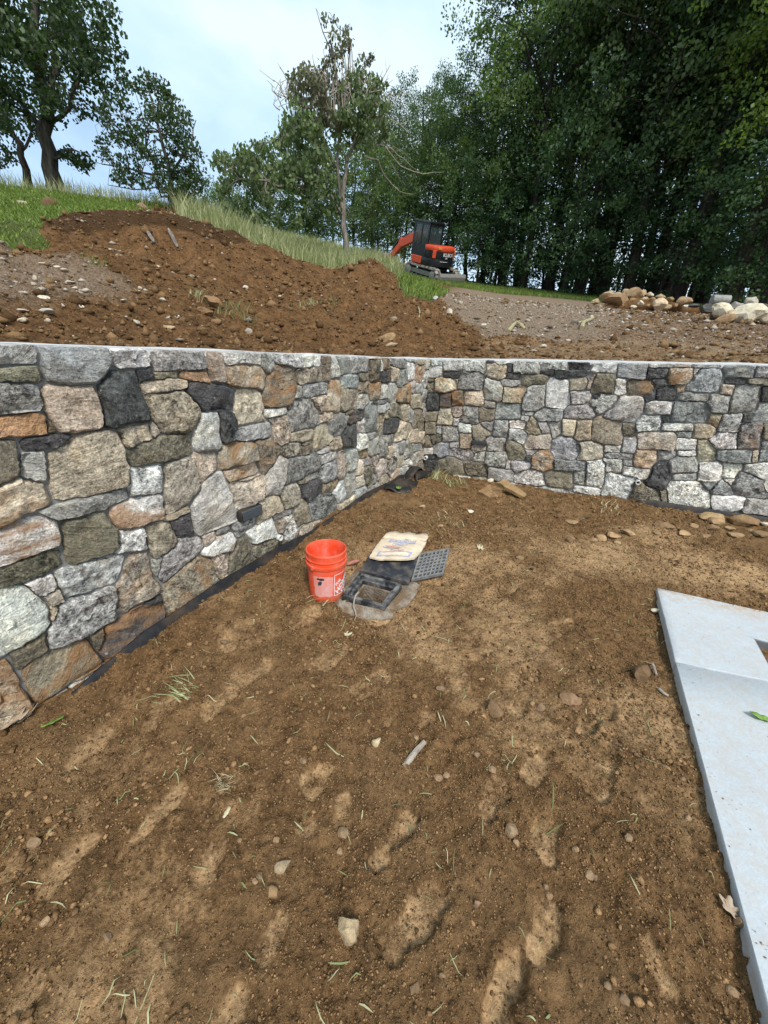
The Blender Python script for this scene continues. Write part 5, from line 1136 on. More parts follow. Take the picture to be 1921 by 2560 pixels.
for i in range(4): trayw(Hi[i], Hi[(i + 1) % 4], .012, .14).build('tray_side', M['steel_grey'], pitm)
V = [p - O_ - UPZ * .12 for p in Hi]; MB().add(V, [(0, 1, 2, 3)]).build('tray_floor', M['paint_black'], pitm)
for i in range(16):
    V, F = rock_mesh(500 + i, (.035, .03, .026), .3, ICO1); P = bil(Hi, rng.uniform(.08, .9), rng.uniform(.35, .9)) - O_ - UPZ * (.10 - .02 * (i % 3)); link('stone', mesh_np('stone', V, F, M['red_stone'] if i % 2 else M['pvc'], True), pitm, tuple(P))

# ------------------------------------------------------------------ leaves and sticks on the ground
def leaf(px, py, size, mat, label, seed, lobes=5, rot=0., curl=.25, on=None, dz=.012, cat='leaf'):
    P = at_z(px, py, on) if on is not None else at_ground(px, py, dz)
    if on is None: P[2] = yz(P[0], P[1]) + dz
    g = np.random.default_rng(seed); n = 36; a = np.linspace(0, 2 * math.pi, n, endpoint=False)
    r = .45 + .55 * np.abs(np.cos(a / 2)) ** 1.5; r = r * (1 + (.28 * np.cos(lobes * 2 * a) if lobes else 0)) * (1 + g.normal(0, .04, n))
    if not lobes: r = 1 / np.sqrt(np.cos(a) ** 2 + (np.sin(a) / .55) ** 2) * (1 + .12 * np.cos(a))
    V = [(0, 0, .004)]; 
    for q in (.5, 1.0):
        for i in range(n):
            x, y = r[i] * q * math.cos(a[i]), r[i] * q * math.sin(a[i]) * .72; V.append((x * size, y * size, size * (curl * (y * y * 1.6 + x * x * .5) + .05 * math.sin(5 * a[i]) * q)))
    F = [(0, 1 + i, 1 + (i + 1) % n) for i in range(n)] + [(1 + i, 1 + n + i, 1 + n + (i + 1) % n, 1 + (i + 1) % n) for i in range(n)]
    mb = MB().add(V, F); o = mb.build('leaf', mat, None, True); o.location = tuple(P); o.rotation_euler = (g.normal(0, .15), g.normal(0, .15), rot)
    at = o.data.attributes.new('rnd', 'FLOAT', 'POINT'); at.data.foreach_set('value', g.uniform(.3, 1, len(o.data.vertices)).astype(np.float32))
    o.modifiers.new('t', 'SOLIDIFY').thickness = .0012
    return tag(o, label, cat)
t = NT('dry_leaf'); M['dry_leaf'] = t.fin(t.mix(t.noise(t.coord(), 40, 4), (.24, .17, .11), (.48, .38, .28)), .8, .2)
leaf(28, 1818, .075, M['dry_leaf'], 'curled pale brown oak leaf by the rusty stone at the wall foot', 1, 4, .4, .5)
leaf(62, 1800, .06, M['dry_leaf'], 'smaller curled brown oak leaf touching the wall foot', 2, 4, 1.7, .6)
leaf(132, 1815, .042, M['leaf_green'], 'yellow-green leaf on the soil beside the curled oak leaves', 3, 0, .9, .3)
leaf(1908, 1795, .05, M['leaf_green'], 'bright green leaf lying on the bluestone slab', 4, 0, 2.8, .2, SZ + .006)
leaf(1820, 2285, .034, M['dry_leaf'], 'ragged pale dead leaf on soil at the edge of the slab', 5, 3, 2.2, .5)
leaf(565, 2028, .020, M['straw'], 'tiny yellow leaf on bare soil near a dry root tuft', 6, 0, 1.2, .2)
leaf(867, 1581, .03, M['straw'], 'small whitish leaf scrap on soil in front of the drain', 7, 3, .5, .4)
leaf(1200, 1375, .045, M['straw'], 'pale leaf scrap on the soil beyond the drain grate', 8, 4, 1.5, .5)
leaf(997, 1222, .045, M['leaf_green'], 'pale green leaf resting on the crumpled black membrane', 9, 4, 1.5, .4, None, .06)
def stick(pts, r, mat, label, name='stick', cat='stick', hill_=False):
    P = [at_hill(*p[:2]) + UPZ * p[2] if hill_ else at_ground(p[0], p[1], p[2]) for p in pts]
    Q = [Vector(p) for p in P]; rr = r if hasattr(r, '__len__') else [r * (1 - .25 * i / (len(Q) - 1)) for i in range(len(Q))]
    return tag(MB().tube(Q, rr, 8).build(name, mat, None, True), label, cat)
stick([(1010, 1917, .02), (1025, 1898, .028), (1042, 1876, .03), (1062, 1855, .03)], [.011, .013, .012, .010], M['dead_wood'], 'short pale peeled stick lying on the trodden soil')
stick([(1632, 1660, .015), (1637, 1672, .02), (1642, 1688, .012)], .008, M['dead_wood'], 'stubby pale wood chip near the slab edge')
stick([(1648, 1722, .012), (1660, 1733, .016), (1672, 1740, .016)], .008, M['dead_wood'], 'whitish bent wood splinter near the slab edge')
# ------------------------------------------------------------------ foliage helpers
def leaf_cloud(C, R, per, size, seed, droop=.2, asp=.34, clump_rnd=None):
    g = np.random.default_rng(seed); C = np.asarray(C, float); R = np.asarray(R, float)
    n = (per * (R / R.mean()) ** 1.6 * g.uniform(.6, 1.4, len(C))).astype(int) + 2
    idx = np.repeat(np.arange(len(C)), n); N = len(idx)
    d = g.normal(size=(N, 3)); d /= np.linalg.norm(d, axis=1)[:, None]; d *= (g.random(N) ** .45)[:, None]; d[:, 2] *= .75
    P = C[idx] + d * R[idx][:, None]
    ax = g.normal(size=(N, 3)); ax[:, 2] -= droop * 1.6; ax /= np.linalg.norm(ax, axis=1)[:, None]
    nr = g.normal(size=(N, 3)); nr[:, 2] += .7; sd = np.cross(ax, nr); sd /= np.linalg.norm(sd, axis=1)[:, None] + 1e-9
    s = (size * g.uniform(.65, 1.3, N))[:, None]
    V = np.stack([P - ax * s * .5, P + sd * s * asp, P + ax * s * .5, P - sd * s * asp], 1).reshape(-1, 3)
    F = np.arange(N * 4).reshape(N, 4)
    cr_ = g.random(len(C)) if clump_rnd is None else clump_rnd
    rnd = np.clip(.55 * cr_[idx] + .45 * g.random(N), 0, 1)
    return V, F, np.repeat(rnd, 4)
class Wood:
    def __init__(s): s.mb = MB(); s.pts = []; s.rad = []
    def limb(s, pts, radii, n=7, seed=0, wob=.0):
        g = np.random.default_rng(seed); P = [np.asarray(p, float) for p in pts]; Q = []; R = []
        for i in range(len(P) - 1):
            k = max(2, int(np.linalg.norm(P[i + 1] - P[i]) / .6) + 1)
            for f in np.linspace(0, 1, k, endpoint=False):
                Q.append(P[i] * (1 - f) + P[i + 1] * f); R.append(radii[i] * (1 - f) + radii[i + 1] * f)
        Q.append(P[-1]); R.append(radii[-1])
        Q = [q + g.normal(0, wob, 3) * (0 < i < len(Q) - 1) for i, q in enumerate(Q)]
        s.mb.tube([Vector(q) for q in Q], R, n, False); s.pts += Q; s.rad += R; return Q
    def twig_to(s, p, g, r=.012, n=4, hang=.15):
        A = np.array(s.pts); d = np.linalg.norm(A - p, axis=1) + .35 * np.maximum(A[:, 2] - p[2], 0); i = int(np.argmin(d)); a = A[i]
        m = (a + p) / 2 + np.array([g.normal(0, .08), g.normal(0, .08), np.linalg.norm(p - a) * hang * g.uniform(.2, 1)])
        r0 = min(s.rad[i] * .7, r * (1 + np.linalg.norm(p - a) * .8)); s.mb.tube([Vector(a), Vector(m), Vector(p)], [r0, r0 * .75, r * .4], n, False)
        if np.linalg.norm(p - a) > .8: s.pts += [m, p]; s.rad += [r0 * .75, r * .6]
def sample_px(poly, n, g):
    xs_ = [p[0] for p in poly]; ys_ = [p[1] for p in poly]; out = []
    while len(out) < n:
        x = g.uniform(min(xs_), max(xs_), n * 2); y = g.uniform(min(ys_), max(ys_), n * 2); m = inside_poly(x, y, poly); out += list(zip(x[m], y[m]))
    return out[:n]
def tree_px(name, label, base, D, limbs, patches, bark, seed, group=None, leafmat='leaf_oak'):
    """limbs: (points px,py,depth offset; radii m); patches: (outline px, clumps, radius m, leaves, leaf size, depth range, material, droop)"""
    g = np.random.default_rng(seed); P0 = at_d(*base, D); P0[2] = min(P0[2], hz(P0[0], P0[1])) - .05
    root = thing(name, label, 'tree', tuple(P0), None, group); w = Wood()
    for pts, radii in limbs:
        Q = [at_d(x, y, D + o) for x, y, o in pts]
        if pts[0][:2] == base: Q[0] = P0.copy()
        w.limb(Q, radii, 9 if radii[0] > .08 else 6, seed, .03 if radii[0] > .05 else .05)
    for i, (poly, nc, R, per, size, dr, mat, droop) in enumerate(patches):
        pts = sample_px(poly, nc, g); C = np.array([at_d(x, y, D + g.uniform(*dr)) for x, y in pts]); Rr = R * g.uniform(.6, 1.35, nc)
        order = np.argsort([np.min(np.linalg.norm(np.array(w.pts) - c, axis=1)) for c in C])
        for q in order: w.twig_to(C[q], g, .010 + .006 * g.random())
        V, F, rnd = leaf_cloud(C, Rr, per, size, seed * 10 + i, droop)
        link('crown', mesh_np('crown', V - P0, F, M[mat], False, {'rnd': rnd}), root)
    o = w.mb.build('trunk', M[bark], root, True)
    o.data.transform(Matrix.Translation(-Vector(P0)))
    return root
# big oak and its neighbours on the bank
tree_px('oak_tree', 'large dark oak with thick leaning trunk at the crest of the grassy bank', (136, 486), 18,
        [([(136, 486, 0), (128, 420, 0), (116, 340, 0), (112, 250, 0), (96, 170, 0), (85, 60, 0), (88, -60, 0)], (.27, .21, .18, .155, .13, .10, .06)),
         ([(116, 340, 0), (80, 290, .5), (30, 235, .8), (-60, 190, 1)], (.10, .075, .05, .02)), ([(100, 190, 0), (50, 120, -.5), (10, 40, -1), (-20, -60, -1)], (.12, .09, .06, .03)),
         ([(112, 300, 0), (160, 290, -.4), (185, 250, -.6), (200, 150, -.8), (210, 60, -1)], (.075, .055, .045, .03, .015)), ([(116, 260, 0), (140, 170, .6), (150, 60, .8), (170, -60, 1)], (.11, .08, .06, .03)),
         ([(122, 400, 0), (165, 375, -.6), (200, 380, -1)], (.05, .03, .015)), ([(96, 160, 0), (130, 80, 1), (150, -20, 1.4)], (.08, .06, .03))],
        [([(-200, -240), (262, -240), (262, 0), (292, 80), (300, 140), (200, 170), (60, 130), (-60, 170), (-200, 200)], 360, .38, 40, .125, (-2.6, 2.6), 'leaf_oak', .5),
         ([(-200, 150), (60, 120), (300, 120), (335, 215), (300, 255), (240, 250), (232, 318), (195, 300), (150, 300), (60, 290), (0, 330), (-60, 420), (-200, 420)], 150, .32, 36, .12, (-2.4, 2.4), 'leaf_oak', .4),
         ([(150, 370), (230, 375), (215, 420), (165, 425)], 12, .24, 34, .11, (-1, 1), 'leaf_oak', .3)], 'bark', 21)
tree_px('oak_tree', 'slim dark tree standing beside the large leaning oak', (72, 482), 19,
        [([(72, 482, 0), (60, 420, 0), (45, 360, 0), (25, 310, 0), (0, 250, 0), (-20, 150, 0)], (.13, .10, .085, .07, .05, .02)), ([(50, 380, 0), (70, 330, .3), (85, 280, .4)], (.05, .035, .02)), ([(30, 320, 0), (-20, 300, .5), (-80, 280, .5)], (.05, .03, .02))],
        [([(-150, 220), (60, 230), (110, 300), (120, 370), (60, 385), (20, 400), (-60, 440), (-150, 430)], 55, .28, 30, .11, (-1.5, 1.5), 'leaf_oak', .3)], 'bark', 22)
tree_px('bushy_tree', 'low bushy tree leaning over the top of the dirt bank', (432, 512), 16,
        [([(432, 512, 0), (426, 460, 0), (418, 400, 0), (400, 330, .2), (385, 260, .3), (365, 200, .4)], (.085, .07, .055, .04, .025, .012)), ([(428, 475, 0), (380, 440, .4), (320, 415, .6), (255, 410, .7)], (.05, .035, .022, .012)),
         ([(424, 440, 0), (455, 390, -.3), (480, 340, -.4), (490, 300, -.4)], (.045, .03, .02, .01)), ([(420, 420, 0), (360, 370, -.5), (300, 320, -.7), (260, 280, -.8)], (.045, .03, .02, .01)), ([(430, 480, 0), (470, 450, .3), (500, 430, .4)], (.035, .02, .01)), ([(430, 490, 0), (390, 470, -.4), (330, 468, -.6), (270, 462, -.7)], (.03, .02, .015, .008))],
        [([(245, 245), (340, 190), (375, 180), (420, 225), (450, 265), (480, 300), (495, 350), (506, 395), (500, 440), (508, 480), (470, 497), (430, 480), (390, 470), (330, 470), (250, 420), (215, 390), (250, 330)], 175, .21, 34, .085, (-1.5, 1.5), 'leaf_oak', .2),
         ([(400, 400), (500, 400), (512, 480), (470, 498), (420, 490)], 30, .20, 40, .08, (-.8, .8), 'leaf_oak', .2)], 'bark', 23)
# the half-dead tree in the middle
tree_px('half_dead_tree', 'thin half-bare tree with drooping leaves standing in the tall grass', (870, 672), 18,
        [([(870, 672, 0), (864, 600, 0), (858, 540, 0), (858, 480, 0), (864, 430, 0), (880, 370, 0), (905, 310, 0), (950, 280, .2)], (.13, .11, .10, .085, .065, .05, .04, .018)),
         ([(858, 540, 0), (845, 440, -.2), (848, 340, -.3), (850, 250, -.3), (835, 140, -.3), (790, 20, -.3)], (.07, .055, .045, .035, .024, .008)), ([(858, 540, 0), (820, 480, -.5), (790, 462, -.8), (730, 440, -1)], (.08, .06, .05, .03)),
         ([(855, 525, 0), (825, 535, .5), (770, 560, .8)], (.05, .035, .015)), ([(850, 300, -.2), (875, 180, .2), (870, 90, .2), (825, 30, .2)], (.045, .03, .015, .006)), ([(848, 330, -.2), (800, 220, -.5), (760, 150, -.6)], (.04, .02, .007)),
         ([(846, 420, -.2), (790, 360, -.6), (740, 330, -.8), (660, 360, -1)], (.05, .035, .025, .012)), ([(790, 462, -.8), (700, 470, -1.2), (600, 440, -1.5), (560, 420, -1.6)], (.045, .035, .02, .01)),
         ([(848, 280, -.2), (905, 200, .3), (930, 130, .4)], (.03, .018, .006))],
        [([(540, 400), (600, 368), (640, 360), (690, 350), (715, 300), (740, 265), (790, 300), (815, 370), (830, 440), (800, 470), (700, 460), (620, 450), (560, 440)], 140, .28, 28, .15, (-1.8, 1.2), 'leaf_sparse', 1.1),
         ([(560, 430), (830, 430), (850, 500), (835, 555), (760, 575), (690, 560), (610, 545), (560, 520), (550, 460)], 120, .27, 27, .14, (-1.8, 1.4), 'leaf_sparse', 1.0),
         ([(715, 180), (770, 165), (830, 175), (850, 230), (850, 300), (800, 330), (740, 260), (718, 240)], 85, .24, 23, .13, (-1.0, 1.0), 'leaf_brown', 1.2),
         ([(850, 220), (900, 165), (965, 195), (978, 250), (965, 310), (900, 330), (850, 300)], 85, .24, 24, .13, (-.9, .9), 'leaf_sparse', 1.2),
         ([(860, 300), (960, 300), (985, 345), (940, 385), (880, 380), (840, 420), (830, 330)], 34, .22, 22, .13, (-.8, .8), 'leaf_sparse', 1.1), ([(815, 80), (870, 60), (880, 100), (850, 160), (815, 170)], 22, .20, 20, .11, (-.4, .4), 'leaf_brown', 1.2), ([(810, 30), (845, 25), (845, 60), (810, 60)], 4, .14, 14, .10, (-.2, .2), 'leaf_brown', 1), ([(905, 125), (935, 130), (935, 165), (905, 165)], 4, .14, 16, .10, (-.2, .2), 'leaf_brown', 1)], 'bark_grey', 24)
root = [o for o in COL.objects if o.name.startswith('half_dead_tree')][0]; w = Wood(); g = np.random.default_rng(5)
for pts, r0 in (([(905, 310), (960, 285), (1000, 310), (1040, 345)], .03), ([(890, 360), (940, 340), (985, 375), (1010, 395), (1050, 430)], .032), ([(900, 350), (960, 370), (1000, 415), (1060, 435), (1108, 430)], .026), ([(910, 390), (945, 400), (965, 440), (1000, 480), (1035, 485)], .03),
                ([(975, 400), (990, 430), (1008, 465)], .014), ([(1000, 310), (1020, 300), (1025, 305)], .01), ([(930, 295), (980, 260), (1005, 230), (1020, 205)], .014), ([(985, 255), (975, 230), (972, 215)], .007), ([(1005, 240), (1035, 225), (1045, 205)], .006), ([(1000, 260), (1045, 255)], .006), ([(965, 440), (962, 460), (950, 470)], .008), ([(960, 370), (985, 365), (1030, 400)], .01)):
    w.limb([at_d(x, y, 18 + .4 * i) for i, (x, y) in enumerate(pts)], [r0 * (1 - .8 * i / (len(pts) - 1)) for i in range(len(pts))], 6, int(r0 * 999), .03)
for (x0, y0, x1, y1) in [(760 + g.uniform(-60, 190), 300 - g.uniform(0, 60), 0, 0) for _ in range(56)]:
    tx = x0 + (x0 - 850) * g.uniform(.1, .5) + g.normal(0, 10); ty = y0 - g.uniform(60, 190) * (1 - min(.8, abs(x0 - 850) / 200)); dd = g.uniform(-.6, .6)
    mxp = ((x0 + tx) / 2 + g.normal(0, 8), (y0 + ty) / 2)
    w.limb([at_d(x0, y0, 18 + dd), at_d(*mxp, 18 + dd), at_d(tx, ty, 18 + dd)], (.022, .015, .008), 4, 1, .03)
    for _ in range(3):
        f = g.uniform(.3, .9); bx_, by_ = x0 + (tx - x0) * f, y0 + (ty - y0) * f; w.limb([at_d(bx_, by_, 18 + dd), at_d(bx_ + g.normal(0, 16), by_ - g.uniform(8, 30), 18 + dd)], (.014, .007), 3, 1, .0)
o = w.mb.build('bare_branch', M['dead_wood'], root, True); o.data.transform(Matrix.Translation(-Vector(root.location)))

# ------------------------------------------------------------------ trees of the wood: a few built, then copied
def forest_tree(seed, hgt, rad, lo, nl, per, leaf_s, trunk_r, mat='leaf_wood', bark='bark_dark', clump=.75):
    g = np.random.default_rng(seed); w = Wood(); lean = g.normal(0, .02, 2)
    tp = [np.array([lean[0] * z + .12 * math.sin(z * .5 + seed), lean[1] * z + .12 * math.cos(z * .4 + seed), z]) for z in np.linspace(-.3, hgt * .93, 9)]
    w.limb(tp, [trunk_r * (1 - .88 * (i / 8) ** 1.1) * (1.25 if i == 0 else 1) for i in range(9)], 9, seed, .03)
    C = []
    for i in range(nl):
        f = lo + (1 - lo) * ((i + g.random()) / nl); z0 = hgt * f * .92; a = i * 2.4 + g.uniform(-.5, .5)
        prof_ = math.sin(min(1, max(.12, (f - lo) / (1 - lo) * .95 + .05)) * math.pi) ** .55; Ln = rad * prof_ * g.uniform(.65, 1.15) + .3
        b0 = np.array([np.interp(z0, [p[2] for p in tp], [p[0] for p in tp]), np.interp(z0, [p[2] for p in tp], [p[1] for p in tp]), z0]); d = np.array([math.cos(a), math.sin(a), 0])
        up = g.uniform(.05, .55) * (1 if f > .35 else .3); pts = [b0, b0 + d * Ln * .5 + UPZ * Ln * up * .6, b0 + d * Ln + UPZ * Ln * up * .75]
        w.limb(pts, (trunk_r * .30 * (1.2 - f), trunk_r * .18 * (1.2 - f), .012), 5, seed + i, .05)
        for q in range(max(2, int(Ln * 1.45))):
            s_ = g.uniform(.3, 1.05); c = pts[0] * (1 - s_) + pts[2] * s_ + UPZ * Ln * up * .3 * s_ * (1 - s_) + g.normal(0, .42 + .10 * Ln, 3) * np.array([1, 1, .7]); C.append(c)
    C = np.array(C)
    for c in C[::3]: w.twig_to(c, g, .012)
    V, F, rnd = leaf_cloud(C, clump * g.uniform(.55, 1.3, len(C)), per, leaf_s, seed + 77, .25)
    return mesh_np('crown', V, F, M[mat], False, {'rnd': rnd}), w.mb, bark
VAR = []
for i, a in enumerate([(31, 20, 4.5, .28, 58, 66, .155, .26), (32, 21, 3.9, .34, 52, 68, .155, .30), (33, 19, 4.9, .28, 56, 66, .16, .24), (34, 22, 4.2, .40, 50, 68, .155, .33)]):
    cm_, mb_, bk = forest_tree(*a); ob = mb_.build('trunk', M[bk], None, True); VAR.append((cm_, ob.data, a[1])); bpy.data.objects.remove(ob)
for a in [(41, 8, 2.6, .10, 40, 54, .15, .11), (42, 7, 3.0, .06, 42, 52, .15, .09)]:
    cm_, mb_, bk = forest_tree(*a, clump=.55); ob = mb_.build('trunk', M[bk], None, True); VAR.append((cm_, ob.data, a[1])); bpy.data.objects.remove(ob)
def plant(px, D, hgt, var, tint, label, group, name='forest_tree', az=None):
    d = ray(px, 740); h = math.hypot(d[0], d[1]); x, y = d[0] * D / h, d[1] * D / h
    z = hz(x, y) - .1; cm_, tm_, hh = VAR[var]; s = hgt / hh
    r_ = thing(name, label, 'tree', (x, y, z), (0, 0, rng.uniform(0, 6.28)), group); r_.scale = (s * rng.uniform(.9, 1.12), s * rng.uniform(.9, 1.12), s)
    c = link('crown', cm_, r_); c.color = (*tint, 1); link('trunk', tm_, r_); return r_
DK = (.85, 1.0, .95); MD = (1.05, 1.1, 1.0); YG = (2.3, 2.1, .95); BG = (1.0, 1.2, 1.15)
gA = 'tall trees of the wood behind the clearing'; lA = 'tall dark green tree of the wood behind the gravel clearing'
for px, D, hg, v in ((1245, 30, 17.5, 0), (1300, 27.5, 19, 2), (1375, 30, 21, 1), (1440, 26.5, 20, 3), (1510, 29, 22, 0), (1560, 25.5, 20, 2), (1625, 28, 22, 1), (1690, 25, 20, 3), (1760, 28, 22, 0), (1885, 26.5, 22, 1), (2040, 25, 21, 2),
                     (1290, 37, 19, 3), (1400, 38, 22, 2), (1475, 35, 22, 1), (1590, 36, 22, 0), (1670, 37, 22, 3), (1740, 34, 22, 1), (1840, 36, 22, 3), (1960, 35, 22, 0)):
    plant(px, D, hg * (1 + rng.normal(0, .03)), v, tuple(np.array(DK) * rng.uniform(.75, 1.7) * np.array((rng.uniform(.9, 1.45), 1, rng.uniform(.7, 1.1)))), lA, gA)
plant(1835, 22.5, 19, 3, YG, 'yellow-green leaved tree at the edge of the wood behind the white boulders', None)
plant(1945, 20.5, 17, 0, YG, 'lighter yellow-green tree beside the one behind the white boulders', None)
for px, D, hg, v in ((1205, 32, 13.5, 1), (1160, 34, 10.8, 2)): plant(px, D, hg, v, MD, 'shorter green tree at the end of the wood behind the excavator', 'shorter trees behind the excavator')
gB = 'low trees under the edge of the wood'; lB = 'low leafy understory tree at the shaded edge of the wood'
for px, D, hg, v in ((1185, 28, 6, 4), (1262, 27, 5, 5), (1400, 25.5, 8.5, 4), (1640, 25.5, 8, 4), (1870, 22.5, 6, 5), (1950, 22, 7, 4), (1720, 30, 9, 4), (1480, 31, 9, 5), (1230, 31, 8, 5), (1455, 25, 6, 5), (1820, 25, 8, 4), (1350, 33, 7, 5), (1420, 40, 8, 4), (1540, 41, 8, 5), (1640, 42, 8, 4), (1760, 41, 8, 5), (1860, 40, 8, 4), (1290, 42, 8, 5), (1220, 40, 7.5, 4), (1950, 38, 8, 5)):
    plant(px, D, hg, v, BG if rng.random() < .6 else DK, lB, gB, 'understory_tree')
gC = 'hazy trees beyond the meadow'; lC = 'small hazy green tree on the skyline beyond the tall grass'
for px, D, hg, v in ((455, 56, 5.5, 4), (500, 58, 7.5, 5), (545, 54, 8.0, 4), (590, 56, 7, 5), (640, 52, 7.5, 4), (690, 52, 8, 5), (745, 50, 8.5, 4), (790, 48, 8.5, 5), (840, 48, 9, 4), (890, 46, 10.5, 5), (930, 44, 12, 0), (985, 42, 13, 2), (1030, 38, 12, 1), (1085, 36, 12.5, 0), (1125, 35, 12, 2), (1010, 33, 7.5, 4), (1060, 31, 8, 5), (1105, 30, 7, 4), (940, 36, 7.5, 5), (965, 34, 5.5, 4)):
    plant(px, D, hg, v, tuple(np.array((1.15, 1.22, 1.05)) * rng.uniform(.75, 1.2) * np.array((rng.uniform(.95, 1.3), 1, .9))), lC, gC, 'skyline_tree')

# ------------------------------------------------------------------ grasses
def blades(P, h, w, lean, seed, n_seg=2, comb=None):
    g = np.random.default_rng(seed); N = len(P); h = h * g.uniform(.5, 1.3, N); a = g.uniform(0, 2 * math.pi, N); sd = np.stack([np.cos(a), np.sin(a), 0 * a], 1) * (w * g.uniform(.6, 1.4, N))[:, None]
    b = g.uniform(0, 2 * math.pi, N) if comb is None else comb + g.normal(0, .9, N); ln = np.stack([np.cos(b), np.sin(b), 0 * b], 1) * (h * lean * g.uniform(.2, 1.4, N))[:, None]; up = np.stack([0 * h, 0 * h, h], 1)
    V = np.stack([P - sd, P + sd, P + ln * .35 + up * .55 + sd * .8, P + ln * .35 + up * .55 - sd * .8, P + ln + up], 1).reshape(-1, 3)
    k = np.arange(N)[:, None] * 5
    return V, [k + np.array([[0, 1, 2, 3]]), k + np.array([[3, 2, 4]])], np.repeat(g.random(N), 5)
def scatter_hill(n, box, test, seed):
    g = np.random.default_rng(seed); x = g.uniform(box[0], box[1], n); y = g.uniform(box[2], box[3], n); zb = HB(x, y); m = test(x, y, zb, g); x, y, zb = x[m], y[m], zb[m]
    return np.stack([x, y, zb + hill_noise(x, y) - .01], 1)
def stuff(name, V, F, mat, rnd, label):
    o = link(name, mesh_np(name, V, F, M[mat], False, {'rnd': rnd})); o.color = (1, 1, 1, 1); return tag(o, label, kind='stuff')
def t_meadow(x, y, z, g):
    D = np.hypot(x, y); px, py, _ = project(np.stack([x, y, z], 1)); return (D > 12.2) & (D < 33) & (px > 445) & (px < 1000) & (g.random(len(x)) < 1.25 - D / 40)
P = scatter_hill(70000, (-16, 3, 9, 34), t_meadow, 1); V, F, r_ = blades(P, .62, .012, .45, 2); stuff('tall_grass', V, F, 'grass_tall', r_, 'tall pale meadow grass on the slope')
def t_bank(x, y, z, g):
    m = hill_masks(x, y, z)[0]; D = np.hypot(x, y); px, py, dz = project(np.stack([x, y, z], 1)); return (m > .5) & (D > 7.5) & (D < 19) & (px < 470) & (px > -300) & (dz > 0) & (fbm(x, y, .9, 3, 140) > -.75)
P = scatter_hill(230000, (-17, 0, 3, 18), t_bank, 3); V, F, r_ = blades(P, .075, .009, .9, 4); stuff('bank_grass', V, F, 'grass_short', r_, 'short bright green grass on the bank')
def t_bank2(x, y, z, g):
    D = np.hypot(x, y); px, py, dz = project(np.stack([x, y, z], 1)); return (D > 14.5) & (D < 19) & (px < 500) & (px > -100) & (dz > 0) & (g.random(len(x)) < .7)
P = scatter_hill(15000, (-17, 0, 8, 18), t_bank2, 5); V, F, r_ = blades(P, .36, .007, .4, 6); stuff('seed_grass', V, F, 'grass_tall', r_, 'thin seeding grass along the crest of the bank')
def t_edge(x, y, z, g):
    m = hill_masks(x, y, z); D = np.hypot(x, y); px, py, dz = project(np.stack([x, y, z], 1)); return (m[0] > .5) & (m[3] < .8) & (px > 985) & (px < 2000) & (dz > 0) & (D < 27)
P = scatter_hill(150000, (0, 22, 8, 27), t_edge, 7); V, F, r_ = blades(P, .16, .012, .7, 8); stuff('lane_grass', V, F, 'grass_short', r_, 'green grass by the digger and along the wood edge')
def tuft(px, py, n, h, spread, label, seed, hill_=True, mat='grass_cut', w=.004, lean=1.2):
    n = int(n * .8); h = h * .85
    g = np.random.default_rng(seed); P = at_hill(px, py) if hill_ else at_ground(px, py); q = g.normal(0, spread, (n, 2)); X_ = P[0] + q[:, 0]; Y_ = P[1] + q[:, 1]
    Z_ = hill_z(X_, Y_) if hill_ else yard_z(X_, Y_); V, F, r_ = blades(np.stack([X_, Y_, Z_], 1), h, w, lean, seed + 1, 2, seed * 1.7)
    o = link('grass_tuft', mesh_np('grass_tuft', V - P, F, M[mat], False, {'rnd': r_}), None, tuple(P)); o.color = (1, 1, 1, 1); return tag(o, label, None, None, 'stuff')
tuft(590, 780, 130, .13, .14, 'uprooted grass tuft beside the big brown rock on the dirt slope', 51)
tuft(492, 752, 50, .14, .08, 'small green tuft left of the big brown rock on the slope', 52)
tuft(768, 768, 60, .15, .10, 'thin uprooted grass clump alone on the bare dirt slope', 53)
tuft(836, 762, 30, .15, .05, 'tiny grass sprig on the dirt slope beside a thin uprooted clump', 54)
tuft(236, 655, 40, .12, .07, 'small weed at the foot of the dug bank', 55, True, 'grass_short')
tuft(1090, 1195, 70, .13, .06, 'straggly green weed in the wall corner beside the membrane', 56, False)
tuft(1140, 1215, 60, .11, .09, 'trampled pale grass by the brown flat rocks near the corner', 57, False)
tuft(1130, 1310, 70, .055, .08, 'clump of dry grass on the mound beyond the paper sack', 58, False, 'straw', .003)
tuft(810, 1508, 50, .045, .045, 'yellow-green grass stalks lying against the orange bucket', 59, False, 'grass_cut', .003, 2.2)
tuft(1530, 1275, 50, .05, .10, 'flattened dry grass on soil before the far wall', 60, False, 'straw', .003, 2.4)
tuft(470, 1735, 40, .045, .03, 'pulled bunch of green grass lying near the membrane strip', 61, False, 'grass_cut', .004, 2.6)
tuft(562, 1955, 90, .03, .022, 'tangled dry root tuft on the trodden soil', 62, False, 'straw', .0014, 1.8)
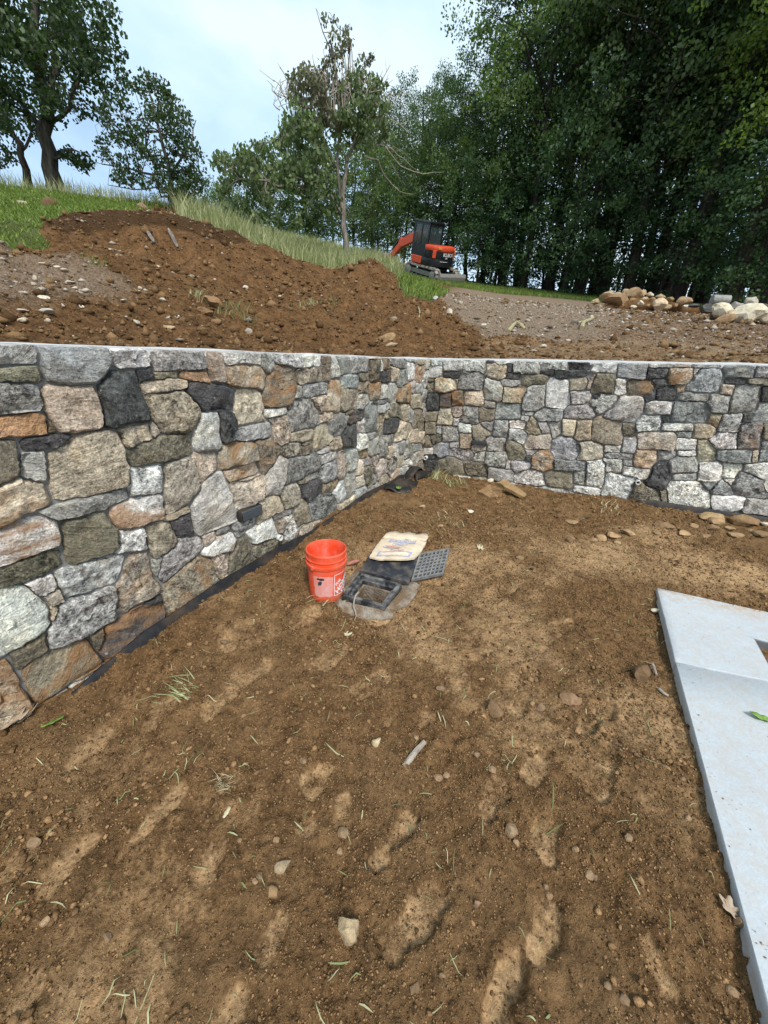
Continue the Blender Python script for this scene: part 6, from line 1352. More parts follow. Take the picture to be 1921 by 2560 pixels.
# clippings strewn over the yard
g = np.random.default_rng(15); n = 520; x = g.uniform(-1.9, 3.2, n * 3); y = g.uniform(.25, 4.6, n * 3)
m = ((x - PC[0]) * nL[0] + (y - PC[1]) * nL[1] > .1) & ((x - PC[0]) * nR[0] + (y - PC[1]) * nR[1] > .15) & ((x - A_[0]) * -E2[1] + (y - A_[1]) * E2[0] < -.02) & (g.random(n * 3) < .9 - .12 * y + .15 * (x < .6)); x, y = x[m], y[m]; N = len(x)
L_ = g.uniform(.015, .06, N) * (1 + (g.random(N) < .1)); a = g.uniform(0, 6.28, N); wd = g.uniform(.0009, .0026, N); dx, dy = np.cos(a), np.sin(a); bend = g.normal(0, .35, N); V = []
for f, wf in ((0, .6), (.35, 1), (.7, .9), (1, .15)):
    cx_ = x + dx * L_ * f - dy * L_ * bend * f * f; cy_ = y + dy * L_ * f + dx * L_ * bend * f * f; cz_ = yard_z(cx_, cy_) + .004 + .012 * np.sin(f * math.pi) * g.random(N)
    V.append(np.stack([cx_ - dy * wd * wf, cy_ + dx * wd * wf, cz_], 1)); V.append(np.stack([cx_ + dy * wd * wf, cy_ - dx * wd * wf, cz_ + .001], 1))
V = np.stack(V, 1).reshape(-1, 3); kk = np.arange(N)[:, None] * 8
stuff('grass_clippings', V, [np.concatenate([kk + np.array([[2 * i, 2 * i + 1, 2 * i + 3, 2 * i + 2]]) for i in range(3)])], 'grass_cut', np.repeat(g.random(N), 8), 'green and straw grass clippings strewn over the soil')
# ------------------------------------------------------------------ clods and gravel nobody could count
def pebbles(P, s, seed, flat=.7, base=None):
    g = np.random.default_rng(seed); B, F = base or ICO1; N = len(P); a = g.uniform(0, 6.28, N); sc3 = np.stack([g.uniform(.7, 1.3, N), g.uniform(.6, 1.1, N), flat * g.uniform(.6, 1.2, N)], 1) * s[:, None]
    jit = 1 + .22 * g.normal(size=(N, len(B), 1)); V = B[None] * jit * sc3[:, None, :]
    ca, sa = np.cos(a)[:, None], np.sin(a)[:, None]; V = np.stack([V[..., 0] * ca - V[..., 1] * sa, V[..., 0] * sa + V[..., 1] * ca, V[..., 2]], -1) + P[:, None, :]
    return V.reshape(-1, 3), (F[None] + (np.arange(N) * len(B))[:, None, None]).reshape(-1, 3), np.repeat(g.random(N), len(B))
def in_yard(x, y, mg=.04): return ((x - PC[0]) * nL[0] + (y - PC[1]) * nL[1] > mg) & ((x - PC[0]) * nR[0] + (y - PC[1]) * nR[1] > mg) & ~(((x - A_[0]) * -E2[1] + (y - A_[1]) * E2[0] > -.01) & ((x - A_[0]) * -E1[1] + (y - A_[1]) * E1[0] < .02))
g = np.random.default_rng(5); n = 110000
yy = .2 + 4.8 * g.random(n) ** 1.7; xx = g.uniform(-2.0, 4.2, n); m = in_yard(xx, yy) & (np.abs(xx) < 1.2 + yy * 1.15); xx, yy = xx[m], yy[m]
mk = yard_masks(xx, yy); keep = (g.random(len(xx)) > mk[0] * .85) & ~inside_poly(xx, yy, [PITC + (p - PITC) * 1.05 for p in PIT]); xx, yy = xx[keep], yy[keep]
dens = fbm(xx, yy, 1.6, 3, 77); keep = g.random(len(xx)) < np.clip(.30 + .8 * dens, .05, 1); xx, yy = xx[keep], yy[keep]
s = .0030 * (1 / (1 - g.random(len(xx)) * .99)) ** .42 * (1 + .10 * yy); s = np.minimum(s, .015)
zz = yard_z(xx, yy); V, F, r_ = pebbles(np.stack([xx, yy, zz + s * .3], 1), s, 6); print('clods', len(xx))
o = link('soil_clods', mesh_np('soil_clods', V, F, M['clods'], False, {'rnd': r_})); tag(o, 'crumbs and clods of brown soil strewn over the yard', kind='stuff')
# fine crumbs
n = 190000; yy = .2 + 3.3 * g.random(n) ** 1.5; xx = g.uniform(-2.0, 3.2, n); m = in_yard(xx, yy) & (np.abs(xx) < 1.0 + yy * 1.1) & ~inside_poly(xx, yy, [PITC + (p - PITC) * 1.05 for p in PIT]); xx, yy = xx[m], yy[m]
mk = yard_masks(xx, yy); keep = (g.random(len(xx)) > mk[0] * .9) & (g.random(len(xx)) < np.clip(.75 + .6 * fbm(xx, yy, 2.2, 3, 79), .2, 1)); xx, yy = xx[keep], yy[keep]
s = g.uniform(.0018, .0042, len(xx)) * (1 + .25 * yy); V, F, r_ = pebbles(np.stack([xx, yy, yard_z(xx, yy) + s * .3], 1), s, 16, .8, OCT); print('crumbs', len(xx))
o = link('soil_crumbs', mesh_np('soil_crumbs', V, F, M['clods'], False, {'rnd': r_})); tag(o, 'fine loose crumbs of soil over the yard', kind='stuff')
# crumbs fallen on the slabs
n = 240; ss, tt_ = g.random(n), g.random(n) ** 2.2; P = np.array([A_ + E1 * (a * 1.2) + E2 * (.01 + b * 1.2) + UPZ * .001 for a, b in zip(ss, tt_)]); P2 = np.array([J_ + E2 * (a * 2.2) + JD * (.01 + b * .3) for a, b in zip(g.random(130), g.random(130) ** 2.5)]); P = np.concatenate([P, P2])
s = .0013 * (1 / (1 - g.random(len(P)) * .98)) ** .35; V, F, r_ = pebbles(P, s, 17, .6, OCT); o = link('slab_crumbs', mesh_np('slab_crumbs', V, F, M['clods'], False, {'rnd': r_})); tag(o, 'crumbs of soil fallen on the pale slabs', kind='stuff')
# stones and clods of the slope
n = 95000; g = np.random.default_rng(8); D = 3.0 + 13 * g.random(n) ** 1.2; az = np.radians(g.uniform(-52, 50, n)); xx, yy = D * np.sin(az), D * np.cos(az)
dl = (xx - PC[0]) * nL[0] + (yy - PC[1]) * nL[1]; dr = (xx - PC[0]) * nR[0] + (yy - PC[1]) * nR[1]; m = np.minimum(dl, dr) < -.5; xx, yy = xx[m], yy[m]
zb = HB(xx, yy); mk = hill_masks(xx, yy, zb); m = (mk[0] < .5); xx, yy, zb = xx[m], yy[m], zb[m]; gv = mk[1][m]; pl = mk[2][m]; zz = zb + hill_noise(xx, yy)
stony = g.random(len(xx)) < (.10 + .8 * gv + .3 * pl)
s = np.minimum(.0065 * (1 / (1 - g.random(len(xx)) * .995)) ** .47 * (.55 + .09 * np.hypot(xx, yy)), .075)
i = np.where(stony & (g.random(len(xx)) < .55))[0]; V, F, r_ = pebbles(np.stack([xx[i], yy[i], zz[i] + s[i] * .1], 1), s[i] * .9, 9, .55, OCT)
o = link('slope_gravel', mesh_np('slope_gravel', V, F, M['gravel'], False, {'rnd': r_})); tag(o, 'pale gravel and pebbles lying over the dug slope and lane', kind='stuff')
i = np.where(~stony & (g.random(len(xx)) < .55))[0]; V, F, r_ = pebbles(np.stack([xx[i], yy[i], zz[i] + s[i] * .2], 1), s[i] * 1.2, 10, .75, OCT)
o = link('slope_clods', mesh_np('slope_clods', V, F, M['clods'], False, {'rnd': r_ * .6})); tag(o, 'brown earth clods over the dug slope', kind='stuff')

# ------------------------------------------------------------------ stones one can point at
def yrock(px, py, w, h, col, label, seed, dirt=.35, ang=.5, flat=.8, group=None, sink=.22, rot=None, tilt=0.):
    P = at_ground(px, py + h * .35); P[2] = yz(P[0], P[1]); k = px_size(P); W_ = w * k / 2; hh = h * k / 2
    return rock('stone', label, 'stone', P, (W_ * 1.05, W_ * .85, max(hh * flat, W_ * .35)), seed, col, dirt, g.uniform(-.5, .5) if rot is None else rot, tilt, ang, sink, group, ICO3 if w > 45 else ICO2)
yrock(873, 2299, 66, 84, TAN, 'largest pale tan stone lying on the trodden soil between boot prints', 101, .25)
yrock(707, 2152, 40, 44, (.45, .36, .25), 'round tan cobble beside wilted grass blades on the soil', 102, .2, .15)
yrock(681, 2226, 38, 34, BRN, 'brown cobble just below the round tan one in the soil', 103, .5)
yrock(943, 1856, 24, 38, (.58, .48, .32), 'small upright cream stone left of the peeled stick', 104, .1)
yrock(1425, 1744, 54, 40, (.30, .19, .12), 'smooth reddish brown cobble near a heel print', 105, .4, .2)
yrock(1236, 1772, 58, 40, (.22, .14, .08), 'dark brown lump half pressed into the soil before a light print', 106, .6)
yrock(1606, 1672, 66, 52, (.15, .095, .055), 'dark flat shard standing in soil beside the slab edge', 107, .5, .9, .9, None, .2, .8, .5)
yrock(1281, 2066, 36, 50, (.28, .20, .13), 'elongated brown stone touching a rounded boot print', 108, .4)
yrock(1191, 2250, 22, 32, (.30, .19, .13), 'small oval brown stone at the tip of a dry stalk', 109, .3)
yrock(1639, 1521, 20, 16, (.66, .58, .46), 'white pebble against the slab corner', 110, .1, .2)
yrock(1843, 2302, 32, 52, (.30, .20, .12), 'long brown stone lying against the slab edge by a dead leaf', 111, .3)
yrock(1565, 2104, 26, 26, (.34, .24, .15), 'round brown pebble alone on loose soil toward the slab', 112, .3, .2)
gY = 'small stones in the loose soil'; lY = 'small brown stone embedded in the loose soil'
for i, (px, py, w, h) in enumerate(((1037, 2460, 26, 28), (1105, 2432, 18, 30), (1363, 2210, 20, 24), (1375, 2230, 18, 20), (1470, 2192, 26, 18), (1484, 2196, 18, 16), (1290, 2105, 18, 20), (1436, 2126, 18, 26), (650, 2190, 22, 26), (640, 2205, 16, 20), (850, 2118, 16, 18), (860, 2075, 30, 24), (692, 2098, 18, 20), (90, 2105, 34, 30), (1040, 1840, 18, 18), (1095, 1938, 26, 20), (1117, 1938, 20, 18), (1190, 1890, 18, 16), (1232, 1924, 24, 18), (1560, 2500, 30, 30), (1820, 2470, 40, 34), (120, 2310, 24, 22), (270, 2340, 24, 22), (760, 1900, 20, 16), (655, 1845, 16, 14), (1340, 1700, 18, 14), (1100, 1725, 24, 20), (1350, 1765, 26, 18), (560, 1600, 20, 14), (1715, 2050, 20, 18), (1700, 1950, 18, 20), (1753, 1975, 24, 18), (1510, 2470, 24, 22), (600, 2100, 14, 12), (404, 1758, 14, 12), (1160, 1690, 18, 16))):
    yrock(px, py, w, h, tuple(np.array((.27, .185, .115)) * g.uniform(.7, 1.35)), lY, 120 + i, .4, .3, .8, gY)
# cobbles before the far wall
yrock(1777, 1281, 54, 36, (.42, .30, .17), 'rounded tan boulder on soil before the far wall membrane', 161, .4, .25)
yrock(1856, 1291, 66, 38, (.27, .18, .10), 'long dark brown boulder beside the rounded tan one near the far wall', 162, .5, .3)
yrock(1660, 1310, 48, 20, (.26, .17, .10), 'flat brown stone slab lying left of the far wall cobbles', 163, .5, .8)
yrock(1910, 1308, 24, 16, WHT, 'white angular stone near the long dark boulder', 164, .1, .8)
gQ = 'loose cobbles on the soil before the far wall'; lQ = 'brown cobble lying on the soil before the far wall'
for i, (px, py, w, h) in enumerate(((1788, 1297, 40, 26), (1710, 1326, 34, 20), (1782, 1316, 30, 22), (1427, 1346, 30, 24), (1502, 1338, 30, 24), (1533, 1335, 36, 20), (1571, 1330, 36, 22), (1430, 1304, 32, 14), (1899, 1332, 42, 22), (1766, 1335, 24, 16), (1480, 1345, 30, 18), (1820, 1318, 30, 18), (1840, 1330, 34, 18), (1740, 1310, 26, 16), (1545, 1352, 22, 14), (1880, 1318, 30, 16), (1640, 1330, 22, 12), (1100, 1320, 16, 12), (1300, 1395, 20, 14))):
    yrock(px, py, w, h, tuple(np.array((.33, .225, .13)) * g.uniform(.75, 1.3)), lQ, 170 + i, .45, .4, .8, gQ)
def flat_rock(C4, th, label, seed, col):
    T = [at_ground(x, y, d) for x, y, d in C4]; c = sum(T) / len(T); n = 10; V = []; m = len(T); gg = np.random.default_rng(seed)
    ring_ = []
    for i in range(m):
        for f in (0, .5): ring_.append(T[i] * (1 - f) + T[(i + 1) % m] * f + gg.normal(0, .008, 3))
    K = len(ring_); V = [c - c + UPZ * .01] + [c * 0 + (p - c) * .6 + UPZ * gg.normal(.008, .004) for p in ring_] + [p - c for p in ring_] + [(p - c) * .92 - UPZ * th for p in ring_]
    F = [(0, 1 + i, 1 + (i + 1) % K) for i in range(K)] + [(1 + r_ * K + i, 1 + (r_ + 1) * K + i, 1 + (r_ + 1) * K + (i + 1) % K, 1 + r_ * K + (i + 1) % K) for r_ in range(2) for i in range(K)]
    o = MB().add(V, F).build('rock', M['rock'], None, False); o.location = tuple(c); o.color = (*col, .5); return tag(o, label, 'rock')
flat_rock([(1195, 1228, .03), (1225, 1210, .09), (1254, 1222, .11), (1256, 1242, .03), (1225, 1240, .02)], .05, 'flat brown rock lying near the corner of the walls', 7, (.30, .19, .10))
flat_rock([(1242, 1204, .12), (1262, 1198, .15), (1318, 1235, .05), (1312, 1243, .03), (1262, 1216, .10)], .035, 'tilted brown rock plate propped on the flat rock near the corner', 8, (.34, .23, .12))
yrock(1227, 1199, 18, 15, WHT, 'small cream stone between the wall and the flat brown rock', 190, .1); yrock(1262, 1199, 22, 13, WHT, 'small cream stone behind the tilted brown rock plate', 191, .1)
yrock(1056, 1270, 20, 16, TAN, 'tan pebble on the mound right of the crumpled membrane', 192, .2); yrock(1176, 1278, 16, 12, WHT, 'white pebble on the mound beyond the paper sack', 193, .1)

# ------------------------------------------------------------------ stones on the slope
def hrock(px, py, w, h, col, label, seed, dirt=.2, ang=.5, group=None, cat='stone', sink=.22, name='stone', deep=.8, rot=None, up=0., base=None, D=None):
    P = at_hill(px, py + h * .4) if D is None else at_d(px, py + h * .4, D); k = px_size(P); P = P + UPZ * (up * k)
    return rock(name, label, cat, P, (w * k / 2 * 1.05, w * k / 2 * deep, max(h * k / 2 * 1.1, w * k * .15)), seed, col, dirt, g.uniform(-.5, .5) if rot is None else rot, 0, ang, sink, group, base or (ICO3 if w > 30 else ICO2))
CR_ = (.62, .56, .47)
hrock(108, 745, 32, 14, CR_, 'pale egg-shaped cobble on the stony slope above the dark blue stones', 201, .1, .2)
hrock(121, 776, 38, 15, (.50, .47, .42), 'long grey cobble just below the pale egg-shaped one', 202, .15, .3); hrock(55, 799, 32, 13, (.52, .44, .33), 'tan flat cobble near the wall top on the stony slope', 203, .2)
hrock(341, 803, 26, 13, (.50, .46, .40), 'grey oval cobble in the brown spoil above the wall', 204, .2); hrock(421, 818, 32, 14, TAN, 'tan split stone at the foot of the brown spoil', 205, .2, .8)
hrock(534, 751, 62, 34, (.27, .16, .085), 'big brown rock on the dirt slope beside the grass tuft', 206, .6, .4)
hrock(505, 772, 36, 18, (.20, .12, .065), 'dark brown rock below the big brown rock on the slope', 207, .6); hrock(523, 783, 32, 15, (.22, .135, .07), 'flat dark rock at the foot of the big brown rock', 208, .6); hrock(543, 804, 30, 16, (.24, .15, .08), 'brown lump below the grass tuft on the slope', 209, .6)
hrock(624, 826, 17, 15, (.42, .38, .34), 'round grey cobble near the wall top below the grass tuft', 210, .2, .2); hrock(615, 718, 18, 11, CR_, 'single white stone in the middle of the dirt slope', 211, .05)
hrock(968, 843, 46, 23, (.36, .25, .14), 'tan boulder half buried above the wall corner', 212, .5, .4); hrock(980, 861, 32, 13, (.42, .32, .22), 'small flat tan rock below the half-buried boulder', 213, .4)
hrock(1124, 777, 20, 13, CR_, 'pale boulder at the edge of the gravel lane under the digger', 214, .1); hrock(1089, 746, 18, 14, (.40, .40, .40), 'grey stone in the grass below the digger', 215, .1)
gS = 'pale cobbles strewn over the slope'; lS = 'pale cobble lying loose on the dug slope'
for i, (px, py, w, h) in enumerate(((176, 704, 26, 9), (58, 774, 32, 11), (145, 667, 17, 11), (163, 674, 22, 11), (90, 697, 17, 12), (280, 624, 18, 8), (55, 730, 16, 11), (100, 722, 18, 10), (190, 720, 16, 9), (85, 708, 12, 9), (156, 762, 14, 9), (205, 765, 14, 9), (110, 658, 22, 8), (25, 640, 24, 9), (350, 720, 14, 9), (365, 725, 12, 7), (405, 748, 16, 8), (310, 750, 26, 8), (425, 765, 16, 8), (445, 790, 12, 8), (395, 665, 14, 9), (120, 800, 18, 9), (480, 690, 14, 9), (700, 740, 10, 7), (1137, 751, 14, 10), (1152, 755, 15, 12), (1110, 770, 10, 8), (1210, 812, 18, 9), (1213, 820, 12, 7), (1357, 864, 18, 11), (1320, 800, 12, 7), (1420, 850, 14, 8), (1480, 790, 12, 7), (1700, 850, 14, 7), (1820, 828, 12, 6), (1530, 838, 12, 7), (1610, 812, 14, 6), (1900, 845, 16, 8), (60, 505, 30, 12), (345, 520, 12, 8), (372, 528, 14, 8))):
    hrock(px, py, w, h, tuple(np.array((.55, .49, .40)) * g.uniform(.75, 1.2)), lS, 220 + i, .2, .35, gS)
hrock(122, 505, 44, 26, (.13, .075, .04), 'clump of dug brown earth lying on the grass of the bank', 270, .3, .5, None, 'clod', .3, 'earth_clod'); hrock(357, 512, 42, 24, (.30, .22, .15), 'small heap of tan earth at the top edge of the bank', 271, .3, .5, None, 'clod', .35, 'earth_clod')
# rock pile at the clearing's edge
pc = at_hill(1600, 775); k = px_size(pc); Dp = math.hypot(pc[0], pc[1])
V, F = rock_mesh(300, (112 * k, 60 * k, 26 * k), .0, ICO3, .3); hc = at_d(1605, 775, Dp + 45 * k)
o = link('earth_heap', mesh_np('earth_heap', V, F, M['hill'], True), None, (hc[0], hc[1], hz(hc[0], hc[1]))); tag(o, 'low heap of brown earth under the tumbled rock pile', 'heap')
def prock(px, py, w, h, col, label, seed, dirt=.35, ang=.6, group=None):
    hrock(px, py, w, h, col, label, seed, dirt, ang, group, 'rock', .15, 'rock', .8, None, 0, None, Dp + max(0, (770 - py - h * .4)) * 1.5 * k)
gP = 'rocks of the tumbled pile at the edge of the wood'; lP = 'tan rock in the tumbled pile at the edge of the wood'
for i, (px, py, w, h, c) in enumerate(((1563, 729, 26, 18, TAN), (1607, 732, 24, 16, TAN), (1625, 735, 22, 14, WHT), (1601, 758, 16, 14, WHT), (1524, 761, 19, 12, TAN), (1489, 753, 24, 16, TAN), (1583, 767, 22, 11, WHT), (1650, 742, 28, 16, TAN), (1676, 748, 22, 16, BRN), (1620, 764, 16, 12, BRN), (1630, 749, 20, 14, BRN), (1560, 763, 22, 12, TAN), (1667, 766, 22, 13, TAN), (1505, 766, 22, 10, TAN), (1690, 763, 16, 11, BRN), (1580, 752, 22, 14, BRN), (1545, 735, 20, 14, TAN), (1612, 748, 20, 14, TAN), (1655, 754, 18, 12, BRN))):
    prock(px, py, w, h, c, lP, 310 + i, .35, .7, gP)
prock(1520, 738, 48, 27, (.48, .36, .24), 'large pale rock crowning the left end of the tumbled pile', 330, .3, .7); prock(1537, 751, 78, 33, (.30, .20, .12), 'biggest brown rock sloping across the tumbled pile', 331, .4, .6)
prock(1587, 735, 38, 30, (.36, .25, .15), 'upright brown rock at the top of the tumbled pile', 332, .3, .8); prock(1646, 761, 42, 28, (.58, .46, .33), 'pale cracked rock at the front of the tumbled pile', 333, .2, .8)
prock(1539, 768, 22, 10, (.16, .11, .075), 'small dark flat rock at the foot of the tumbled pile', 334, .2, .6); prock(1711, 752, 40, 21, (.34, .24, .15), 'smooth oval brown boulder right of the tumbled pile', 335, .2, .05); prock(1715, 766, 18, 11, WHT, 'small white stone under the smooth oval boulder', 336, .1)
bc = at_hill(1868, 806); Db = math.hypot(bc[0], bc[1])
def brock(px, py, w, h, col, label, seed, dD=0., ang=.9, dirt=.05, name='boulder', deep=.8): hrock(px, py, w, h, col, label, seed, dirt, ang, None, name, .14, name, deep, None, 0, ICO3, Db + dD)
brock(1803, 776, 60, 36, (.60, .54, .43), 'big cream boulder behind a smaller brown rock', 340); brock(1868, 783, 72, 46, (.62, .56, .45), 'tallest cream boulder at the end of the row, with a dark hollow beneath', 341); brock(1914, 790, 50, 32, (.56, .49, .38), 'lower cream boulder beside the tallest one', 342, .1)
brock(1812, 796, 54, 24, (.30, .20, .12), 'brown rock lying before the cream boulders', 343, -.55, .3, .4, 'rock'); brock(1763, 770, 46, 30, (.10, .105, .105), 'dark grey angular block left of the cream boulders', 344, .4, .9, .1, 'rock'); brock(1913, 768, 36, 28, (.11, .10, .10), 'dark rock behind the lower cream boulder', 345, 1.0, .6, .1, 'rock')
brock(1737, 764, 30, 11, (.09, .09, .09), 'flat dark slab between the oval boulder and grey block', 346, .6, .8, .1, 'rock'); brock(1842, 765, 44, 20, (.28, .27, .26), 'grey rubble rock behind the cream boulders', 347, 1.0, .8, .1, 'rock'); brock(1878, 753, 32, 28, (.40, .37, .32), 'pale grey knobbly rock perched behind the tallest cream boulder', 348, 1.3, .9, .1, 'rock')
P = at_d(1803, 750, Db + 1.0); k = px_size(P)
o = MB().tube([Vector((-20 * k, 0, 0)), Vector((-19.5 * k, 0, 0)), Vector((18 * k, 2 * k, 0)), Vector((18.5 * k, 2 * k, 0))], [10.5 * k, 11.5 * k, 11.5 * k, 11 * k], 20).build('log', M['concrete_dark'], None, True); o.location = tuple(P); o.rotation_euler = (0, .03, -.25); tag(o, 'short thick grey log section lying behind the cream boulders', 'log')
lg = o; zz_ = hz(P[0], P[1]); rock('rock', 'grey block under the log section behind the cream boulders', 'rock', np.array([P[0], P[1], zz_]), (22 * k, 16 * k, max(.1, (P[2] - 10 * k - zz_) * .62)), 349, (.16, .16, .16), .1, .2, 0, .8, .1, None, ICO3)
# sticks and roots on the slope
stick([(1271, 831, .02), (1282, 821, .05), (1290, 815, .06)], .035, M['straw'], 'pale thick branch piece on the gravel, left half of a broken V', 'stick', 'stick', True); stick([(1292, 815, .06), (1302, 819, .05), (1312, 826, .03)], .032, M['straw'], 'pale thick branch piece on the gravel, right half of a broken V', 'stick', 'stick', True)
stick([(1454, 824, .03), (1458, 814, .06), (1470, 809, .06), (1482, 801, .05)], .035, M['straw'], 'pale crooked branch lying on the clearing below the rock pile', 'stick', 'stick', True)
stick([(1430, 806, .02), (1445, 812, .03), (1455, 806, .02)], .018, M['dead_wood'], 'thin root left of the pale crooked branch', 'stick', 'stick', True)
stick([(1046, 770, .02), (1050, 785, .04), (1048, 797, .02)], .012, M['straw'], 'thin curled straw root on the dirt slope below the digger', 'root', 'root', True)
def torn_root(A, B_, w, label):
    P, Q_ = at_hill(*A), at_hill(*B_); P = P + UPZ * .03; d = Q_ - P; s_ = np.cross(d, CP - P); s_ /= np.linalg.norm(s_); n_ = np.cross(s_, d); n_ /= np.linalg.norm(n_); n_ = n_ if n_ @ (CP - P) > 0 else -n_
    V = []
    for f, ww in ((0, .3), (.25, .9), (.6, 1.), (.9, .8), (1, .5)):
        c = d * f + n_ * (.05 + .02 * math.sin(3 * f)); V += [c - s_ * w * ww, c + s_ * w * ww, c + s_ * w * ww * .8 - n_ * .07, c - s_ * w * ww * .8 - n_ * .07]
    F = [(i * 4 + q, i * 4 + (q + 1) % 4, i * 4 + 4 + (q + 1) % 4, i * 4 + 4 + q) for i in range(4) for q in range(4)] + [(0, 3, 2, 1), (16, 17, 18, 19)]
    o = MB().add(V, F).build('torn_root', M['bark_grey'], None, True); o.location = tuple(P); tag(o, label, 'root')
torn_root((424, 580), (447, 622), .032, 'long pale torn root sticking out of the dug bank'); torn_root((373, 588), (391, 612), .03, 'short pale torn root in the dug bank left of the long one')
# ------------------------------------------------------------------ mini excavator (local +Y = boom, -Y = counterweight and blade)
ex0 = at_hill(1078, 697, 15)
fw = np.array([-.64, .77]); sx = np.array([fw[1], -fw[0]])
def _h2(a, b): q = ex0[:2] + fw * a + sx * b; return hz(q[0], q[1])
hF, hB, hLf, hRt = _h2(1.2, 0), _h2(-1.2, 0), _h2(0, -.8), _h2(0, .8)
yv = Vector((fw[0] * 2.4, fw[1] * 2.4, hF - hB)).normalized(); xv = Vector((sx[0] * 1.6, sx[1] * 1.6, hRt - hLf)); xv = (xv - yv * xv.dot(yv)).normalized(); zv = xv.cross(yv)
exc = thing('mini_excavator', 'orange and black mini excavator with cab parked on the slope before the wood', 'excavator', (ex0[0], ex0[1], (hF + hB + hLf + hRt) / 4 - .03))
exc.rotation_euler = Matrix(((xv.x, yv.x, zv.x), (xv.y, yv.y, zv.y), (xv.z, yv.z, zv.z))).to_euler()
AX = (Vector((0, 1, 0)), Vector((0, 0, 1)), Vector((1, 0, 0)))
def xprism(poly, x0, x1, name, mat, parent=exc, bevel=.02, smooth=False): return MB().prism(poly, (0, 0, 0), AX[0], AX[1], AX[2], x0, x1).build(name, M[mat], parent, smooth, bevel)
def loop_track(rb, off, n=14):
    P = []
    for i in range(n + 1): a = -math.pi / 2 - math.pi * i / n; P.append((-.98 + rb * math.cos(a) * 1.0, .31 + rb * math.sin(a)))
    for i in range(n + 1): a = math.pi / 2 - math.pi * i / n; P.append((.98 + rb * math.cos(a), .31 + rb * math.sin(a)))
    return P
for s in (-1, 1):
    x0, x1 = (.58, .98) if s > 0 else (-.98, -.58)
    # belt: ring of lugs round the wheels
    outer, inner = loop_track(.31, 0), loop_track(.245, 0); n = len(outer); V = []
    for x in (x0, x1): V += [(x, p[0], p[1]) for p in outer] + [(x, p[0], p[1]) for p in inner]
    F = []
    for i in range(n):
        j = (i + 1) % n; F += [(i, j, 2 * n + j, 2 * n + i), (n + i, 3 * n + i, 3 * n + j, n + j), (i, n + i, n + j, j), (2 * n + i, 2 * n + j, 3 * n + j, 3 * n + i)]
    tr = MB().add(V, F).build('track', M['track_rubber'], exc)
    lug = MB(); L_ = 2 * 1.96 + 2 * math.pi * .31
    for q in range(34):
        d = L_ * q / 34
        if d < 1.96: p, nrm = (-.98 + d, .62), (0, 1)
        elif d < 1.96 + math.pi * .31: a = math.pi / 2 - (d - 1.96) / .31; p, nrm = (.98 + .31 * math.cos(a), .31 + .31 * math.sin(a)), (math.cos(a), math.sin(a))
        elif d < 2 * 1.96 + math.pi * .31: p, nrm = (.98 - (d - 1.96 - math.pi * .31), 0), (0, -1)
        else: a = -math.pi / 2 - (d - 2 * 1.96 - math.pi * .31) / .31; p, nrm = (-.98 + .31 * math.cos(a), .31 + .31 * math.sin(a)), (math.cos(a), math.sin(a))
        R = Matrix.Rotation(math.atan2(-nrm[0], nrm[1]) * -1 * -1, 3, 'X'); R = Matrix(((1, 0, 0), (0, nrm[1], nrm[0]), (0, -nrm[0], nrm[1])))
        lug.box(((x0 + x1) / 2, p[0] + nrm[0] * .012, p[1] + nrm[1] * .012), (.19, .028, .02), R)
    lug.build('lugs', M['track_rubber'], tr)
    xo = s * .97; xi = s * .62
    for y, r in ((-.98, .20), (.98, .22)): MB().tube([(xi, y, .31), (xo, y, .31)], r, 20).build('sprocket', M['worn_steel'], tr, True, .01)
    for y in (-.5, -.1, .3, .65): MB().tube([(xi, y, .13), (xo * .995, y, .13)], .085, 14).build('roller', M['paint_grey'], tr, True)
    MB().box((s * .80, 0, .33), (.10, .82, .10)).build('track_frame', M['worn_steel'], tr, False, .01)
MB().box((0, 0, .42), (.60, .55, .14)).build('undercarriage', M['paint_black'], exc, False, .03)
MB().tube([(0, 0, .52), (0, 0, .70)], .46, 28).build('slew_ring', M['paint_black'], exc, True)
# dozer blade behind
bl = [(-1.62, .08), (-1.56, .08), (-1.58, .22), (-1.60, .36), (-1.56, .50), (-1.62, .50), (-1.68, .36), (-1.66, .22)]
b_ = xprism([(-q[0] * -1, q[1]) for q in bl], -.98, .98, 'blade', 'worn_steel', exc, .006)
for s in (-1, 1):
    xprism([(-1.60, .10), (-1.45, .10), (-1.52, .48), (-1.60, .50)], s * .965 - .012, s * .965 + .012, 'blade_side', 'worn_steel', b_, 0); MB().tube([(s * .38, -.5, .36), (s * .42, -1.60, .28)], .06, 8).build('blade_arm', M['paint_black'], b_, True)
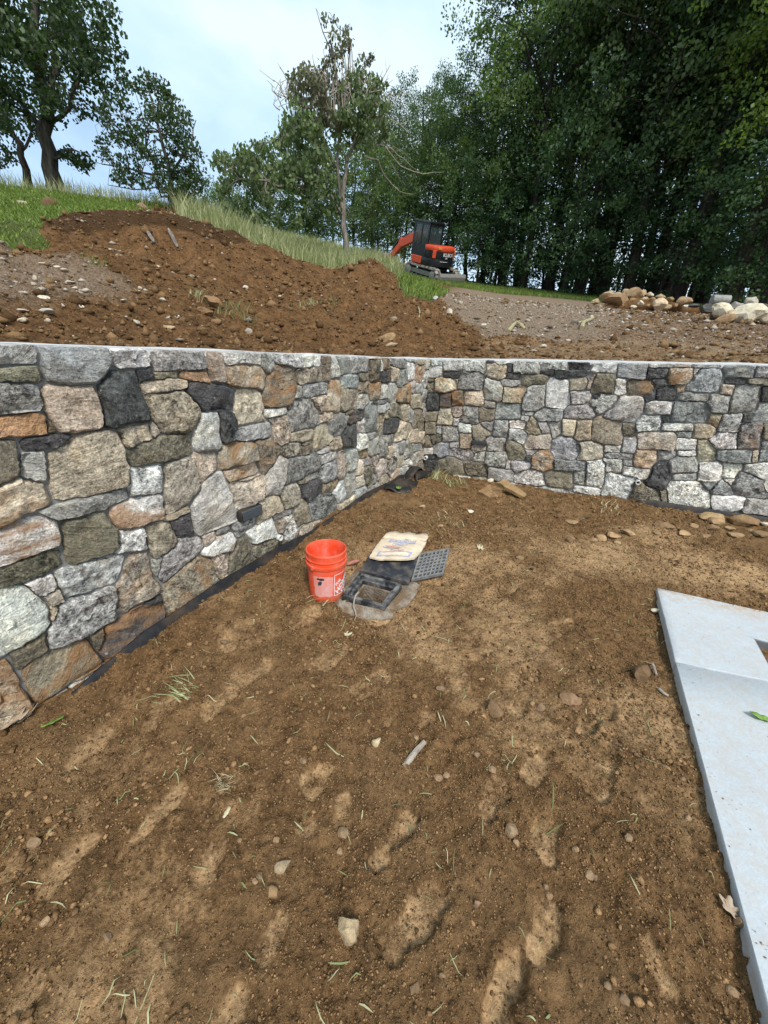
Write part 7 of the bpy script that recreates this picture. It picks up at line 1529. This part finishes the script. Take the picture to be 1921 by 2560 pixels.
# upper structure: plan outline with a rounded tail
def plan(rear, w, front, x0=None):
    P = [(w, front), (w, -.2)] + [(w * math.cos(a), -.2 - rear * math.sin(a)) for a in np.linspace(0, math.pi, 15)[1:-1]] + [(-w, -.2), (-w, front)]; return P
def zprism(poly, z0, z1, name, mat, parent=exc, bevel=.03): return MB().prism(poly, (0, 0, 0), (1, 0, 0), (0, 1, 0), (0, 0, 1), z0, z1).build(name, M[mat], parent, True, bevel)
zprism(plan(.78, .92, .85), .68, 1.02, 'counterweight', 'paint_black'); 
eng = zprism(plan(.74, .90, -.05), 1.015, 1.40, 'engine_cover', 'paint_black')
hood = zprism(plan(.80, .94, -.10), 1.36, 1.60, 'hood', 'paint_orange', exc, .07)
for s in (-1, 1):
    MB().box((s * .55, -.86, 1.50), (.09, .03, .045), Matrix.Rotation(s * .45, 3, 'Z')).build('tail_lamp', M['lamp_amber'], hood, False, .01)
    a = math.radians(90 - s * 52); MB().box((.93 * math.cos(a), -.2 - .78 * math.sin(a), 1.22), (.09, .035, .17), Matrix.Rotation(math.pi / 2 - a, 3, 'Z') @ Matrix.Rotation(0, 3, 'X')).build('hood_cheek', M['paint_orange'], eng, False, .02)
MB().box((-.905, .45, .86), (.035, .38, .16)).build('side_panel', M['paint_orange'], exc, False, .015)
MB().box((.905, .40, 1.0), (.03, .42, .34)).build('side_panel', M['paint_orange'], exc, False, .015)
me = text_mesh('KUBOTA', .23, 0, .006, 0, 'CENTER'); me.transform(Matrix.Translation((.16, -.2 - .768, 1.17)) @ Matrix.Rotation(math.radians(90), 4, 'X')); me.materials.clear(); me.materials.append(M['white_ink'])
n_ = len(me.vertices); co = np.empty(n_ * 3, np.float32); me.vertices.foreach_get('co', co); co = co.reshape(-1, 3); co[:, 1] = -.2 - .752 * np.sqrt(np.clip(1 - (co[:, 0] / .905) ** 2, .05, 1)) - .012; me.vertices.foreach_set('co', co.ravel()); me.update(); link('lettering', me, exc)
V = [(x, -.2 - .80 * math.sqrt(1 - (x / .93) ** 2) - .006, z) for z in (.93, .95) for x in np.linspace(-.45, .0, 8)]; MB().add(V, [(i, i + 1, 9 + i, 8 + i) for i in range(7)]).build('trim_line', M['white_ink'], exc)
MB().box((-.1, -.985, 1.10), (.07, .006, .02)).build('badge', M['white_ink'], exc)
# cab
cab = thing('cab', 'x', 'x'); cab.parent = exc
for k_ in ('label', 'category'): del cab[k_]
cx0, cx1, cy0, cy1, cz0, cz1 = -.90, .12, -.22, .98, 1.0, 2.48
fr = MB()
for x in (cx0 + .04, cx1 - .04):
    for y in (cy0 + .04, cy1 - .04): fr.box((x, y, (cz0 + cz1) / 2), (.04, .04, (cz1 - cz0) / 2))
for z in (cz1 - .05, 1.52):
    for x in (cx0 + .04, cx1 - .04): fr.box((x, (cy0 + cy1) / 2, z), (.036, (cy1 - cy0) / 2 - .08, .045))
    for y in (cy0 + .04, cy1 - .04): fr.box(((cx0 + cx1) / 2, y, z), ((cx1 - cx0) / 2 - .08, .036, .045))
fr.box((cx0 + .04, .36, 2.0), (.03, .03, .44)); fr.build('cab_frame', M['paint_black'], cab)
MB().box(((cx0 + cx1) / 2, (cy0 + cy1) / 2 + .02, cz1 + .03), ((cx1 - cx0) / 2 + .03, (cy1 - cy0) / 2 + .04, .05)).build('roof', M['paint_black'], cab, False, .03)
MB().box((cx0 + .03, (cy0 + cy1) / 2, 1.24), (.02, (cy1 - cy0) / 2 - .08, .25)).build('door_panel', M['paint_black'], cab, False, .01)
MB().box(((cx0 + cx1) / 2, cy0 + .03, 1.24), ((cx1 - cx0) / 2 - .08, .02, .25)).build('rear_panel', M['paint_black'], cab)
for c_, h_ in ((((cx0 + .04), (cy0 + cy1) / 2, 1.98), (.008, (cy1 - cy0) / 2 - .08, .42)), ((cx1 - .04, (cy0 + cy1) / 2, 1.98), (.008, (cy1 - cy0) / 2 - .08, .42)), (((cx0 + cx1) / 2, cy0 + .04, 1.98), ((cx1 - cx0) / 2 - .08, .008, .42)), (((cx0 + cx1) / 2, cy1 - .04, 1.75), ((cx1 - cx0) / 2 - .08, .008, .65))): MB().box(c_, h_).build('window', M['cab_glass'], cab)
st = MB().box((-.4, .2, 1.35), (.22, .24, .08)); st.box((-.4, -.02, 1.72), (.20, .06, .32)); st.build('seat', M['paint_black'], cab, False, .03)
MB().tube([(cx0 - .01, .80, 1.3), (cx0 - .05, .80, 1.35), (cx0 - .05, .80, 2.0), (cx0 - .01, .80, 2.05)], .014, 6).build('grab_rail', M['paint_grey'], cab, True)
MB().tube([(cx0 + .1, cy1 + .03, 2.5), (cx0 + .02, cy1 + .10, 2.62), (cx0 - .05, cy1 + .12, 2.64)], .012, 5).build('mirror_arm', M['paint_grey'], cab, True)
# boom, arm, bucket
bx0, bx1 = -.02, .24; bm_ = .11
xprism([(.62, .92), (.95, .92), (1.05, 1.50), (1.35, 2.10), (1.90, 2.00), (3.05, 1.46), (3.14, 1.16), (2.96, 1.10), (1.75, 1.56), (1.22, 1.66), (.74, 1.38)], bx0, bx1, 'boom', 'paint_orange', exc, .02)
xprism([(2.84, 1.52), (3.16, 1.56), (3.28, 1.24), (4.22, .40), (4.16, .24), (3.98, .28), (2.94, 1.10)], bx0 + .03, bx1 - .03, 'arm', 'paint_orange', exc, .02)
MB().tube([(bm_, 1.5, 2.10), (bm_, 2.90, 1.62)], [.055, .055], 8).tube([(bm_, 2.6, 1.72), (bm_, 3.0, 1.58)], .03, 8).build('arm_cylinder', M['paint_black'], exc, True)
MB().tube([(bm_, .85, .95), (bm_, 1.6, 1.56)], .06, 8).build('boom_cylinder', M['paint_black'], exc, True)
MB().tube([(bm_, 3.2, 1.56), (bm_, 3.85, .90)], .05, 8).tube([(bm_, 3.75, 1.0), (bm_, 4.15, .62)], .028, 8).build('bucket_cylinder', M['paint_black'], exc, True)
bk = [(y + .60, z) for y, z in ((3.50, .40), (3.72, .60), (4.02, .58), (4.20, .34), (4.14, .06), (3.90, -.02), (3.62, .02), (3.60, .05), (3.88, .03), (4.09, .10), (4.14, .33), (3.99, .53), (3.74, .54), (3.55, .36))]
b_ = xprism(bk, -.26, .48, 'bucket', 'worn_steel', exc, 0)
for x in (-.26, .465): xprism(bk[:7], x, x + .015, 'bucket_side', 'worn_steel', b_, 0)
for i in range(4): MB().box((-.2 + i * .205, 4.15, .02), (.03, .07, .018)).build('tooth', M['worn_steel'], b_)
